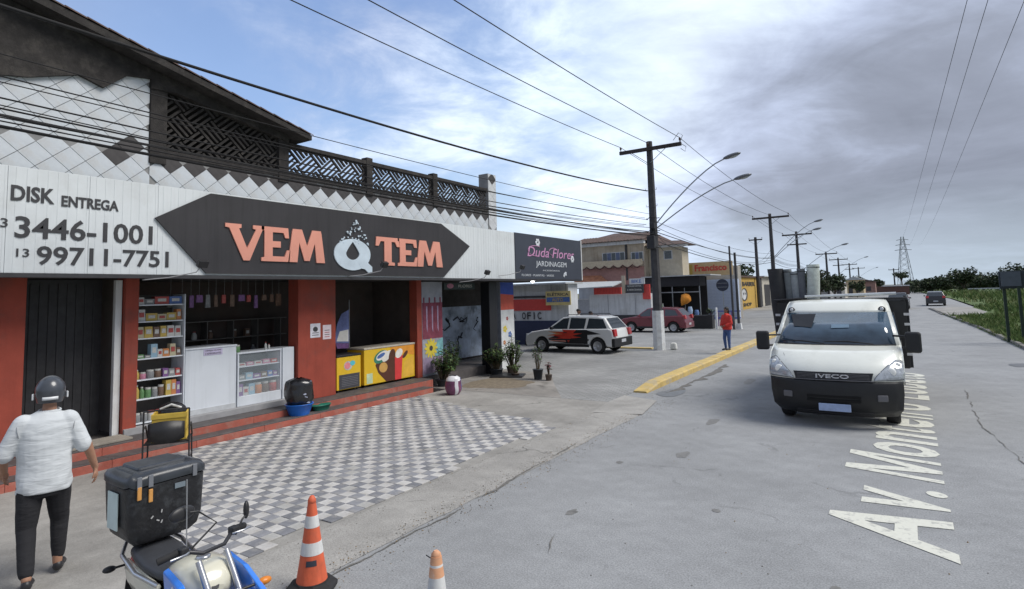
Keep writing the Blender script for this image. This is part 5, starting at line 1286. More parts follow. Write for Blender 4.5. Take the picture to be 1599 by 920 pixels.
mb = MB(); mb.ball(steer((.22, 0, .80)), (.06, .075, .075), n=18, mat=Matrix.Rotation(rad(16), 4, 'Z')); mb.build('headlight', M('headlight_glass', (.55, .58, .6), .12, .3), mo)
rows_ = [[steer((.50 + .34 * math.cos(a), y, .30 + .345 * math.sin(a) + .02 - abs(y) * .3)) for y in (-.06, -.03, 0, .03, .06)] for a in [rad(q) for q in range(20, 130, 12)]]
mb = MB(); mb.grid(rows_); o = mb.build('front_mudguard', bluep, mo); q_ = o.modifiers.new('t', 'SOLIDIFY'); q_.thickness = .006
rows_ = [[(-.86 + .36 * math.cos(a), y, .30 + .36 * math.sin(a)) for y in (-.075, -.04, 0, .04, .075)] for a in [rad(q) for q in range(60, 185, 12)]]
mb = MB(); mb.grid(rows_); o = mb.build('rear_mudguard', blk, mo); q_ = o.modifiers.new('t', 'SOLIDIFY'); q_.thickness = .006
MB().cbox((-1.21, 0, .68), (.07, .13, .08)).build('tail_light', M('tail_red', (.35, .02, .02), .3), mo, bevel=.015)
MB().cbox((-1.26, 0, .52), (.01, .17, .15), ry=.3).build('plate_holder', blk, mo)
MB().cbox((-1.12, .02, .885), (.34, .30, .014)).build('luggage_rack', dkm, mo, bevel=.004)
MB().tube([(-.30, .16, .06), (-.22, .30, .02)], .012, 6).build('side_stand', dkm, mo)
for s in (-1, 1): MB().tube([(-.30, s * .08, .30), (-.30, s * .24, .29)], .014, 6).build('footpeg', rub, mo)
# delivery box on the rack
bx = thing('delivery_box', 'large scuffed black delivery box with orange buckles strapped on the motorcycle rack', 'delivery box', (-4.50, 2.21, .916), rad(-2))
boxm = M('black_box_fabric', (.014, .014, .016), .5, var=.35, scale=5, stain=(.10, .11, .12), stain_scale=11, stain_amt=.35, bump=.3, bscale=30)
rows_ = []
for i, (z, k) in enumerate([(0, .72), (.04, .88), (.12, .96), (.30, .99), (.38, 1.0), (.39, 1.03), (.43, 1.03), (.455, .97), (.465, .80)]):
    rows_.append([(.22 * k * math.copysign(abs(math.cos(a)) ** .28, math.cos(a)), .255 * k * math.copysign(abs(math.sin(a)) ** .28, math.sin(a)), z + .012 * noise.noise(Vector((math.cos(a) * 2, math.sin(a) * 2, z)))) for a in [2 * PI * (j + .5) / 48 for j in range(48)]])
m_ = MB(); torso(m_, rows_[:5]); m_.build('box_body', boxm, bx)
m_ = MB(); torso(m_, rows_[5:]); m_.build('box_lid', M('box_lid_vinyl', (.035, .04, .048), .3, var=.3, scale=6, stain=(.16, .17, .19), stain_scale=4, stain_amt=.4), bx)
m_ = MB().cbox((-.02, 0, .472), (.26, .32, .035)).build('lid_pad', MATS['box_lid_vinyl'], bx, bevel=.025)
for y in (-.20, -.13): MB().cbox((.228, y, .35 - .03 * (y > -.15)), (.012, .026, .085)).build('strap_buckle', M('orange_strap', (.62, .30, .08), .5), bx, bevel=.004)
for y in (-.20, -.13, .16): MB().cbox((.227, y, .415), (.01, .03, .08)).build('strap', M('grey_strap', (.18, .19, .21), .6), bx, bevel=.003)
MB().cbox((-.01, -.262, .22), (.15, .006, .24)).build('sticker', M('pale_sticker', (.55, .66, .64), .5), bx)
MB().cbox((.228, .06, .34), (.004, .07, .035)).build('label_patch', M('patch_grey', (.18, .22, .25), .5), bx)
rr = random.Random(3)
for k in range(7): MB().cbox((.226, rr.uniform(-.12, .15), rr.uniform(.05, .2)), (.003, .02, .008), rx=rr.uniform(0, 3)).build('scuff', M('scuff_white', (.4, .4, .4), .8), bx)

# ================================================================ TRAFFIC CONES
coneo = M('cone_orange', (.68, .13, .055), .6, streak=.35, var=.1, scale=8, stain=(.45, .12, .07), stain_scale=6, stain_amt=.5); conew = M('cone_white', (.68, .69, .68), .6, streak=.3, var=.08, scale=9, stain=(.5, .48, .45), stain_scale=6, stain_amt=.4)
c = thing('traffic_cone', 'orange and white traffic cone with a dark patch, on a black base by the tiles', 'traffic cone', (-4.44, 3.50, .018), rad(10))
MB().lathe([(.215, 0), (.22, .03), (.20, .045), (.155, .06), (.15, .075)], n=8, smooth=False).build('base', rub, c, bevel=.006)
R0 = lambda z: .145 - .115 * (z / .75) ** .9
for z0, z1, mt, nm_ in ((.07, .30, coneo, 'orange_band'), (.30, .40, conew, 'white_band'), (.40, .52, coneo, 'orange_band'), (.52, .615, conew, 'white_band'), (.615, .72, coneo, 'orange_band')):
    e = .002 if mt is conew else 0
    MB().lathe([(R0(z0) + e, z0), (R0((z0 + z1) / 2) + e, (z0 + z1) / 2), (R0(z1) + e, z1)], n=28).build(nm_, mt, c)
MB().lathe([(.030, .715), (.036, .72), (.034, .745), (.018, .775), (.006, .78)], n=16).build('tip', coneo, c)
MB().grid([[((R0(z) + .003) * math.cos(a), (R0(z) + .003) * math.sin(a), z) for a in [rad(q) for q in range(-75, -22, 8)]] for z in (.22, .265)]).build('label_patch', M('dark_patch', (.03, .035, .05), .6), c)
c = thing('traffic_cone', 'faded pale traffic cone standing on the asphalt at the bottom edge', 'traffic cone', (-2.78, 3.22, .003))
MB().lathe([(.20, 0), (.20, .035), (.14, .05), (.13, .06)], n=8, smooth=False).build('base', rub, c, bevel=.006)
R1 = lambda z: .125 - .09 * z / .75
pale_o = M('cone_faded', (.70, .36, .20), .6, var=.15, scale=9, stain=(.7, .6, .5), stain_scale=10, stain_amt=.6)
for z0, z1, mt, nm_ in ((.06, .25, pale_o, 'orange_band'), (.25, .60, conew, 'white_band'), (.60, .665, pale_o, 'orange_band'), (.665, .68, conew, 'white_band'), (.68, .73, pale_o, 'orange_band')):
    MB().lathe([(R1(z0), z0), (R1(z1), z1)], n=26).build(nm_, mt, c)
MB().lathe([(.032, .728), (.034, .745), (.015, .765)], n=14).build('tip', pale_o, c)
MB().tube([(-.03, 0, .70), (-.10, .01, .71)], .004, 5).build('wire_hook', blk, c)

# ================================================================ CARS
def car_body_mat(n, c): return M(n, c, .32, var=.04, scale=1.5, coat=.7)
glassm = M('car_glass', (.035, .045, .055), .06, var=.1, spec=.9); blackp = M('black_bumper_plastic', (.012, .013, .015), .55, var=.15)
plate = M('number_plate', (.45, .47, .50), .5); redl = M('tail_lamp_red', (.45, .02, .02), .2, coat=.5); clrl = M('lamp_clear', (.62, .64, .66), .12, .2, coat=.5)
def car(name, label, loc, rz, paint_m, wagon=False, scale=1.0, group=None, L=4.0, decals=None, wr=.29):
    t = thing(name, label, 'car', loc, rz, group); t.scale = (scale,) * 3
    xr, xf = -1.27, 1.28                       # axles
    x0, x1 = xr - .72, xf + .80
    w = .82
    def arch(xc, r=.355): return [(xc + r * math.cos(a), .29 + r * math.sin(a)) for a in [PI * k / 10 for k in range(11)]]
    sil = [(x1 - .04, .24)] + arch(xf) + arch(xr) + [(x0 + .05, .24), (x0, .42), (x0 + .02, .62), (x0 + .08, .92), (x0 + .25, .97), (.55, .93), (x1 - .95, .92), (x1 - .30, .82), (x1 - .04, .68), (x1, .45)]
    MB().xz(sil, -w, w).build('body', paint_m, t, bevel=.055, seg=3)
    # greenhouse
    if wagon: G = [(x0 + .10, .93), (x0 + .46, 1.37), (x0 + .75, 1.43), (-.1, 1.45), (.35, 1.40), (1.06, .90)]
    else: G = [(x0 + .08, .93), (x0 + .50, 1.36), (x0 + .85, 1.43), (-.05, 1.45), (.30, 1.40), (1.02, .90)]
    def yy(z): return w * (.965 - .24 * (z - .9) / .55)
    mb = MB(); n = len(G)
    mb.add([(x, -yy(z), z) for x, z in G] + [(x, yy(z), z) for x, z in G], [(i, (i + 1) % n, n + (i + 1) % n, n + i) for i in range(n)] + [tuple(range(n)), tuple(range(n, 2 * n))[::-1]])
    mb.build('roof', paint_m, t, bevel=.04, seg=2)
    def side_pane(P, s, nm='side_window', mt=glassm, d=.004):
        k = len(P); a = [(x, s * (yy(z) + d), z) for x, z in P]; b = [(x, s * (yy(z) - .01), z) for x, z in P]
        return MB().add(a + b, [tuple(range(k))] + [(i, (i + 1) % k, k + (i + 1) % k, k + i) for i in range(k)]).build(nm, mt, t)
    for s in (-1, 1):
        if wagon:
            side_pane([(x0 + .30, .96), (x0 + .52, 1.33), (-.86, 1.36), (-.80, .96)], s)
            side_pane([(-.70, .96), (-.74, 1.36), (-.05, 1.38), (-.02, .95)], s); side_pane([(.06, .95), (.03, 1.38), (.30, 1.345), (.90, .94)], s)
        else:
            side_pane([(x0 + .42, .98), (x0 + .62, 1.28), (-.80, 1.34), (-.78, .96)], s)
            side_pane([(-.70, .96), (-.70, 1.35), (-.02, 1.38), (.0, .95)], s); side_pane([(.08, .95), (.06, 1.38), (.27, 1.345), (.86, .94)], s)
        for xx in (-.62, .14): MB().cbox((xx, s * (w + .012), .80), (.15, .025, .03)).build('door_handle', blackp, t, bevel=.006)
        for xx in (-.72, .03): MB().box(xx, xx + .008, s * w - .003, s * w + .003, .34, .92).build('door_gap', blackp, t)
        MB().cbox((.72, s * (w + .09), .98), (.10, .16, .12)).build('wing_mirror', blackp if wagon else paint_m, t, bevel=.025)
        MB().box(xr + .36, xf - .36, s * w - .01, s * w + .012, .25, .36).build('sill', blackp, t, bevel=.006)
        if wagon: MB().box(xr + .36, xf - .36, s * w - .01, s * w + .010, .50, .56).build('side_moulding', blackp, t)
        MB().cbox((x1 - .10, s * .58, .66), (.18, .34, .16), rz=-s * .25).build('headlight', clrl, t, bevel=.03)
        if wagon: MB().cbox((x0 + .055, s * (w - .15), .80), (.16, .24, .28), ry=0.12).build('tail_light', redl, t, bevel=.02)
        else: MB().cbox((x0 + .09, s * (w - .14), .88), (.20, .24, .24), ry=.2).build('tail_light', redl, t, bevel=.03)
    # windscreen and rear window
    def cross(xa, za, xb, zb, ins, nm, out):
        ya, yb_ = yy(za) - ins, yy(zb) - ins * 1.2
        nx = (zb - za) * out; nz = -(xb - xa) * out; l = math.hypot(nx, nz); nx, nz = nx / l * .006, nz / l * .006
        MB().add([(xa + nx, -ya, za + nz), (xa + nx, ya, za + nz), (xb + nx, yb_, zb + nz), (xb + nx, -yb_, zb + nz)], [(0, 1, 2, 3)]).build(nm, glassm, t)
    cross(G[-1][0] - .04, .93, G[-2][0] + .03, G[-2][1] - .03, .07, 'windscreen', 1)
    cross(G[0][0] + .03, .96, G[1][0] - .02, G[1][1] - .02, .10, 'rear_window', -1)
    MB().box(x0 - .03, x0 + .12, -w - .005, w + .005, .26, .60).build('rear_bumper', blackp if wagon else paint_m, t, bevel=.03)
    MB().box(x1 - .10, x1 + .02, -w + .01, w - .01, .24, .52).build('front_bumper', blackp if wagon else paint_m, t, bevel=.03)
    MB().box(x1 - .03, x1 + .008, -.42, .42, .56, .70).build('grille', blackp, t, bevel=.01)
    for xx in (x0 - .036, x1 + .022): MB().box(xx, xx + .006, -.2, .2, .42, .54).build('number_plate', plate, t)
    for xc in (xr, xf):
        MB().cbox((xc, 0, .42), (.66, 1.44, .40)).build('wheel_well', blackp, t)
        for s in (-1, 1):
            wh = bpy.data.objects.new('wheel', None); COL.objects.link(wh); wh.parent = t; wh.location = (xc, s * (w - .10), wr)
            MB().lathe([(wr - .10, -.09), (wr - .02, -.10), (wr, -.07), (wr, .07), (wr - .02, .10), (wr - .10, .09), (wr - .10, -.09)], (0, 0, 0), 28, mat=rotX()).build('tyre', rub, wh)
            m4 = rotX() if s < 0 else Matrix.Rotation(PI, 4, 'Z') @ rotX()
            h = MB().lathe([(wr - .10, .02), (wr - .095, .085), (wr - .12, .088), (wr - .13, .03), (.02, .03)], (0, 0, 0), 28, mat=m4)
            for k in range(10):
                a = 2 * PI * k / 10; p = [(math.cos(a - .09) * .05, math.sin(a - .09) * .05, .075), (math.cos(a + .09) * .05, math.sin(a + .09) * .05, .075), (math.cos(a + .07) * (wr - .11), math.sin(a + .07) * (wr - .11), .07), (math.cos(a - .07) * (wr - .11), math.sin(a - .07) * (wr - .11), .07)]
                h.add([m4 @ Vector(q) for q in p], [(0, 1, 2, 3)])
            h.lathe([(.055, .03), (.055, .085), (.03, .09)], (0, 0, 0), 14, mat=m4)
            h.build('rim', M('alloy', (.52, .53, .55), .35, .6), wh)
    if wagon:
        for s in (-1, 1): MB().tube([(x0 + .75, s * .56, 1.46), (x0 + .80, s * .56, 1.50), (.1, s * .56, 1.51), (.15, s * .56, 1.47)], .014, 6).build('roof_rail', blackp, t)
    for nm, mt, P, z in (decals or []):
        for s in (1,):
            k = len(P); MB().add([(x, s * (w + .004 + z * .002), zz) for x, zz in P] + [(x, s * (w - .002), zz) for x, zz in P], [tuple(range(k))] + [(i, (i + 1) % k, k + (i + 1) % k, k + i) for i in range(k)]).build(nm, mt, t)
    return t
white_p = car_body_mat('car_white', (.70, .71, .70)); dred_p = car_body_mat('car_dark_red', (.15, .012, .024)); blk_p = car_body_mat('car_black', (.012, .014, .018))
dr_ = M('decal_red', (.62, .05, .03), .4); db_ = M('decal_black', (.015, .015, .017), .4); do_ = M('decal_orange', (.65, .28, .12), .4); dp_ = M('decal_pale_red', (.62, .25, .20), .4)
dec = [('decal', db_, [(-.86, .92), (.15, .92), (.35, .72), (.9, .60), (.2, .52), (.75, .44), (.1, .40), (.9, .37), (-.86, .37)], 0),
       ('decal', db_, [(-1.45, .76), (-.86, .90), (-.86, .72)], 0.2),
       ('decal', do_, [(.10, .84), (.95, .84), (.55, .76), (1.0, .68), (.20, .66)], 1), ('decal', dp_, [(.2, .58), (1.0, .58), (.65, .52), (.9, .46), (.1, .44)], 1),
       ('decal', dr_, [(-.38, .92), (.28, .92), (.20, .84), (.62, .80), (.25, .74), (.85, .70), (.35, .62), (.62, .55), (.10, .55), (.0, .42), (-.12, .58), (-.58, .62), (-.18, .68), (-.62, .78), (-.22, .78)], 2)]
car('parked_car', 'white estate car with red and black flame decals parked facing the shops', (-11.66, 23.05, .012), rad(178), white_p, True, 1.05, 'cars on the forecourt', decals=dec)
car('parked_car', 'dark red hatchback parked behind the white based utility pole', (-12.45, 35.2, .012), rad(180), dred_p, False, 1.02, 'cars on the forecourt')
car('parked_car', 'dark car standing far off where the kerb on the right ends', (3.45, 79.2, .01), rad(88), blk_p, False, 1.06)
car('dark_car', 'dark car driving on the road just behind the white flatbed truck', (0.05, 70.2, .003), rad(-92), blk_p, False, 1.1)

# ================================================================ FLATBED TRUCK
tr = thing('flatbed_truck', 'white cab flatbed truck with black bumper driving towards the viewer', 'truck', (-1.07, 11.9, .003))
twhite = M('truck_white', (.78, .80, .74), .3, var=.05, scale=1.2, coat=.6, stain=(.45, .45, .40), stain_scale=1.5, stain_amt=.3)
tglass = M('truck_glass', (.045, .075, .11), .05, var=.5, scale=1.6, spec=.9)
prof_ = [('bumper', .22, .20, .88, 1), ('bumper', .04, .34, .96, 0), ('bumper', .00, .60, .985, 0), ('bumper', .00, .78, .985, 0), ('grille', .02, .825, .99, 0), ('hood', .06, .975, .995, 0), ('hood', .16, 1.10, .995, 0), ('hood', .42, 1.26, .99, 0), ('ws', .74, 1.385, .975, 0), ('ws', 1.50, 1.95, .865, 0), ('roof', 1.56, 2.00, .855, 0), ('roof', 1.70, 2.13, .83, 0), ('roof', 1.95, 2.19, .80, 0), ('roof', 2.35, 2.20, .79, 0)]  # bumper lip drawn lower, in place of the shade beneath the truck
NU = 16
def fpoint(i, u, out=0.0):
    _, y, z, hw, _ = prof_[i]
    sw = (.30 if z < 1.2 else .20) * abs(u) ** 3.2
    if i >= 12: sw *= .2
    return (hw * 1.062 * u, y + sw - out, z + (-.02 * abs(u) ** 4 if z > 2 else 0) + out * .3)
def fstrip(i0, i1, name, mat, u0=-1.0, u1=1.0, out=0.0, thick=.0):
    rws = [[fpoint(i, u0 + (u1 - u0) * k / NU, out) for k in range(NU + 1)] for i in range(i0, i1 + 1)]
    mb = MB(); mb.grid(rws); o = mb.build(name, mat, tr)
    s = o.modifiers.new('t', 'SOLIDIFY'); s.thickness = .02; s.offset = -1 if False else 0
    return o
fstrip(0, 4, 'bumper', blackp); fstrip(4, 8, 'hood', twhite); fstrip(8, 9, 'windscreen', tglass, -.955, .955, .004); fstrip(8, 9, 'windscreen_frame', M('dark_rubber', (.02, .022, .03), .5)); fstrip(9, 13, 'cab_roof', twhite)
for s in (-1, 1):
    fstrip(8, 9, 'a_pillar', twhite, s * .955, s * 1.0, .012)
    edge = [fpoint(i, s) for i in range(4, 14)]
    side = [(x, y, z) for x, y, z in edge] + [(s * 1.05, 2.35, 1.3), (s * 1.045, 2.35, .62), (s * 1.045, 1.32, .62), (s * 1.045, 1.22, .86), (s * 1.045, .98, .96), (s * 1.045, .62, .90), (s * 1.045, .40, .80)]
    o = MB().poly(side).build('cab_side', twhite, tr, fix=True); q_ = o.modifiers.new('t', 'SOLIDIFY'); q_.thickness = .03
    MB().prism([(s * 1.04, 1.12, 1.42), (s * .96, 1.62, 1.90), (s * .95, 2.12, 1.93), (s * 1.04, 2.15, 1.42)], (s * .02, 0, 0)).build('side_window', tglass, tr)
    # mirrors on arms
    for z_a in (1.55, 1.35): MB().tube([(s * .95, 1.0, z_a), (s * 1.15, .85, z_a)], .02, 6).build('mirror_arm', blackp, tr)
    MB().cbox((s * 1.25, .82, 1.45), (.24, .12, .37), rz=-s * .12).build('mirror_housing', blackp, tr, bevel=.045, seg=3)
    # headlights rising outwards, following the curve of the nose
    def surf(u, z, out):
        i = 4
        while i < 7 and z > prof_[i + 1][2]: i += 1
        f = (z - prof_[i][2]) / (prof_[i + 1][2] - prof_[i][2]); f = max(0, min(1, f))
        a, b_ = Vector(fpoint(i, s * u)), Vector(fpoint(i + 1, s * u)); q = a.lerp(b_, f)
        return (q.x * (1 + out * .5 * u ** 3), q.y - out, z)
    def lo_z(u): return .835 + .03 * max(0, u - .6)
    def hi_z(u): return lo_z(u) + .035 + .33 * min(1, max(0, (u - .60) / .32)) ** .8 - .06 * max(0, u - .9) / .1
    us = [.60 + .405 * k / 12 for k in range(13)]
    def lampgrid(e, out, nm, mt, par=None, ua=0, ub=13):
        m_ = MB(); m_.grid([[surf(u, lo_z(u) + e + (hi_z(u) - lo_z(u) - 2 * e) * j / 6, out) for u in us[ua:ub]] for j in range(7)])
        o = m_.build(nm, mt, par or tr); q_ = o.modifiers.new('t', 'SOLIDIFY'); q_.thickness = .008; return o
    hl = lampgrid(0, .014, 'headlight', M('headlamp_rim', (.10, .11, .12), .3))
    lampgrid(.014, .022, 'headlight_glass', M('headlamp_grey', (.42, .45, .48), .10, .2, var=.35, scale=22, coat=.9), hl)
    for uu, zz, rr0 in ((.84, .985, .070), (.93, 1.09, .045)):
        q = surf(uu, zz, .012); MB().ball(q, (rr0, .022, rr0), n=16).build('headlight_bulb', M('lit_headlamp', (.95, .95, .90), .1, coat=1), hl)
    # roof corner lamps
    ml = Matrix.Rotation(PI / 2 - .7, 4, 'X')
    e = MB().lathe([(.062, 0), (.066, .03), (.05, .035)], fpoint(10, s * .88, .01), 16, mat=Matrix.Rotation(PI / 2, 4, 'X')).build('roof_lamp', blackp, tr)
    q = fpoint(10, s * .88, .05); MB().ball(q, (.036, .02, .036), n=12).build('lamp_lens', clrl, e)
    # front wheel
    wh = bpy.data.objects.new('wheel', None); COL.objects.link(wh); wh.parent = tr; wh.location = (s * .86, .95, .345)
    my = Matrix.Rotation(PI / 2, 4, 'Y')
    MB().lathe([(.24, -.10), (.32, -.11), (.345, -.08), (.345, .08), (.32, .11), (.24, .10), (.24, -.10)], (0, 0, 0), 30, mat=my).build('tyre', rub, wh)
    MB().lathe([(.24, -.08), (.22, -.06), (.10, -.02), (.10, .02), (.22, .06), (.24, .08)], (0, 0, 0), 24, mat=my).build('rim', M('steel_rim', (.30, .30, .30), .5, .5), wh)
    for yq in (3.9,):
        wh = bpy.data.objects.new('wheel', None); COL.objects.link(wh); wh.parent = tr; wh.location = (s * .84, yq, .345)
        MB().lathe([(.20, -.20), (.32, -.21), (.345, -.18), (.345, .18), (.32, .21), (.20, .20)], (0, 0, 0), 30, mat=my).build('tyre', rub, wh)
# grille with name and badge panel
rws = [[fpoint(4, u, .014) for u in [-.56 + 1.12 * k / 12 for k in range(13)]], [(p[0] * 1.06, p[1], p[2] - .012) for p in [fpoint(5, u, .014) for u in [-.56 + 1.12 * k / 12 for k in range(13)]]]]
g_ = MB(); g_.grid(rws); g_ = g_.build('grille', blackp, tr)
tl_ = M('truck_badge', (.72, .72, .72), .3, .4)
bl_ = lettering('badge_lettering', 'IVECO', -.26, .26, .868, .935, tl_, tr, lambda a, b, d: (a, .012 - d + .20 * (b - .868), b), .02, .012)
MB().tube([fpoint(4, -.60, .02), fpoint(4, -.3, .03), fpoint(4, .3, .03), fpoint(4, .60, .02)], .008, 5).build('grille_lip', M('grey_lip', (.12, .12, .13), .4), tr)
for k in range(2): MB().box(-.42, .42, -.008, .004, .46 + k * .07, .50 + k * .07).build('air_slot', M('void_black', (.006, .006, .006), .9), tr)
for s in (-1, 1): MB().cbox((s * .74, .085, .55), (.16, .03, .11), rz=s * .28).build('fog_recess', M('grey_lip', (.12, .12, .13), .4), tr, bevel=.02)
MB().box(-.24, .26, -.028, -.012, .30, .43).build('number_plate', M('plate_pale_blue', (.33, .42, .62), .6, var=.25, scale=8), tr, bevel=.008)
# wipers, sun visor, seats seen through the glass
def wsp(u, v, out=.02):
    a = Vector(fpoint(8, u, out)); b = Vector(fpoint(9, u, out)); return a.lerp(b, v)
for (u0, u1) in ((-.90, -.15), (-.15, .62)):
    MB().tube([wsp(u0 if u0 < -.5 else u0 + .0, .09), wsp((u0 + u1) / 2, .10, .035), wsp(u1, .03)], [.008, .012, .010], 5).build('wiper', blackp, tr)
P = [wsp(-.86, .95, .035), wsp(-.36, .96, .035), wsp(-.40, .52, .035), wsp(-.74, .56, .035)]
MB().add(P, [(0, 1, 2, 3)]).build('sun_visor', M('visor_dark', (.012, .014, .018), .5), tr)
P = [wsp(-.05, .62, .033), wsp(.26, .62, .033), wsp(.26, .52, .033), wsp(-.05, .50, .033)]
MB().add(P, [(0, 1, 2, 3)]).build('dashboard_papers', M('paper_glow', (.16, .24, .32), .3), tr)  # flat dull blue panel on the windscreen
# bulkhead, bed and stake sides
dkst = M('truck_black_steel', (.018, .018, .02), .5, var=.2)
MB().box(-1.2, 1.2, 2.50, 2.56, .80, 2.16).build('bulkhead', dkst, tr, bevel=.01)
MB().box(-1.22, 1.22, 2.46, 2.58, 2.165, 2.22).build('headboard_rail', dkst, tr, bevel=.01)
MB().tube([(-.62, 2.40, 2.27), (1.05, 2.40, 2.30)], .030, 8).build('headboard_tube', M('pale_tube', (.55, .58, .60), .4, .3), tr)
MB().tube([(-1.26, 2.44, 2.20), (-.60, 2.42, 2.235)], .022, 8).build('ladder_rail', dkst, tr)
MB().box(-1.18, 1.18, 2.57, 6.7, .78, .86).build('load_bed', M('bed_timber', (.10, .08, .06), .9, var=.3), tr)
MB().box(-.35, .35, 1.2, 6.6, .45, .76).build('chassis', dkst, tr)
for s in (-1, 1):
    for k in range(6): MB().box(s * 1.185 - .02, s * 1.185 + .02, 2.66, 6.66, .88 + k * .22, 1.05 + k * .22).build('side_plank', dkst, tr, bevel=.004)
    for yy_ in (2.62, 4.0, 5.3, 6.68): MB().box(s * 1.215 - .02, s * 1.215 + .03, yy_ - .04, yy_ + .04, .80, 2.18).build('stake', dkst, tr)
    for k in range(5): MB().box(s * 1.20 - .05, s * 1.20 + .05, 2.47, 2.485, 1.05 + k * .20, 1.10 + k * .20).build('reflector', M('reflector_white', (.6, .6, .62), .4), tr)
for i, (x, r, c, nm_, top, tilt) in enumerate(((-2.32, .17, (.025, .026, .03), 'black roll', 2.92, -.06), (-2.11, .09, (.17, .19, .20), 'dark grey bundle', 2.90, -.04), (-2.01, .09, (.30, .33, .35), 'grey bundle', 2.84, -.02),
                                                (-1.91, .085, (.12, .13, .15), 'slim charcoal bundle', 2.90, .0), (-1.76, .13, (.55, .60, .56), 'pale cream roll', 2.98, .05))):
    t = thing('cargo_roll', nm_ + ' standing upright in the load behind the truck cab, %s' % ['leftmost', 'second from left', 'middle one', 'fourth from left', 'rightmost'][i], 'roll', (x + .12, 14.75, .87), 0)
    H = top - .87; m_ = MB(); rws = []
    for k in range(9):
        z = H * k / 8; rws.append([(r * (1 + .12 * noise.noise(Vector((math.cos(a) * 2, math.sin(a) * 2, z * 2 + i * 5)))) * math.cos(a) + tilt * z, r * math.sin(a), z) for a in [2 * PI * j / 18 for j in range(18)]])
    torso(m_, rws); m_.build('roll', M('roll_%d' % i, c, .7, var=.25, scale=6), t)
    MB().tube([(tilt * H + r * .9 * math.cos(a), r * .9 * math.sin(a), H * .97) for a in [2 * PI * j / 14 for j in range(15)]], .02, 5, cap=False).build('rim_band', M('roll_band', (.05, .055, .06), .7), t)

# seams, slats and other small trim of the truck
seam = M('seam_dark', (.02, .02, .022), .7)
for s in (-1, 1):
    MB().tube([surf_pt for surf_pt in [tuple(Vector(fpoint(i, s * u, .004))) for i, u in ((5, .62), (6, .72), (7, .80), (8, .90))]], .005, 4).build('bonnet_seam', seam, tr)
    MB().tube([(s * 1.075, 1.28, .64), (s * 1.075, 1.26, 1.40), (s * .985, 1.66, 1.96)], .006, 4).build('door_seam', seam, tr)
    MB().cbox((s * 1.08, 1.42, 1.16), (.02, .14, .03)).build('door_handle', blackp, tr)
MB().tube([fpoint(8, u, .018) for u in [-.95 + 1.9 * k / 12 for k in range(13)]], .014, 5).build('cowl_trim', seam, tr)
for k in range(5): MB().tube([fpoint(4, u, .020 + .0) [:2] + (.842 + k * .024,) for u in [-.54 + 1.08 * j / 8 for j in range(9)]], .0035, 4).build('grille_slat', M('grey_lip', (.12, .12, .13), .4), tr)
for k in range(3): MB().tube([(x, -.012 + .3 * abs(x) ** 3.2, .235 + k * .03) for x in [-.6 + 1.2 * j / 8 for j in range(9)]], .006, 4).build('lower_slat', seam, tr)
MB().tube([(-.35, 1.02, 1.42), (-.33, .98, 1.5)], .02, 6).build('steering_column', seam, tr)
MB().lathe([(.16, 0), (.175, .012), (.16, .024), (.15, .012), (.16, 0)], (-.42, 1.12, 1.47), 20, mat=Matrix.Rotation(1.0, 4, 'X')).build('steering_wheel', seam, tr)

# ================================================================ POLES, LAMPS AND WIRES
polem = M('pole_concrete_dark', (.055, .055, .06), .9, var=.25, scale=5, world=True, bump=.3); polew = M('pole_whitewash', (.66, .68, .68), .85, var=.1, scale=5, world=True, stain=(.38, .36, .33), stain_scale=4, stain_amt=.5)
arm_m = M('crossarm_timber', (.05, .042, .04), .9, var=.3, scale=8); ins = M('insulator', (.10, .06, .05), .3); galv = M('galvanised', (.30, .32, .34), .5, .6, var=.15); wire_m = M('wire_black', (.012, .012, .014), .8)
lampd = M('lamp_body', (.16, .17, .19), .4, .4)
def lamp_arm(par, z0, dx, dy, dz, rise=.45):
    pts = []
    for k in range(9):
        f = k / 8; pts.append((.13 + dx * f, dy * f, z0 + dz * (1 - (1 - f) ** 1.35)))
    MB().tube(pts, .026, 7).build('lamp_arm', galv, par)
    p = Vector(pts[-1]); d = Vector((dx, dy, .25 * dx)).normalized()
    rz_ = math.atan2(d.y, d.x)
    m4 = Matrix.Rotation(rz_, 4, 'Z') @ Matrix.Rotation(-.20, 4, 'Y')
    mb = MB(); mb.ball(p + d * .30, (.36, .16, .085), n=16, mat=m4); h = mb.build('lamp_head', lampd, par)
    mb = MB(); mb.ball(p + d * .36 - Vector((0, 0, .05)), (.20, .11, .06), n=14, mat=m4); mb.build('lamp_lens', M('lamp_glass', (.42, .45, .46), .2), h)
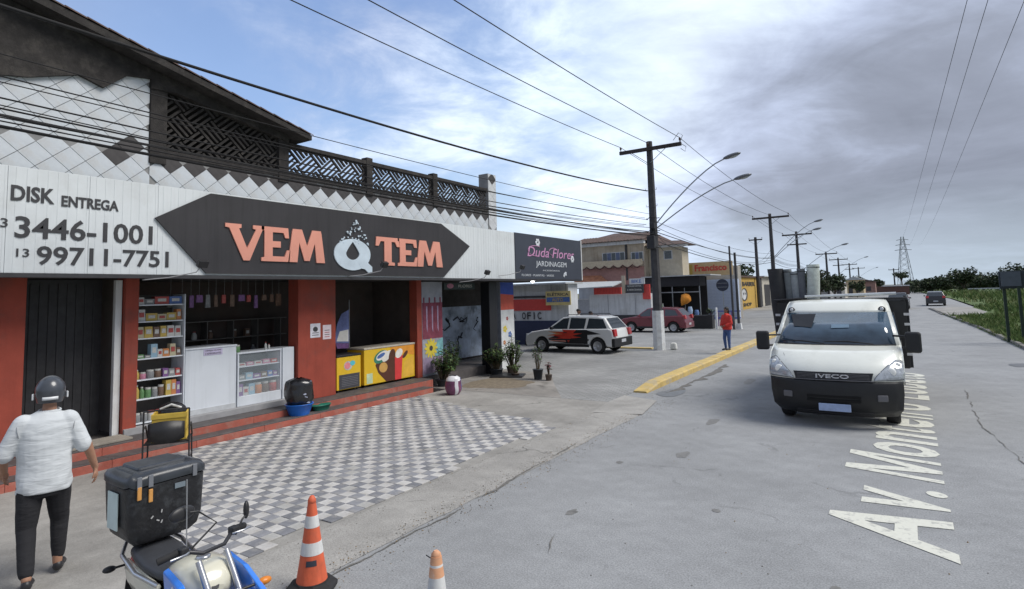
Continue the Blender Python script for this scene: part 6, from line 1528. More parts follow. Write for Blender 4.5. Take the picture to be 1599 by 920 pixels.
def pole(label, x, y, H, arm_w=2.8, white_base=False, arms=(), detail=True, group='utility poles along the shops', arm2=None, r0=.22, lean=0.0):
    t = thing('utility_pole', label, 'utility pole', (x, y, 0), 0, group)
    z0 = 1.66 if white_base else 0
    rr_ = lambda z: r0 * (1 - .38 * z / H)
    def oct_(za, zb, nm_, mt, e=0.0): MB().lathe([(rr_(za) + e, za), (rr_(zb) + e, zb)], n=8 if detail else 6, smooth=False).build(nm_, mt, t)
    if white_base: oct_(0, z0, 'white_base', polew, .045)
    oct_(z0, H, 'shaft', polem)
    if arm_w:
        MB().box(-arm_w * .48, arm_w * .52, -.20, -.08, H - .42, H - .27).build('crossarm', arm_m, t, bevel=.008 if detail else 0)
        for xx in (-arm_w * .46, .0 if not detail else -.02, arm_w * .5):
            MB().lathe([(.02, 0), (.02, .08), (.05, .09), (.035, .13), (.05, .14), (.03, .20), (.0, .21)], (xx, -.14, H - .27), 8).build('insulator', ins, t)
    if detail and arm_w:
        for s in (-1, 1): MB().tube([(s * .75, -.14, H - .42), (s * .06, -.12, H - .95)], .014, 5).build('arm_brace', galv, t)
    if arm2:
        MB().box(-arm2 / 2, arm2 / 2, -.18, -.08, H - 1.45, H - 1.32).build('lower_crossarm', arm_m, t)
    for a in arms: lamp_arm(t, *a)
    return t
p1 = pole('nearest utility pole with a whitewashed base and two long street lamp arms', -8.55, 24.4, 8.95, 2.75, True, ((5.35, 3.0, -.15, 2.35), (5.15, 3.25, .35, 1.75)))
for k, z in enumerate((2.6, 4.1, 4.5, 4.9, 5.5, 6.1, 6.45, 6.8, 7.2)):
    MB().lathe([(.165 - .006 * z, z), (.165 - .006 * z, z + .05)], n=12).build('clamp_band', galv, p1)
MB().cbox((-.02, -.27, 4.55), (.34, .26, .55)).build('junction_box', M('box_black', (.03, .03, .035), .6), p1, bevel=.03)
MB().cbox((.04, -.22, 5.25), (.22, .18, .26)).build('junction_box', MATS['box_black'], p1, bevel=.02)
for z in (4.35, 4.85, 5.05, 5.6):
    MB().tube([(-.26, -.05, z), (-.2, -.22, z - .06), (.0, -.28, z + .05), (.22, -.2, z - .03), (.28, .0, z)], .018, 5).build('cable_loop', wire_m, p1)
for s in (-1, 1):
    for z in (6.1, 6.8): MB().tube([(0, -.08, z), (s * .24, -.08, z + .01), (s * .24, -.08, z + .10)], .012, 5).build('bracket', galv, p1)
MB().tube([(1.40, -.14, 8.7), (1.50, -.14, 8.95), (1.34, -.14, 9.08), (1.1, -.14, 8.8)], .012, 5).build('jumper_loop', wire_m, p1)
MB().tube([(1.43, -.14, 8.6), (1.62, -.14, 8.45), (1.58, -.14, 8.25), (1.40, -.14, 8.4)], .012, 5).build('jumper_loop', wire_m, p1)
pole('second tall utility pole with crossarm and twin lamps beyond the pole with the white base', -8.55, 53.4, 8.7, 2.9, False, ((5.0, 3.2, 0, 2.7), (4.9, 3.0, .6, 2.2)), r0=.20)
pole('third utility pole down the street, with two crossarms above the cargo rolls', -8.55, 69.0, 8.35, 2.9, False, ((4.0, 4.0, 0, 2.6),), arm2=1.9, r0=.20)
pole('tall dark utility pole in front of the yellow building', -14.6, 79.5, 8.9, 1.6, False, detail=True, r0=.26)
pole('fourth utility pole along the street, over the dark trees', -8.55, 100, 7.6, 2.9, False, detail=False, r0=.20)
pole('fifth utility pole along the street with one lamp', -8.55, 122, 7.5, 3.0, False, ((4.6, 4.0, 0, 2.7),), detail=False, arm2=1.8, r0=.2)
pole('sixth utility pole along the street, small in the distance', -8.55, 152, 7.4, 3.0, False, detail=False, arm2=1.8, r0=.2)
pole('seventh utility pole along the street, hardly visible above the houses', -8.55, 190, 7.4, 3.0, False, ((4.6, 4.0, 0, 2.4),), detail=False, r0=.22)
pole('short far utility pole beside the long low red roof', -0.3, 170, 6.2, 2.2, False, detail=False, group=None, r0=.20)
t = thing('street_post', 'taller of the two thin dark posts beside the blue shutter wall', 'post', (-8.45, 37.6, 0)); MB().lathe([(.075, 0), (.055, 5.1)], n=8, smooth=False).build('shaft', polem, t)
t = thing('street_post', 'shorter of the two thin dark posts beside the blue shutter wall', 'post', (-8.22, 37.9, 0)); MB().lathe([(.085, 0), (.07, 4.7)], n=8, smooth=False).build('shaft', polem, t)
MB().cbox((.0, 0, .18), (.34, .34, .36), taper=.8).build('base', polew, t)
t = thing('round_road_sign', 'round road sign seen from its dark back on a slim grey post', 'road sign', (-8.95, 37.5, 0))
MB().tube([(0, 0, 0), (0, 0, 3.15)], .03, 8).build('sign_post', galv, t)
MB().lathe([(.37, 0), (.37, .02)], (0, -.05, 2.72), 28, mat=rotX()).build('sign_disc', M('sign_back', (.02, .025, .045), .6), t)
for k in (-1, 1): MB().box(-.3, .3, -.09, -.072, 2.72 + k * .12 - .012, 2.72 + k * .12 + .012).build('back_brace', galv, t)

wires = []
def wire(label, a, b, sag, r, group, n=22):
    a, b = Vector(a), Vector(b); pts = []
    for i in range(n + 1):
        f = i / n; p = a.lerp(b, f); p.z -= sag * 4 * f * (1 - f); pts.append(p)
    o = MB().tube(pts, r, 5).build('overhead_wire', wire_m, None, fix=False)
    tag(o, label, 'wire', group)
PX, PY = -8.55, 24.26
ar = [PX - 1.265, PX - .02, PX + 1.375]
pw = 'power wires between the utility poles'
for i, x in enumerate(ar):
    nm_ = ['left', 'middle', 'right'][i]
    wire('%s of the three top wires from the nearest pole out over the viewer' % nm_, (x, PY, 8.87), (x, -14, 9.1), .42, .013, pw, 40)
    wire('%s of the three top wires running on from the nearest pole to the second pole' % nm_, (x, PY, 8.87), ([-9.9, -8.57, -7.1][i], 53.26, 8.6), .38, .012, pw)
    wire('%s of the three top wires between the second and third pole' % nm_, ([-9.9, -8.57, -7.1][i], 53.26, 8.6), ([-9.9, -8.57, -7.1][i], 68.8, 8.25), .2, .012, pw)
    wire('%s of the three top wires between the third and fourth pole' % nm_, ([-9.9, -8.57, -7.1][i], 68.8, 8.25), ([-9.9, -8.57, -7.1][i], 99.8, 7.5), .3, .012, pw)
    wire('%s of the three top wires far down the street past the fourth pole' % nm_, ([-9.9, -8.57, -7.1][i], 99.8, 7.5), ([-9.9, -8.57, -7.1][i], 151.8, 7.3), .4, .012, pw)
wire('thick black cable from the nearest pole up over the lattice terrace', (PX - .16, PY + .05, 6.80), (PX - .35, -12, 6.9), .72, .026, None, 40)
cb = 'telecom cables strung along the front of the shops'
for i, (z0, z1, sg_, r, dx) in enumerate(((5.55, 5.9, .50, .010, -.2), (5.35, 5.7, .55, .012, -.3), (5.2, 5.6, .60, .010, -.1), (5.05, 5.45, .50, .020, -.25), (4.95, 5.3, .48, .010, -.05), (4.88, 5.25, .46, .022, -.2), (5.0, 5.5, .42, .009, -.3), (4.80, 5.4, .40, .009, -.1), (5.75, 6.0, .42, .008, .05), (5.65, 5.8, .52, .008, -.35), (4.92, 5.7, .55, .008, .1), (5.3, 5.2, .45, .009, -.4))):
    wire(['upper thin', 'second thin', 'third thin', 'upper thick', 'fifth thin', 'lower thick', 'slack thin', 'lowest thin', 'topmost hair thin', 'outer hair thin', 'inner slack hair thin', 'taut middle'][i] + ' telecom cable passing in front of the white fascia wall', (PX + dx, PY + .1, z0), (PX - .45 + dx * .5, -12, z1 + .1), sg_, r, cb, 36)
for i, (z0, z1, sg_, r) in enumerate(((5.45, 5.3, .35, .010), (5.2, 5.0, .5, .012), (5.0, 4.9, .3, .018), (4.8, 4.8, .6, .012), (4.6, 4.6, .5, .018))):
    wire(['topmost thin', 'second thin', 'middle thick', 'fourth thin', 'lowest thick'][i] + ' telecom cable from the nearest pole on past the beige house', (PX + .1, PY + .3, z0), (PX, 53.2, z1), sg_, r, 'telecom cables beyond the nearest pole')
    wire(['topmost', 'second', 'middle', 'fourth', 'lowest'][i] + ' telecom cable between the second and third pole', (PX, 53.2, z1), (PX, 69, z1 - .2), .2, r, 'telecom cables beyond the second pole')
    wire(['topmost', 'second', 'middle', 'fourth', 'lowest'][i] + ' telecom cable between the third and fourth pole', (PX, 69, z1 - .2), (PX, 100, z1 - .3), .3, r, 'telecom cables beyond the third pole')
for i, (z, yq) in enumerate(((5.3, 79.5), (4.9, 79.5))): wire(['upper', 'lower'][i] + ' service cable from the second pole to the pole by the yellow building', (PX, 53.3, z + .5), (-14.6, yq, z + .6), .4, .012, 'service cables')
for i, (z, x) in enumerate(((5.1, -13.8), (4.9, -14.5))): wire(['upper', 'lower'][i] + ' service cable from the nearest pole to the corner of the beige house', (PX, PY, z), (x, 44.7, 5.6 - i * .3), .25, .012, 'service cables')
hv = 'high voltage lines in the right of the sky'
for i, (x, x2) in enumerate(((2.50, 0.0), (2.84, 3.0), (3.55, 6.0))):
    wire(['left', 'middle', 'right'][i] + ' thin high voltage line descending on the right side of the sky', (x - .35, 8, 9.9), (x2 + 1.6, 250, 15.5), -.8 if False else 1.2, .008, hv, 60)

# lattice transmission tower far off
t = thing('transmission_tower', 'tall thin lattice transmission tower on the horizon right of the road', 'tower', (2.9, 250, 0)); t.rotation_euler = (0, 0, .2)
fr = MB()
def wdt(z): return 1.9 * (1 - z / 19.0) + .42
for sx in (-1, 1):
    for sy in (-1, 1): fr.tube([(sx * wdt(0), sy * wdt(0), 0), (sx * wdt(12), sy * wdt(12), 12), (sx * .35, sy * .35, 19)], .09, 4)
for k in range(9):
    z0, z1 = k * 2.0, (k + 1) * 2.0; a, b = wdt(z0), wdt(z1)
    for sy in (-1, 1): fr.tube([(-a, sy * a, z0), (b, sy * b, z1)], .05, 3).tube([(a, sy * a, z0), (-b, sy * b, z1)], .05, 3)
    for sx in (-1, 1): fr.tube([(sx * a, -a, z0), (sx * b, b, z1)], .05, 3)
fr.build('tower_frame', M('tower_steel', (.22, .25, .27), .7), t, fix=False)
for z in (14.2, 16.0, 17.8): MB().tube([(-2.6 + (z - 14) * .2, 0, z), (0, 0, z + .35), (2.6 - (z - 14) * .2, 0, z)], .10, 4).build('tower_arm', MATS['tower_steel'], t, fix=False)

# ================================================================ BUILDINGS BEYOND THE FORECOURT
conc_w = M('white_wall', (.58, .60, .62), .85, streak=.3, var=.07, scale=1.5, world=True, stain=(.44, .44, .43), stain_scale=.9, stain_amt=.6)
beige = M('beige_render', (.44, .38, .30), .9, streak=.35, var=.10, scale=1.2, world=True, stain=(.28, .22, .15), stain_scale=.8, stain_amt=.6)
pinkw = M('brick_pink_wall', (.34, .19, .17), .9, var=.15, scale=3, world=True, stain=(.2, .12, .1)); shut = M('grey_shutter', (.36, .37, .40), .6, var=.1, world=True)
def bld(name, label, cat='building', loc=(0, 0, 0)): return thing(name, label, cat, loc)
def put(mb, n, mt, par, **k): return attach(mb.build(n, mt, None, **k), par)
bandr = M('bright_red_paint', (.62, .07, .06), .7, var=.08, world=True); bandb = M('navy_paint', (.03, .04, .09), .7, world=True)
# workshop wall facing the viewer behind the white car
b = bld('workshop', 'white workshop with a red band and navy dado behind the white car', loc=(-17, 25.3, 0))
put(MB().box(-24, -13.2, 25.2, 26.2, 0, 2.95), 'wall', conc_w, b)
put(MB().box(-23.9, -14.15, 25.17, 25.198, 1.70, 2.26), 'painted_band', bandr, b); put(MB().box(-23.9, -13.25, 25.175, 25.198, 0, 1.20), 'painted_dado', bandb, b)
put(MB().box(-24.3, -13.0, 24.6, 26.4, 2.955, 3.03), 'roof', M('fibre_cement', (.42, .44, .45), .9, var=.15, world=True), b)
put(MB().box(-19, -14.4, 25.15, 25.168, 2.32, 2.42), 'vent_slot', ink, b)
for k, ch in enumerate('A OFIC'):
    if ch != ' ': attach(lettering('wall_letter', ch, -16.42 + k * .30 + (.07 if ch == 'I' else 0), -16.20 + k * .30 - (.08 if ch == 'I' else 0), 1.27, 1.62, ink, None, onY(25.165), .02), b)
t = thing('hanging_sign', 'yellow and blue painted sign hanging in front of the workshop', 'sign', (-13.6, 25.0, 2.3))
put(MB().box(-14.3, -12.95, 24.95, 25.0, 1.95, 2.62), 'sign_panel', M('sign_yellow', (.62, .50, .22), .6, stain=(.35, .3, .2)), t); put(MB().box(-14.25, -13.0, 24.94, 24.949, 2.10, 2.33), 'blue_stripe', GM['blue'], t)
attach(lettering('sign_text', 'ELÉTRICA', -14.2, -13.05, 2.39, 2.56, ink, None, onY(24.949), .02), t); attach(lettering('sign_text', 'AUTO', -13.95, -13.35, 2.13, 2.29, GM['yellow'], None, onY(24.939), .02), t)
put(MB().tube([(-14.0, 24.98, 2.6), (-14.0, 24.98, 3.0)], .01, 4), 'hanger', ink, t); put(MB().tube([(-13.2, 24.98, 2.6), (-13.2, 24.98, 3.0)], .01, 4), 'hanger', ink, t)
# low white wall with red strip and grey awning
b = bld('white_garage', 'long low white wall with a red strip under a grey awning', loc=(-18.5, 42.3, 0))
put(MB().box(-30, -20.2, 42.1, 44.2, 0, 2.0), 'grey_shutter', shut, b); put(MB().box(-20.2, -15.2, 42.05, 44.2, .0, 2.32), 'wall', conc_w, b)
put(MB().box(-20.2, -14.9, 42.0, 42.045, 0, .75), 'dark_dado', M('charcoal_dado', (.04, .04, .045), .8), b)
put(MB().box(-19.7, -17.45, 41.9, 42.04, 2.33, 2.85), 'red_strip', bandr, b); put(MB().box(-15.75, -15.2, 41.9, 42.04, 1.9, 3.0), 'red_strip', bandr, b)
for k in range(18): put(MB().box(-19.65 + k * .125, -19.62 + k * .125, 41.888, 41.899, 2.34, 2.84), 'rib', M('dark_red_rib', (.40, .04, .04), .7), b)
put(MB().add([(-26, 40.2, 2.72), (-17.4, 40.2, 2.95), (-17.4, 42.5, 3.32), (-26, 42.5, 3.40), (-26, 40.2, 2.66), (-17.4, 40.2, 2.88), (-17.4, 42.5, 3.25), (-26, 42.5, 3.32)], [(0, 1, 2, 3), (4, 5, 6, 7), (0, 1, 5, 4), (1, 2, 6, 5), (3, 0, 4, 7)]), 'awning', MATS['fibre_cement'], b)
for x in (-18.6, -16.4): put(MB().tube([(x, 42.0, .7), (x, 42.0, 2.3)], .02, 4), 'pipe', shut, b)
t = thing('black_sign', 'black shop sign with two pale lines of lettering on the white wall behind the pole', 'sign', (-16.4, 41.8, 3))
put(MB().box(-17.0, -15.6, 41.7, 41.78, 2.38, 3.02), 'sign_panel', ink, t); put(MB().box(-16.7, -15.5, 41.7, 41.78, 3.025, 3.45), 'white_panel', conc_w, t); put(MB().box(-17.3, -17.02, 41.7, 41.78, 2.35, 3.7), 'side_panel', beige, t)
for s, z in (('AÇOUGUE CENTRAL', 2.82), ('E MERCEARIA', 2.55)): attach(lettering('sign_text', s, -16.85, -15.75, z, z + .13, GM['white'], None, onY(41.70), .01), t)
attach(lettering('sign_text', 'BIKE', -16.5, -15.75, 3.12, 3.36, GM['blue'], None, onY(41.70), .02), t)
# beige two storey house
b = bld('beige_house', 'two storey beige house with scalloped eaves and an old clay tiled roof', 'house', (-18, 48, 0))
put(MB().box(-22.6, -16.62, 45.0, 55, 2.9, 6.3), 'wall', beige, b); put(MB().box(-16.61, -13.9, 45.9, 47.6, 3.3, 5.9), 'wing_wall', M('pale_beige_render', (.48, .43, .34), .9, var=.12, world=True, stain=(.38, .31, .2), stain_scale=.7), b)
put(MB().box(-22.6, -16.7, 44.93, 44.998, 2.9, 4.46), 'pink_wall', pinkw, b)
put(MB().box(-22.8, -16.5, 44.6, 45, 6.3, 6.62), 'fascia_board', conc_w, b); put(MB().box(-16.5, -13.4, 45.3, 46, 5.9, 6.05), 'fascia_board', conc_w, b)
rf = put(MB().add([(-23, 44.3, 6.55), (-16.4, 44.3, 6.55), (-16.4, 55, 6.55), (-23, 55, 6.55), (-21, 49.5, 7.75), (-17.5, 49.5, 7.65)], [(0, 1, 5, 4), (1, 2, 5), (2, 3, 4, 5), (3, 0, 4), (0, 3, 2, 1)]), 'roof', clay, b)
put(MB().add([(-16.6, 45.0, 6.06), (-13.3, 45.0, 6.06), (-13.3, 48, 6.06), (-16.6, 48, 6.06), (-16.6, 46.6, 6.55), (-14.2, 46.6, 6.45)], [(0, 1, 5, 4), (1, 2, 5), (2, 3, 4, 5), (3, 0, 4), (0, 3, 2, 1)]), 'wing_roof', clay, b)
for k in range(24):
    x = -22.9 + k * .275; attach(MB().grid([[(x + .11 * math.cos(a), 44.25 + (49.2 - 44.25) * f * (1 - abs(k - 12) * .0), 6.56 + 1.1 * f + .06 * math.sin(a)) for a in [PI * j / 4 for j in range(5)]] for f in (0, .33, .62)]).build('tile_row', clay, None, fix=False), rf)
# scalloped sheet under the upper windows
P = []; sc = 7
for k in range(sc):
    xa = -22.3 + k * .80
    P += [(xa + .80 * j / 6, 4.42 + .22 * math.sin(PI * j / 6) * -1 + .22) for j in range(6)]
P += [(-16.68, 4.64)]
put(MB().xz([(-22.3, 5.05)] + P + [(-16.68, 5.05)], 44.55, 44.62), 'scalloped_awning', M('awning_beige', (.47, .40, .29), .85, world=True, stain=(.3, .2, .15)), b)
put(MB().tube([(x_, 44.52, z_ - .02) for x_, z_ in P[:-1]], .045, 4), 'awning_edge', M('maroon_edge', (.10, .04, .04), .8), b)
def window(par, x0, x1, z0, z1, Y, n=3, blue=False):
    w_ = put(MB().box(x0 - .05, x1 + .05, Y - .03, Y - .001, z0 - .05, z1 + .05), 'window', conc_w, par)
    for k in range(n):
        a = x0 + (x1 - x0) * k / n; put(MB().box(a + .02, a + (x1 - x0) / n - .02, Y - .045, Y - .031, z0, z1), 'pane', glassm if k % 2 == 0 else M('blue_curtain', (.10, .13, .22), .5), w_)
window(b, -20.2, -18.3, 5.02, 5.68, 45.0, 5); window(b, -17.7, -16.75, 4.95, 5.6, 45.0, 3); window(b, -15.3, -14.7, 5.0, 5.6, 45.9, 1)
put(MB().box(-18.2, -18.05, 44.9, 44.998, 3.4, 6.3), 'downpipe', polem, b); put(MB().box(-22.6, -16.62, 45.1, 55, 0.0, 2.89), 'ground_floor_wall', conc_w, b)
put(MB().add([(-22.6, 44.2, 3.35), (-19.5, 44.2, 3.35), (-20.5, 45, 3.95), (-22.6, 45, 4.0)], [(0, 1, 2, 3)]), 'lean_to_roof', M('orange_tiles', (.40, .17, .09), .9, var=.3, scale=4), b)
# furniture shop with yellow sign and open black front
b = bld('corner_store', 'store with a black awning and open front crowded with goods, behind the dark red car', 'shop', (-14, 50, 0))
put(MB().box(-15.2, -11.0, 51.5, 52.6, 0, 4.4), 'wall', M('store_wall', (.40, .38, .34), .9, world=True, stain=(.25, .2, .15)), b); put(MB().box(-16.45, -12.2, 44.2, 45.85, 2.78, 3.52), 'awning', M('black_awning', (.018, .018, .022), .8), b)
put(MB().box(-16.6, -11.3, 43.9, 47.0, 3.525, 3.60), 'awning_roof', MATS['fibre_cement'], b); put(MB().box(-16.6, -12.4, 46.9, 47.0, 0, 3.5), 'dark_interior', M('store_dark', (.02, .02, .022), .9), b)  # near-black sheet stands in for the shade inside the open store
for x in (-16.4, -14.3, -12.25): put(MB().tube([(x, 44.3, 0), (x, 44.3, 2.77)], .04, 6), 'awning_post', galv, b)
put(MB().box(-16.4, -12.2, 44.25, 44.32, 2.30, 2.37), 'awning_bar', galv, b)
put(MB().box(-13.60, -10.95, 50.0, 51.45, 0.0, 3.28), 'shutter_box', M('pale_blue_shutter', (.48, .55, .68), .7, var=.06, world=True), b)
for k in range(26): put(MB().box(-13.55, -11.0, 49.985, 49.999, .08 + k * .12, .12 + k * .12), 'shutter_slat', M('pale_blue_slat', (.38, .45, .60), .6), b)
t = thing('yellow_store_sign', 'yellow signboard with bold red lettering above the store', 'shop sign', (-13, 49.9, 4))
put(MB().box(-15.0, -11.05, 49.9, 50.0, 3.62, 4.75), 'sign_panel', M('sign_orange', (.60, .44, .24), .7, world=True, stain=(.55, .5, .4), stain_scale=.6), t)
attach(lettering('sign_text', 'Francisco', -14.1, -11.5, 4.0, 4.55, bandr, None, onY(49.90), .03, .02), t); put(MB().box(-14.9, -14.3, 49.88, 49.899, 3.7, 4.6), 'yellow_end', GM['yellow'], t)
# goods standing under the awning
rr = random.Random(21)
t = thing('orange_parasol', 'folded orange and yellow parasol hanging under the store awning', 'parasol', (-13.25, 43.9, 1.75)); MB().lathe([(.02, -.5), (.28, -.15), (.42, .2), (.25, .42), (.03, .5)], n=9, mat=Matrix.Rotation(.6, 4, 'Y')).build('canopy', M('parasol_orange', (.75, .28, .03), .7, var=.4, scale=3), t); MB().tube([(0, 0, -.7), (0, 0, .9)], .02, 5).build('parasol_pole', galv, t)
t = thing('white_string_display', 'hanging chain of pale goods at the left end of the store front', 'display', (-15.5, 44.1, 2.4))
for k in range(6): MB().ball((.05 * (k % 2), 0, -.1 - k * .27), (.10, .08, .13), n=8).build('hanging_item', M('pale_goods', (.45, .38, .32), .8), t)
cols_ = [('bicycle helmet', (.05, .06, .08)), ('blue', (.12, .20, .40)), ('brown', (.14, .09, .06)), ('white', (.5, .5, .5)), ('green', (.03, .08, .05)), ('grey', (.16, .17, .19)), ('black', (.03, .03, .03)), ('pale blue', (.35, .45, .6))]
for k in range(12):
    x = -15.9 + k * .31 + rr.uniform(-.1, .1); y = 43.7 + rr.uniform(-.6, .4); h_ = rr.uniform(.6, 1.25); nm_, c_ = cols_[(k % 7) + 1]
    t = thing('stacked_goods', '%s goods heaped under the store awning, %s from the left' % (nm_, ['first', 'second', 'third', 'fourth', 'fifth', 'sixth', 'seventh', 'eighth', 'ninth', 'tenth', 'eleventh', 'twelfth'][k]), 'goods', (x, y, .012), rr.uniform(0, 1), 'goods under the store awning')
    MB().cbox((0, 0, h_ * .3), (.38, .30, h_ * .6), taper=.85).build('lower_item', M('store_goods%d' % (k % 7), c_, .7, var=.3, scale=5), t, bevel=.04); MB().lathe([(.14, 0), (.18, h_ * .2), (.12, h_ * .42)], (0.02, 0, h_ * .6), 10).build('upper_item', M('store_goods%d' % ((k + 3) % 7), cols_[((k + 3) % 7) + 1][1], .7, var=.3, scale=5), t)
t = thing('black_planter', 'large black planter box with a shrub right of the dark red car', 'planter', (-10.4, 38.4, .012)); MB().box(-1.15, .55, -.3, .3, 0, .85).build('planter_box', blk, t, bevel=.02)
plant('planter_shrub', 'dark shrub growing in the large black planter box', (-10.0, 38.4, .84), .55, .30, 16, 8, .2, .08, 31)
t = thing('white_bollard', 'short white post beside the black planter', 'bollard', (-9.55, 38.0, .012)); MB().lathe([(.07, 0), (.07, 1.3), (.05, 1.33)], n=10).build('post', polew, t)
t = thing('purple_bench', 'low purple and blue railing in front of the pale blue shutter', 'railing', (-9.6, 41.0, .012))
for k in range(5): MB().box(-1.1 + k * .45, -1.02 + k * .45, -.03, .03, 0, 1.0).build('post', GM['purple'], t)
for z in (.5, .95): MB().box(-1.15, .85, -.035, .035, z, z + .08).build('rail', M('rail_blue', (.08, .10, .35), .6), t)
t = thing('white_sack', 'small white sack on the ground beside the white base of the pole', 'sack', (-8.02, 24.65, .012)); mb = MB(); mb.cbox((0, 0, .15), (.30, .22, .28), taper=.8); mb.build('sack', M('sack_white', (.62, .62, .58), .9, bump=.5, bscale=6), t, bevel=.06)
# yellow building with mural, parallel to the road
b = bld('yellow_building', 'yellow building with a round skull-like badge painted on its side wall', 'building', (-16, 77, 0))
ymat = M('yellow_ochre_wall', (.56, .36, .08), .85, streak=.3, var=.08, world=True, stain=(.45, .28, .08), stain_scale=.5)
put(MB().box(-24, -15, 69.5, 80.3, .0, 3.75), 'wall', ymat, b); put(MB().box(-24.3, -14.8, 69.2, 84, 3.76, 3.95), 'roof', clay, b); put(MB().box(-24, -15.02, 80.31, 84, 0, 3.75), 'dark_gate', ink, b)
put(MB().yz([(72.9 + 1.6 * math.cos(a), 1.75 + .75 * math.sin(a)) for a in [2 * PI * k / 24 for k in range(24)]], -14.999, -14.96), 'badge_disc', ink, b)
put(MB().yz([(72.5 + 1.15 * math.cos(a), 1.75 + .62 * math.sin(a)) for a in [2 * PI * k / 24 for k in range(24)]], -14.96, -14.93), 'badge_face', conc_w, b)
for y_ in (72.1, 73.0): put(MB().yz([(y_ + .22 * math.cos(a), 1.85 + .14 * math.sin(a)) for a in [2 * PI * k / 12 for k in range(12)]], -14.93, -14.91), 'badge_eye', ink, b)
attach(lettering('wall_text', 'BARBER', 72.0, 79.0, 2.75, 3.25, ink, None, onX(-14.98), .02, .03), b); attach(lettering('wall_text', 'SHOP', 72.0, 76.5, .35, .75, ink, None, onX(-14.98), .02, .03), b)
b = bld('pale_store', 'pale low store with a dark doorway beyond the yellow building', 'shop', (-16, 88, 0))
put(MB().box(-25, -15.0, 84.05, 99, 0, 3.9), 'wall', M('cream_wall', (.50, .47, .40), .9, world=True, stain=(.3, .28, .25)), b); put(MB().box(-15.0, -14.95, 85.5, 89.5, 0, 2.9), 'doorway', ink, b); put(MB().box(-25.2, -14.6, 84.0, 99.2, 3.91, 4.05), 'roof', MATS['fibre_cement'], b)
# small houses far down the street
hs = [(-11.5, 104, 5.5, 6, 2.4, (.30, .31, .33), 'grey low shop far down the street, nearest of the far row'), (-9.6, 126, 3.0, 6, 2.7, (.58, .56, .50), 'white gabled house in the far row'),
      (-7.2, 140, 3.2, 7, 3.5, (.50, .40, .24), 'ochre two storey house in the far row'), (-6.4, 168, 4.2, 8, 3.1, (.30, .18, .15), 'reddish brown house in the far row'), (-4.6, 200, 3.6, 8, 3.2, (.45, .44, .42), 'last pale house of the far row')]
for i, (x, y, w_, d_, h_, c_, lab) in enumerate(hs):
    b = bld('far_house', lab, 'house', (x, y, 0)); m_ = M('far_wall%d' % i, c_, .9, var=.1, world=True, stain=(.3, .28, .25), stain_scale=.4)
    put(MB().box(x - w_ / 2, x + w_ / 2, y, y + d_, 0, h_), 'wall', m_, b)
    put(MB().prism([(x - w_ / 2 - .3, y - .3, h_), (x + w_ / 2 + .3, y - .3, h_), (x, y - .3, h_ + .7)], (0, d_ + .6, 0)), 'roof', clay if i % 2 else MATS['fibre_cement'], b)
    for k in range(2): put(MB().box(x - w_ * .35 + k * w_ * .4, x - w_ * .12 + k * w_ * .4, y - .03, y - .001, .9 if k else 0, 2.0), 'window' if k else 'door', ink, b)
b = bld('long_low_building', 'long low reddish brown building with a white roof edge right of the far houses', 'building', (-1, 160, 0))
put(MB().box(-3.9, 2.4, 160, 164, 0, 1.9), 'wall', M('brown_wall', (.11, .06, .05), .9, world=True), b); put(MB().box(-2.6, 2.5, 159.7, 164.3, 1.91, 2.15), 'roof', conc_w, b)

# dark hoarding on posts in the grass on the right
t = thing('roadside_hoarding', 'dark rectangular hoarding on two posts in the grass at the right edge', 'hoarding', (3.9, 30.5, .05))
hg = M('hoarding_dark', (.035, .045, .055), .8, var=.15)
attach(MB().cbox((4.72, 30.6, 2.52), (2.5, .08, .70), rz=-.05).build('panel', hg, None, bevel=.01), t)
attach(MB().cbox((3.83, 30.52, 2.55), (.62, .05, .58), rz=-.05).build('panel_face', M('hoarding_slate', (.075, .09, .11), .7), None), t)
for x, y in ((3.62, 30.75), (4.05, 30.55), (5.7, 30.5)): attach(MB().cbox((x, y, 1.15), (.10, .10, 2.2)).build('post', M('post_dark_green', (.02, .035, .025), .8), None), t)
t = thing('white_fence_rail', 'long thin white fence rail far across the green field', 'fence', (20, 150, 0))
for k in range(16): attach(MB().box(12 + k * 5, 12.12 + k * 5, 150, 150.1, 0, 1.1).build('post', conc_w, None), t)
attach(MB().box(12, 88, 149.98, 150.08, .9, 1.12).build('rail', conc_w, None), t)

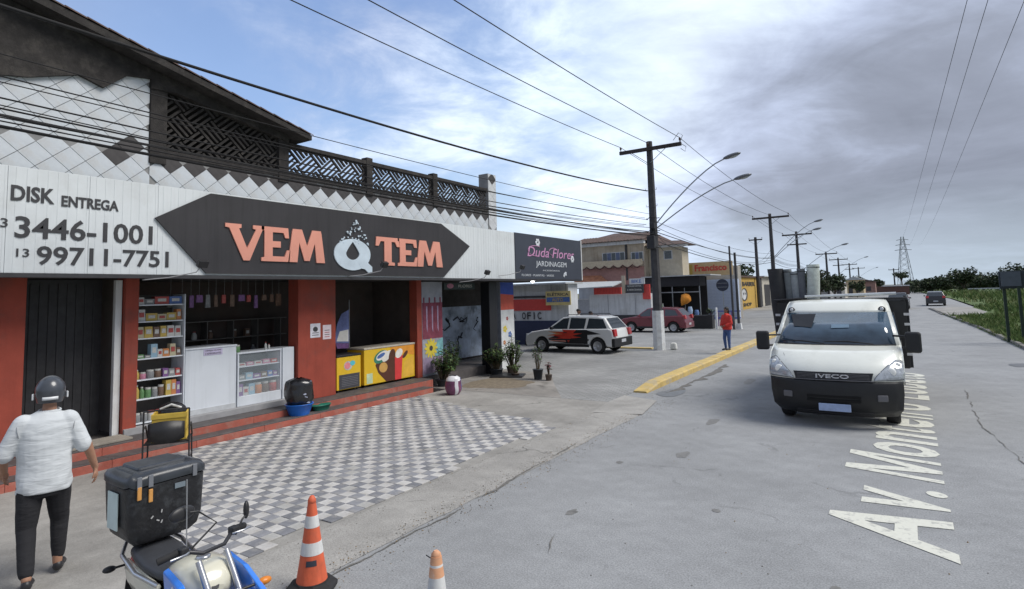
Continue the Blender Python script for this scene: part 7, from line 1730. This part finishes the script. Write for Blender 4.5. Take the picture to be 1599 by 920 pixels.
# ================================================================ TREES
bark = M('bark', (.07, .055, .04), .95, var=.3, scale=10); leafd = [M('crown%d' % i, c, .9, var=.35, scale=.8, world=True) for i, c in enumerate([(.020, .036, .016), (.035, .055, .022), (.055, .075, .030), (.045, .05, .03)])]
def tree(label, x, y, H, Wd, seed, name='broadleaf_tree', flat=.75, n=900, leaf=.35, trunk_f=.35, group=None):
    rr = random.Random(seed); t = thing(name, label, 'tree', (x, y, 0), 0, group)
    th = H * trunk_f; tk = MB(); tk.tube([(0, 0, 0), (.05 * H * .2, 0, th * .6), (0, .02, th)], [.035 * H, .028 * H, .022 * H], 7)
    cl = []
    for k in range(9):
        a = rr.uniform(0, 2 * PI); q = rr.random() ** .5 * Wd * .36; z = th + (H - th) * rr.uniform(.25, .8); c = Vector((q * math.cos(a), q * math.sin(a), z)); cl.append((c, rr.uniform(.20, .34) * Wd))
        tk.tube([(0, 0, th * .85), (c.x * .5, c.y * .5, (th + c.z) / 2), tuple(c)], [.014 * H, .010 * H, .004 * H], 5)
    tk.build('trunk', bark, t, fix=False); cr = MB()
    for k in range(n):
        c, r = rr.choice(cl); d = Vector((rr.gauss(0, 1), rr.gauss(0, 1), rr.gauss(0, 1))).normalized() * r * rr.uniform(.55, 1.08); d.z *= flat; p = c + d
        if p.z < th * .8: continue
        s = leaf * rr.uniform(.5, 1.2); a = Vector((rr.uniform(-1, 1), rr.uniform(-1, 1), rr.uniform(-.6, .6))).normalized(); b_ = a.cross(Vector((rr.uniform(-1, 1), rr.uniform(-1, 1), rr.uniform(-1, 1)))).normalized()
        cr.add([p - a * s, p + b_ * s * .6, p + a * s, p - b_ * s * .5 + a * s * .2], [(0, 1, 2, 3)], rr.choice([0, 0, 1, 1, 2, 3]))
    cr.build('crown', leafd, t, fix=False); return t
k = 0
for (x, y, H, Wd, lab) in ((-11.6, 93, 4.6, 4.6, 'dark tree behind the cargo rolls, left of the far tree group'), (-9.3, 95, 4.9, 4.2, 'dark spiky topped tree in the middle of the group by the fourth pole'), (-7.6, 98, 4.2, 3.6, 'dark tree at the right of the group by the fourth pole'),
                           (-6.6, 135, 3.4, 2.6, 'small dark tree among the far houses'), (-4.6, 178, 3.6, 4, 'small tree between the reddish house and the last pale house'), (-7.8, 160, 4.5, 4, 'dark tree behind the ochre far house')):
    tree(lab, x, y, H, Wd, 40 + k, n=1100, leaf=.26); k += 1
tree('small umbrella shaped tree beside the transmission tower', 1.1, 168, 5.4, 3.4, 60, flat=.35, n=700, leaf=.22, trunk_f=.66)
rr = random.Random(77)
line = [(6.6, 172, 3.2, 5), (9.5, 168, 3.6, 5), (12.2, 160, 5.3, 5.5), (15.2, 170, 3.9, 6), (18.2, 158, 4.6, 6.5), (20.6, 152, 5.4, 7), (24, 160, 4.6, 7), (28, 150, 5.3, 8), (33, 158, 5.6, 8), (39, 150, 6, 9), (46, 160, 6, 9), (4.6, 205, 3.0, 5)]
ords = ['first', 'second', 'third, domed', 'fourth', 'fifth', 'sixth, tall', 'seventh', 'eighth', 'ninth', 'tenth', 'eleventh', 'low outermost']
for i, (x, y, H, Wd) in enumerate(line):
    tree('%s dark tree from the left in the tree line beyond the green field' % ords[i], x, y, H, Wd, 80 + i, n=1300, leaf=.34, trunk_f=.2, group='trees beyond the green field')
wood = MB()
for k in range(9000):
    x = 2.5 + 110 * rr.random() ** 1.2; y = 176 + 16 * rr.random(); top = 2.1 + 1.2 * noise.noise(Vector((x * .22, 0, 3))) + min(1.2, x * .03); z = top * rr.random() ** .6
    s = .45 * rr.uniform(.5, 1.2); a = Vector((rr.uniform(-1, 1), rr.uniform(-1, 1), rr.uniform(-.6, .6))).normalized(); b_ = a.cross(Vector((rr.uniform(-1, 1), rr.uniform(-1, 1), rr.uniform(-1, 1)))).normalized(); p = Vector((x, y, z + .1))
    wood.add([p - a * s, p + b_ * s * .6, p + a * s, p - b_ * s * .5], [(0, 1, 2, 3)], rr.choice([0, 0, 1, 3]))
o = wood.build('distant_undergrowth', leafd, None, fix=False); tag(o, 'dark mass of bushes along the far edge of the green field', 'bushes', kind='stuff')
tree('tree crown showing over the roofs behind the yellow building', -18.5, 88, 5.6, 5, 99, n=900, leaf=.3)

# more of the busy row round the open store
for i, (x, y, h_) in enumerate(((-15.0, 42.9, 1.5), (-14.0, 43.0, 1.2))):
    t = thing('clothes_rack', ['longer', 'shorter'][i] + ' rack of dark hanging goods at the open store front', 'rack', (x, y, .012))
    MB().tube([(-.4, 0, 0), (-.4, 0, h_), (.4, 0, h_), (.4, 0, 0)], .02, 5).build('rack_frame', galv, t)
    for k in range(5): MB().cbox((-.3 + k * .15, 0, h_ - .32), (.10, .22, .55), taper=.7).build('hanging_goods', GM[['grey', 'blue', 'brown', 'purple', 'green'][(k + i) % 5]], t)
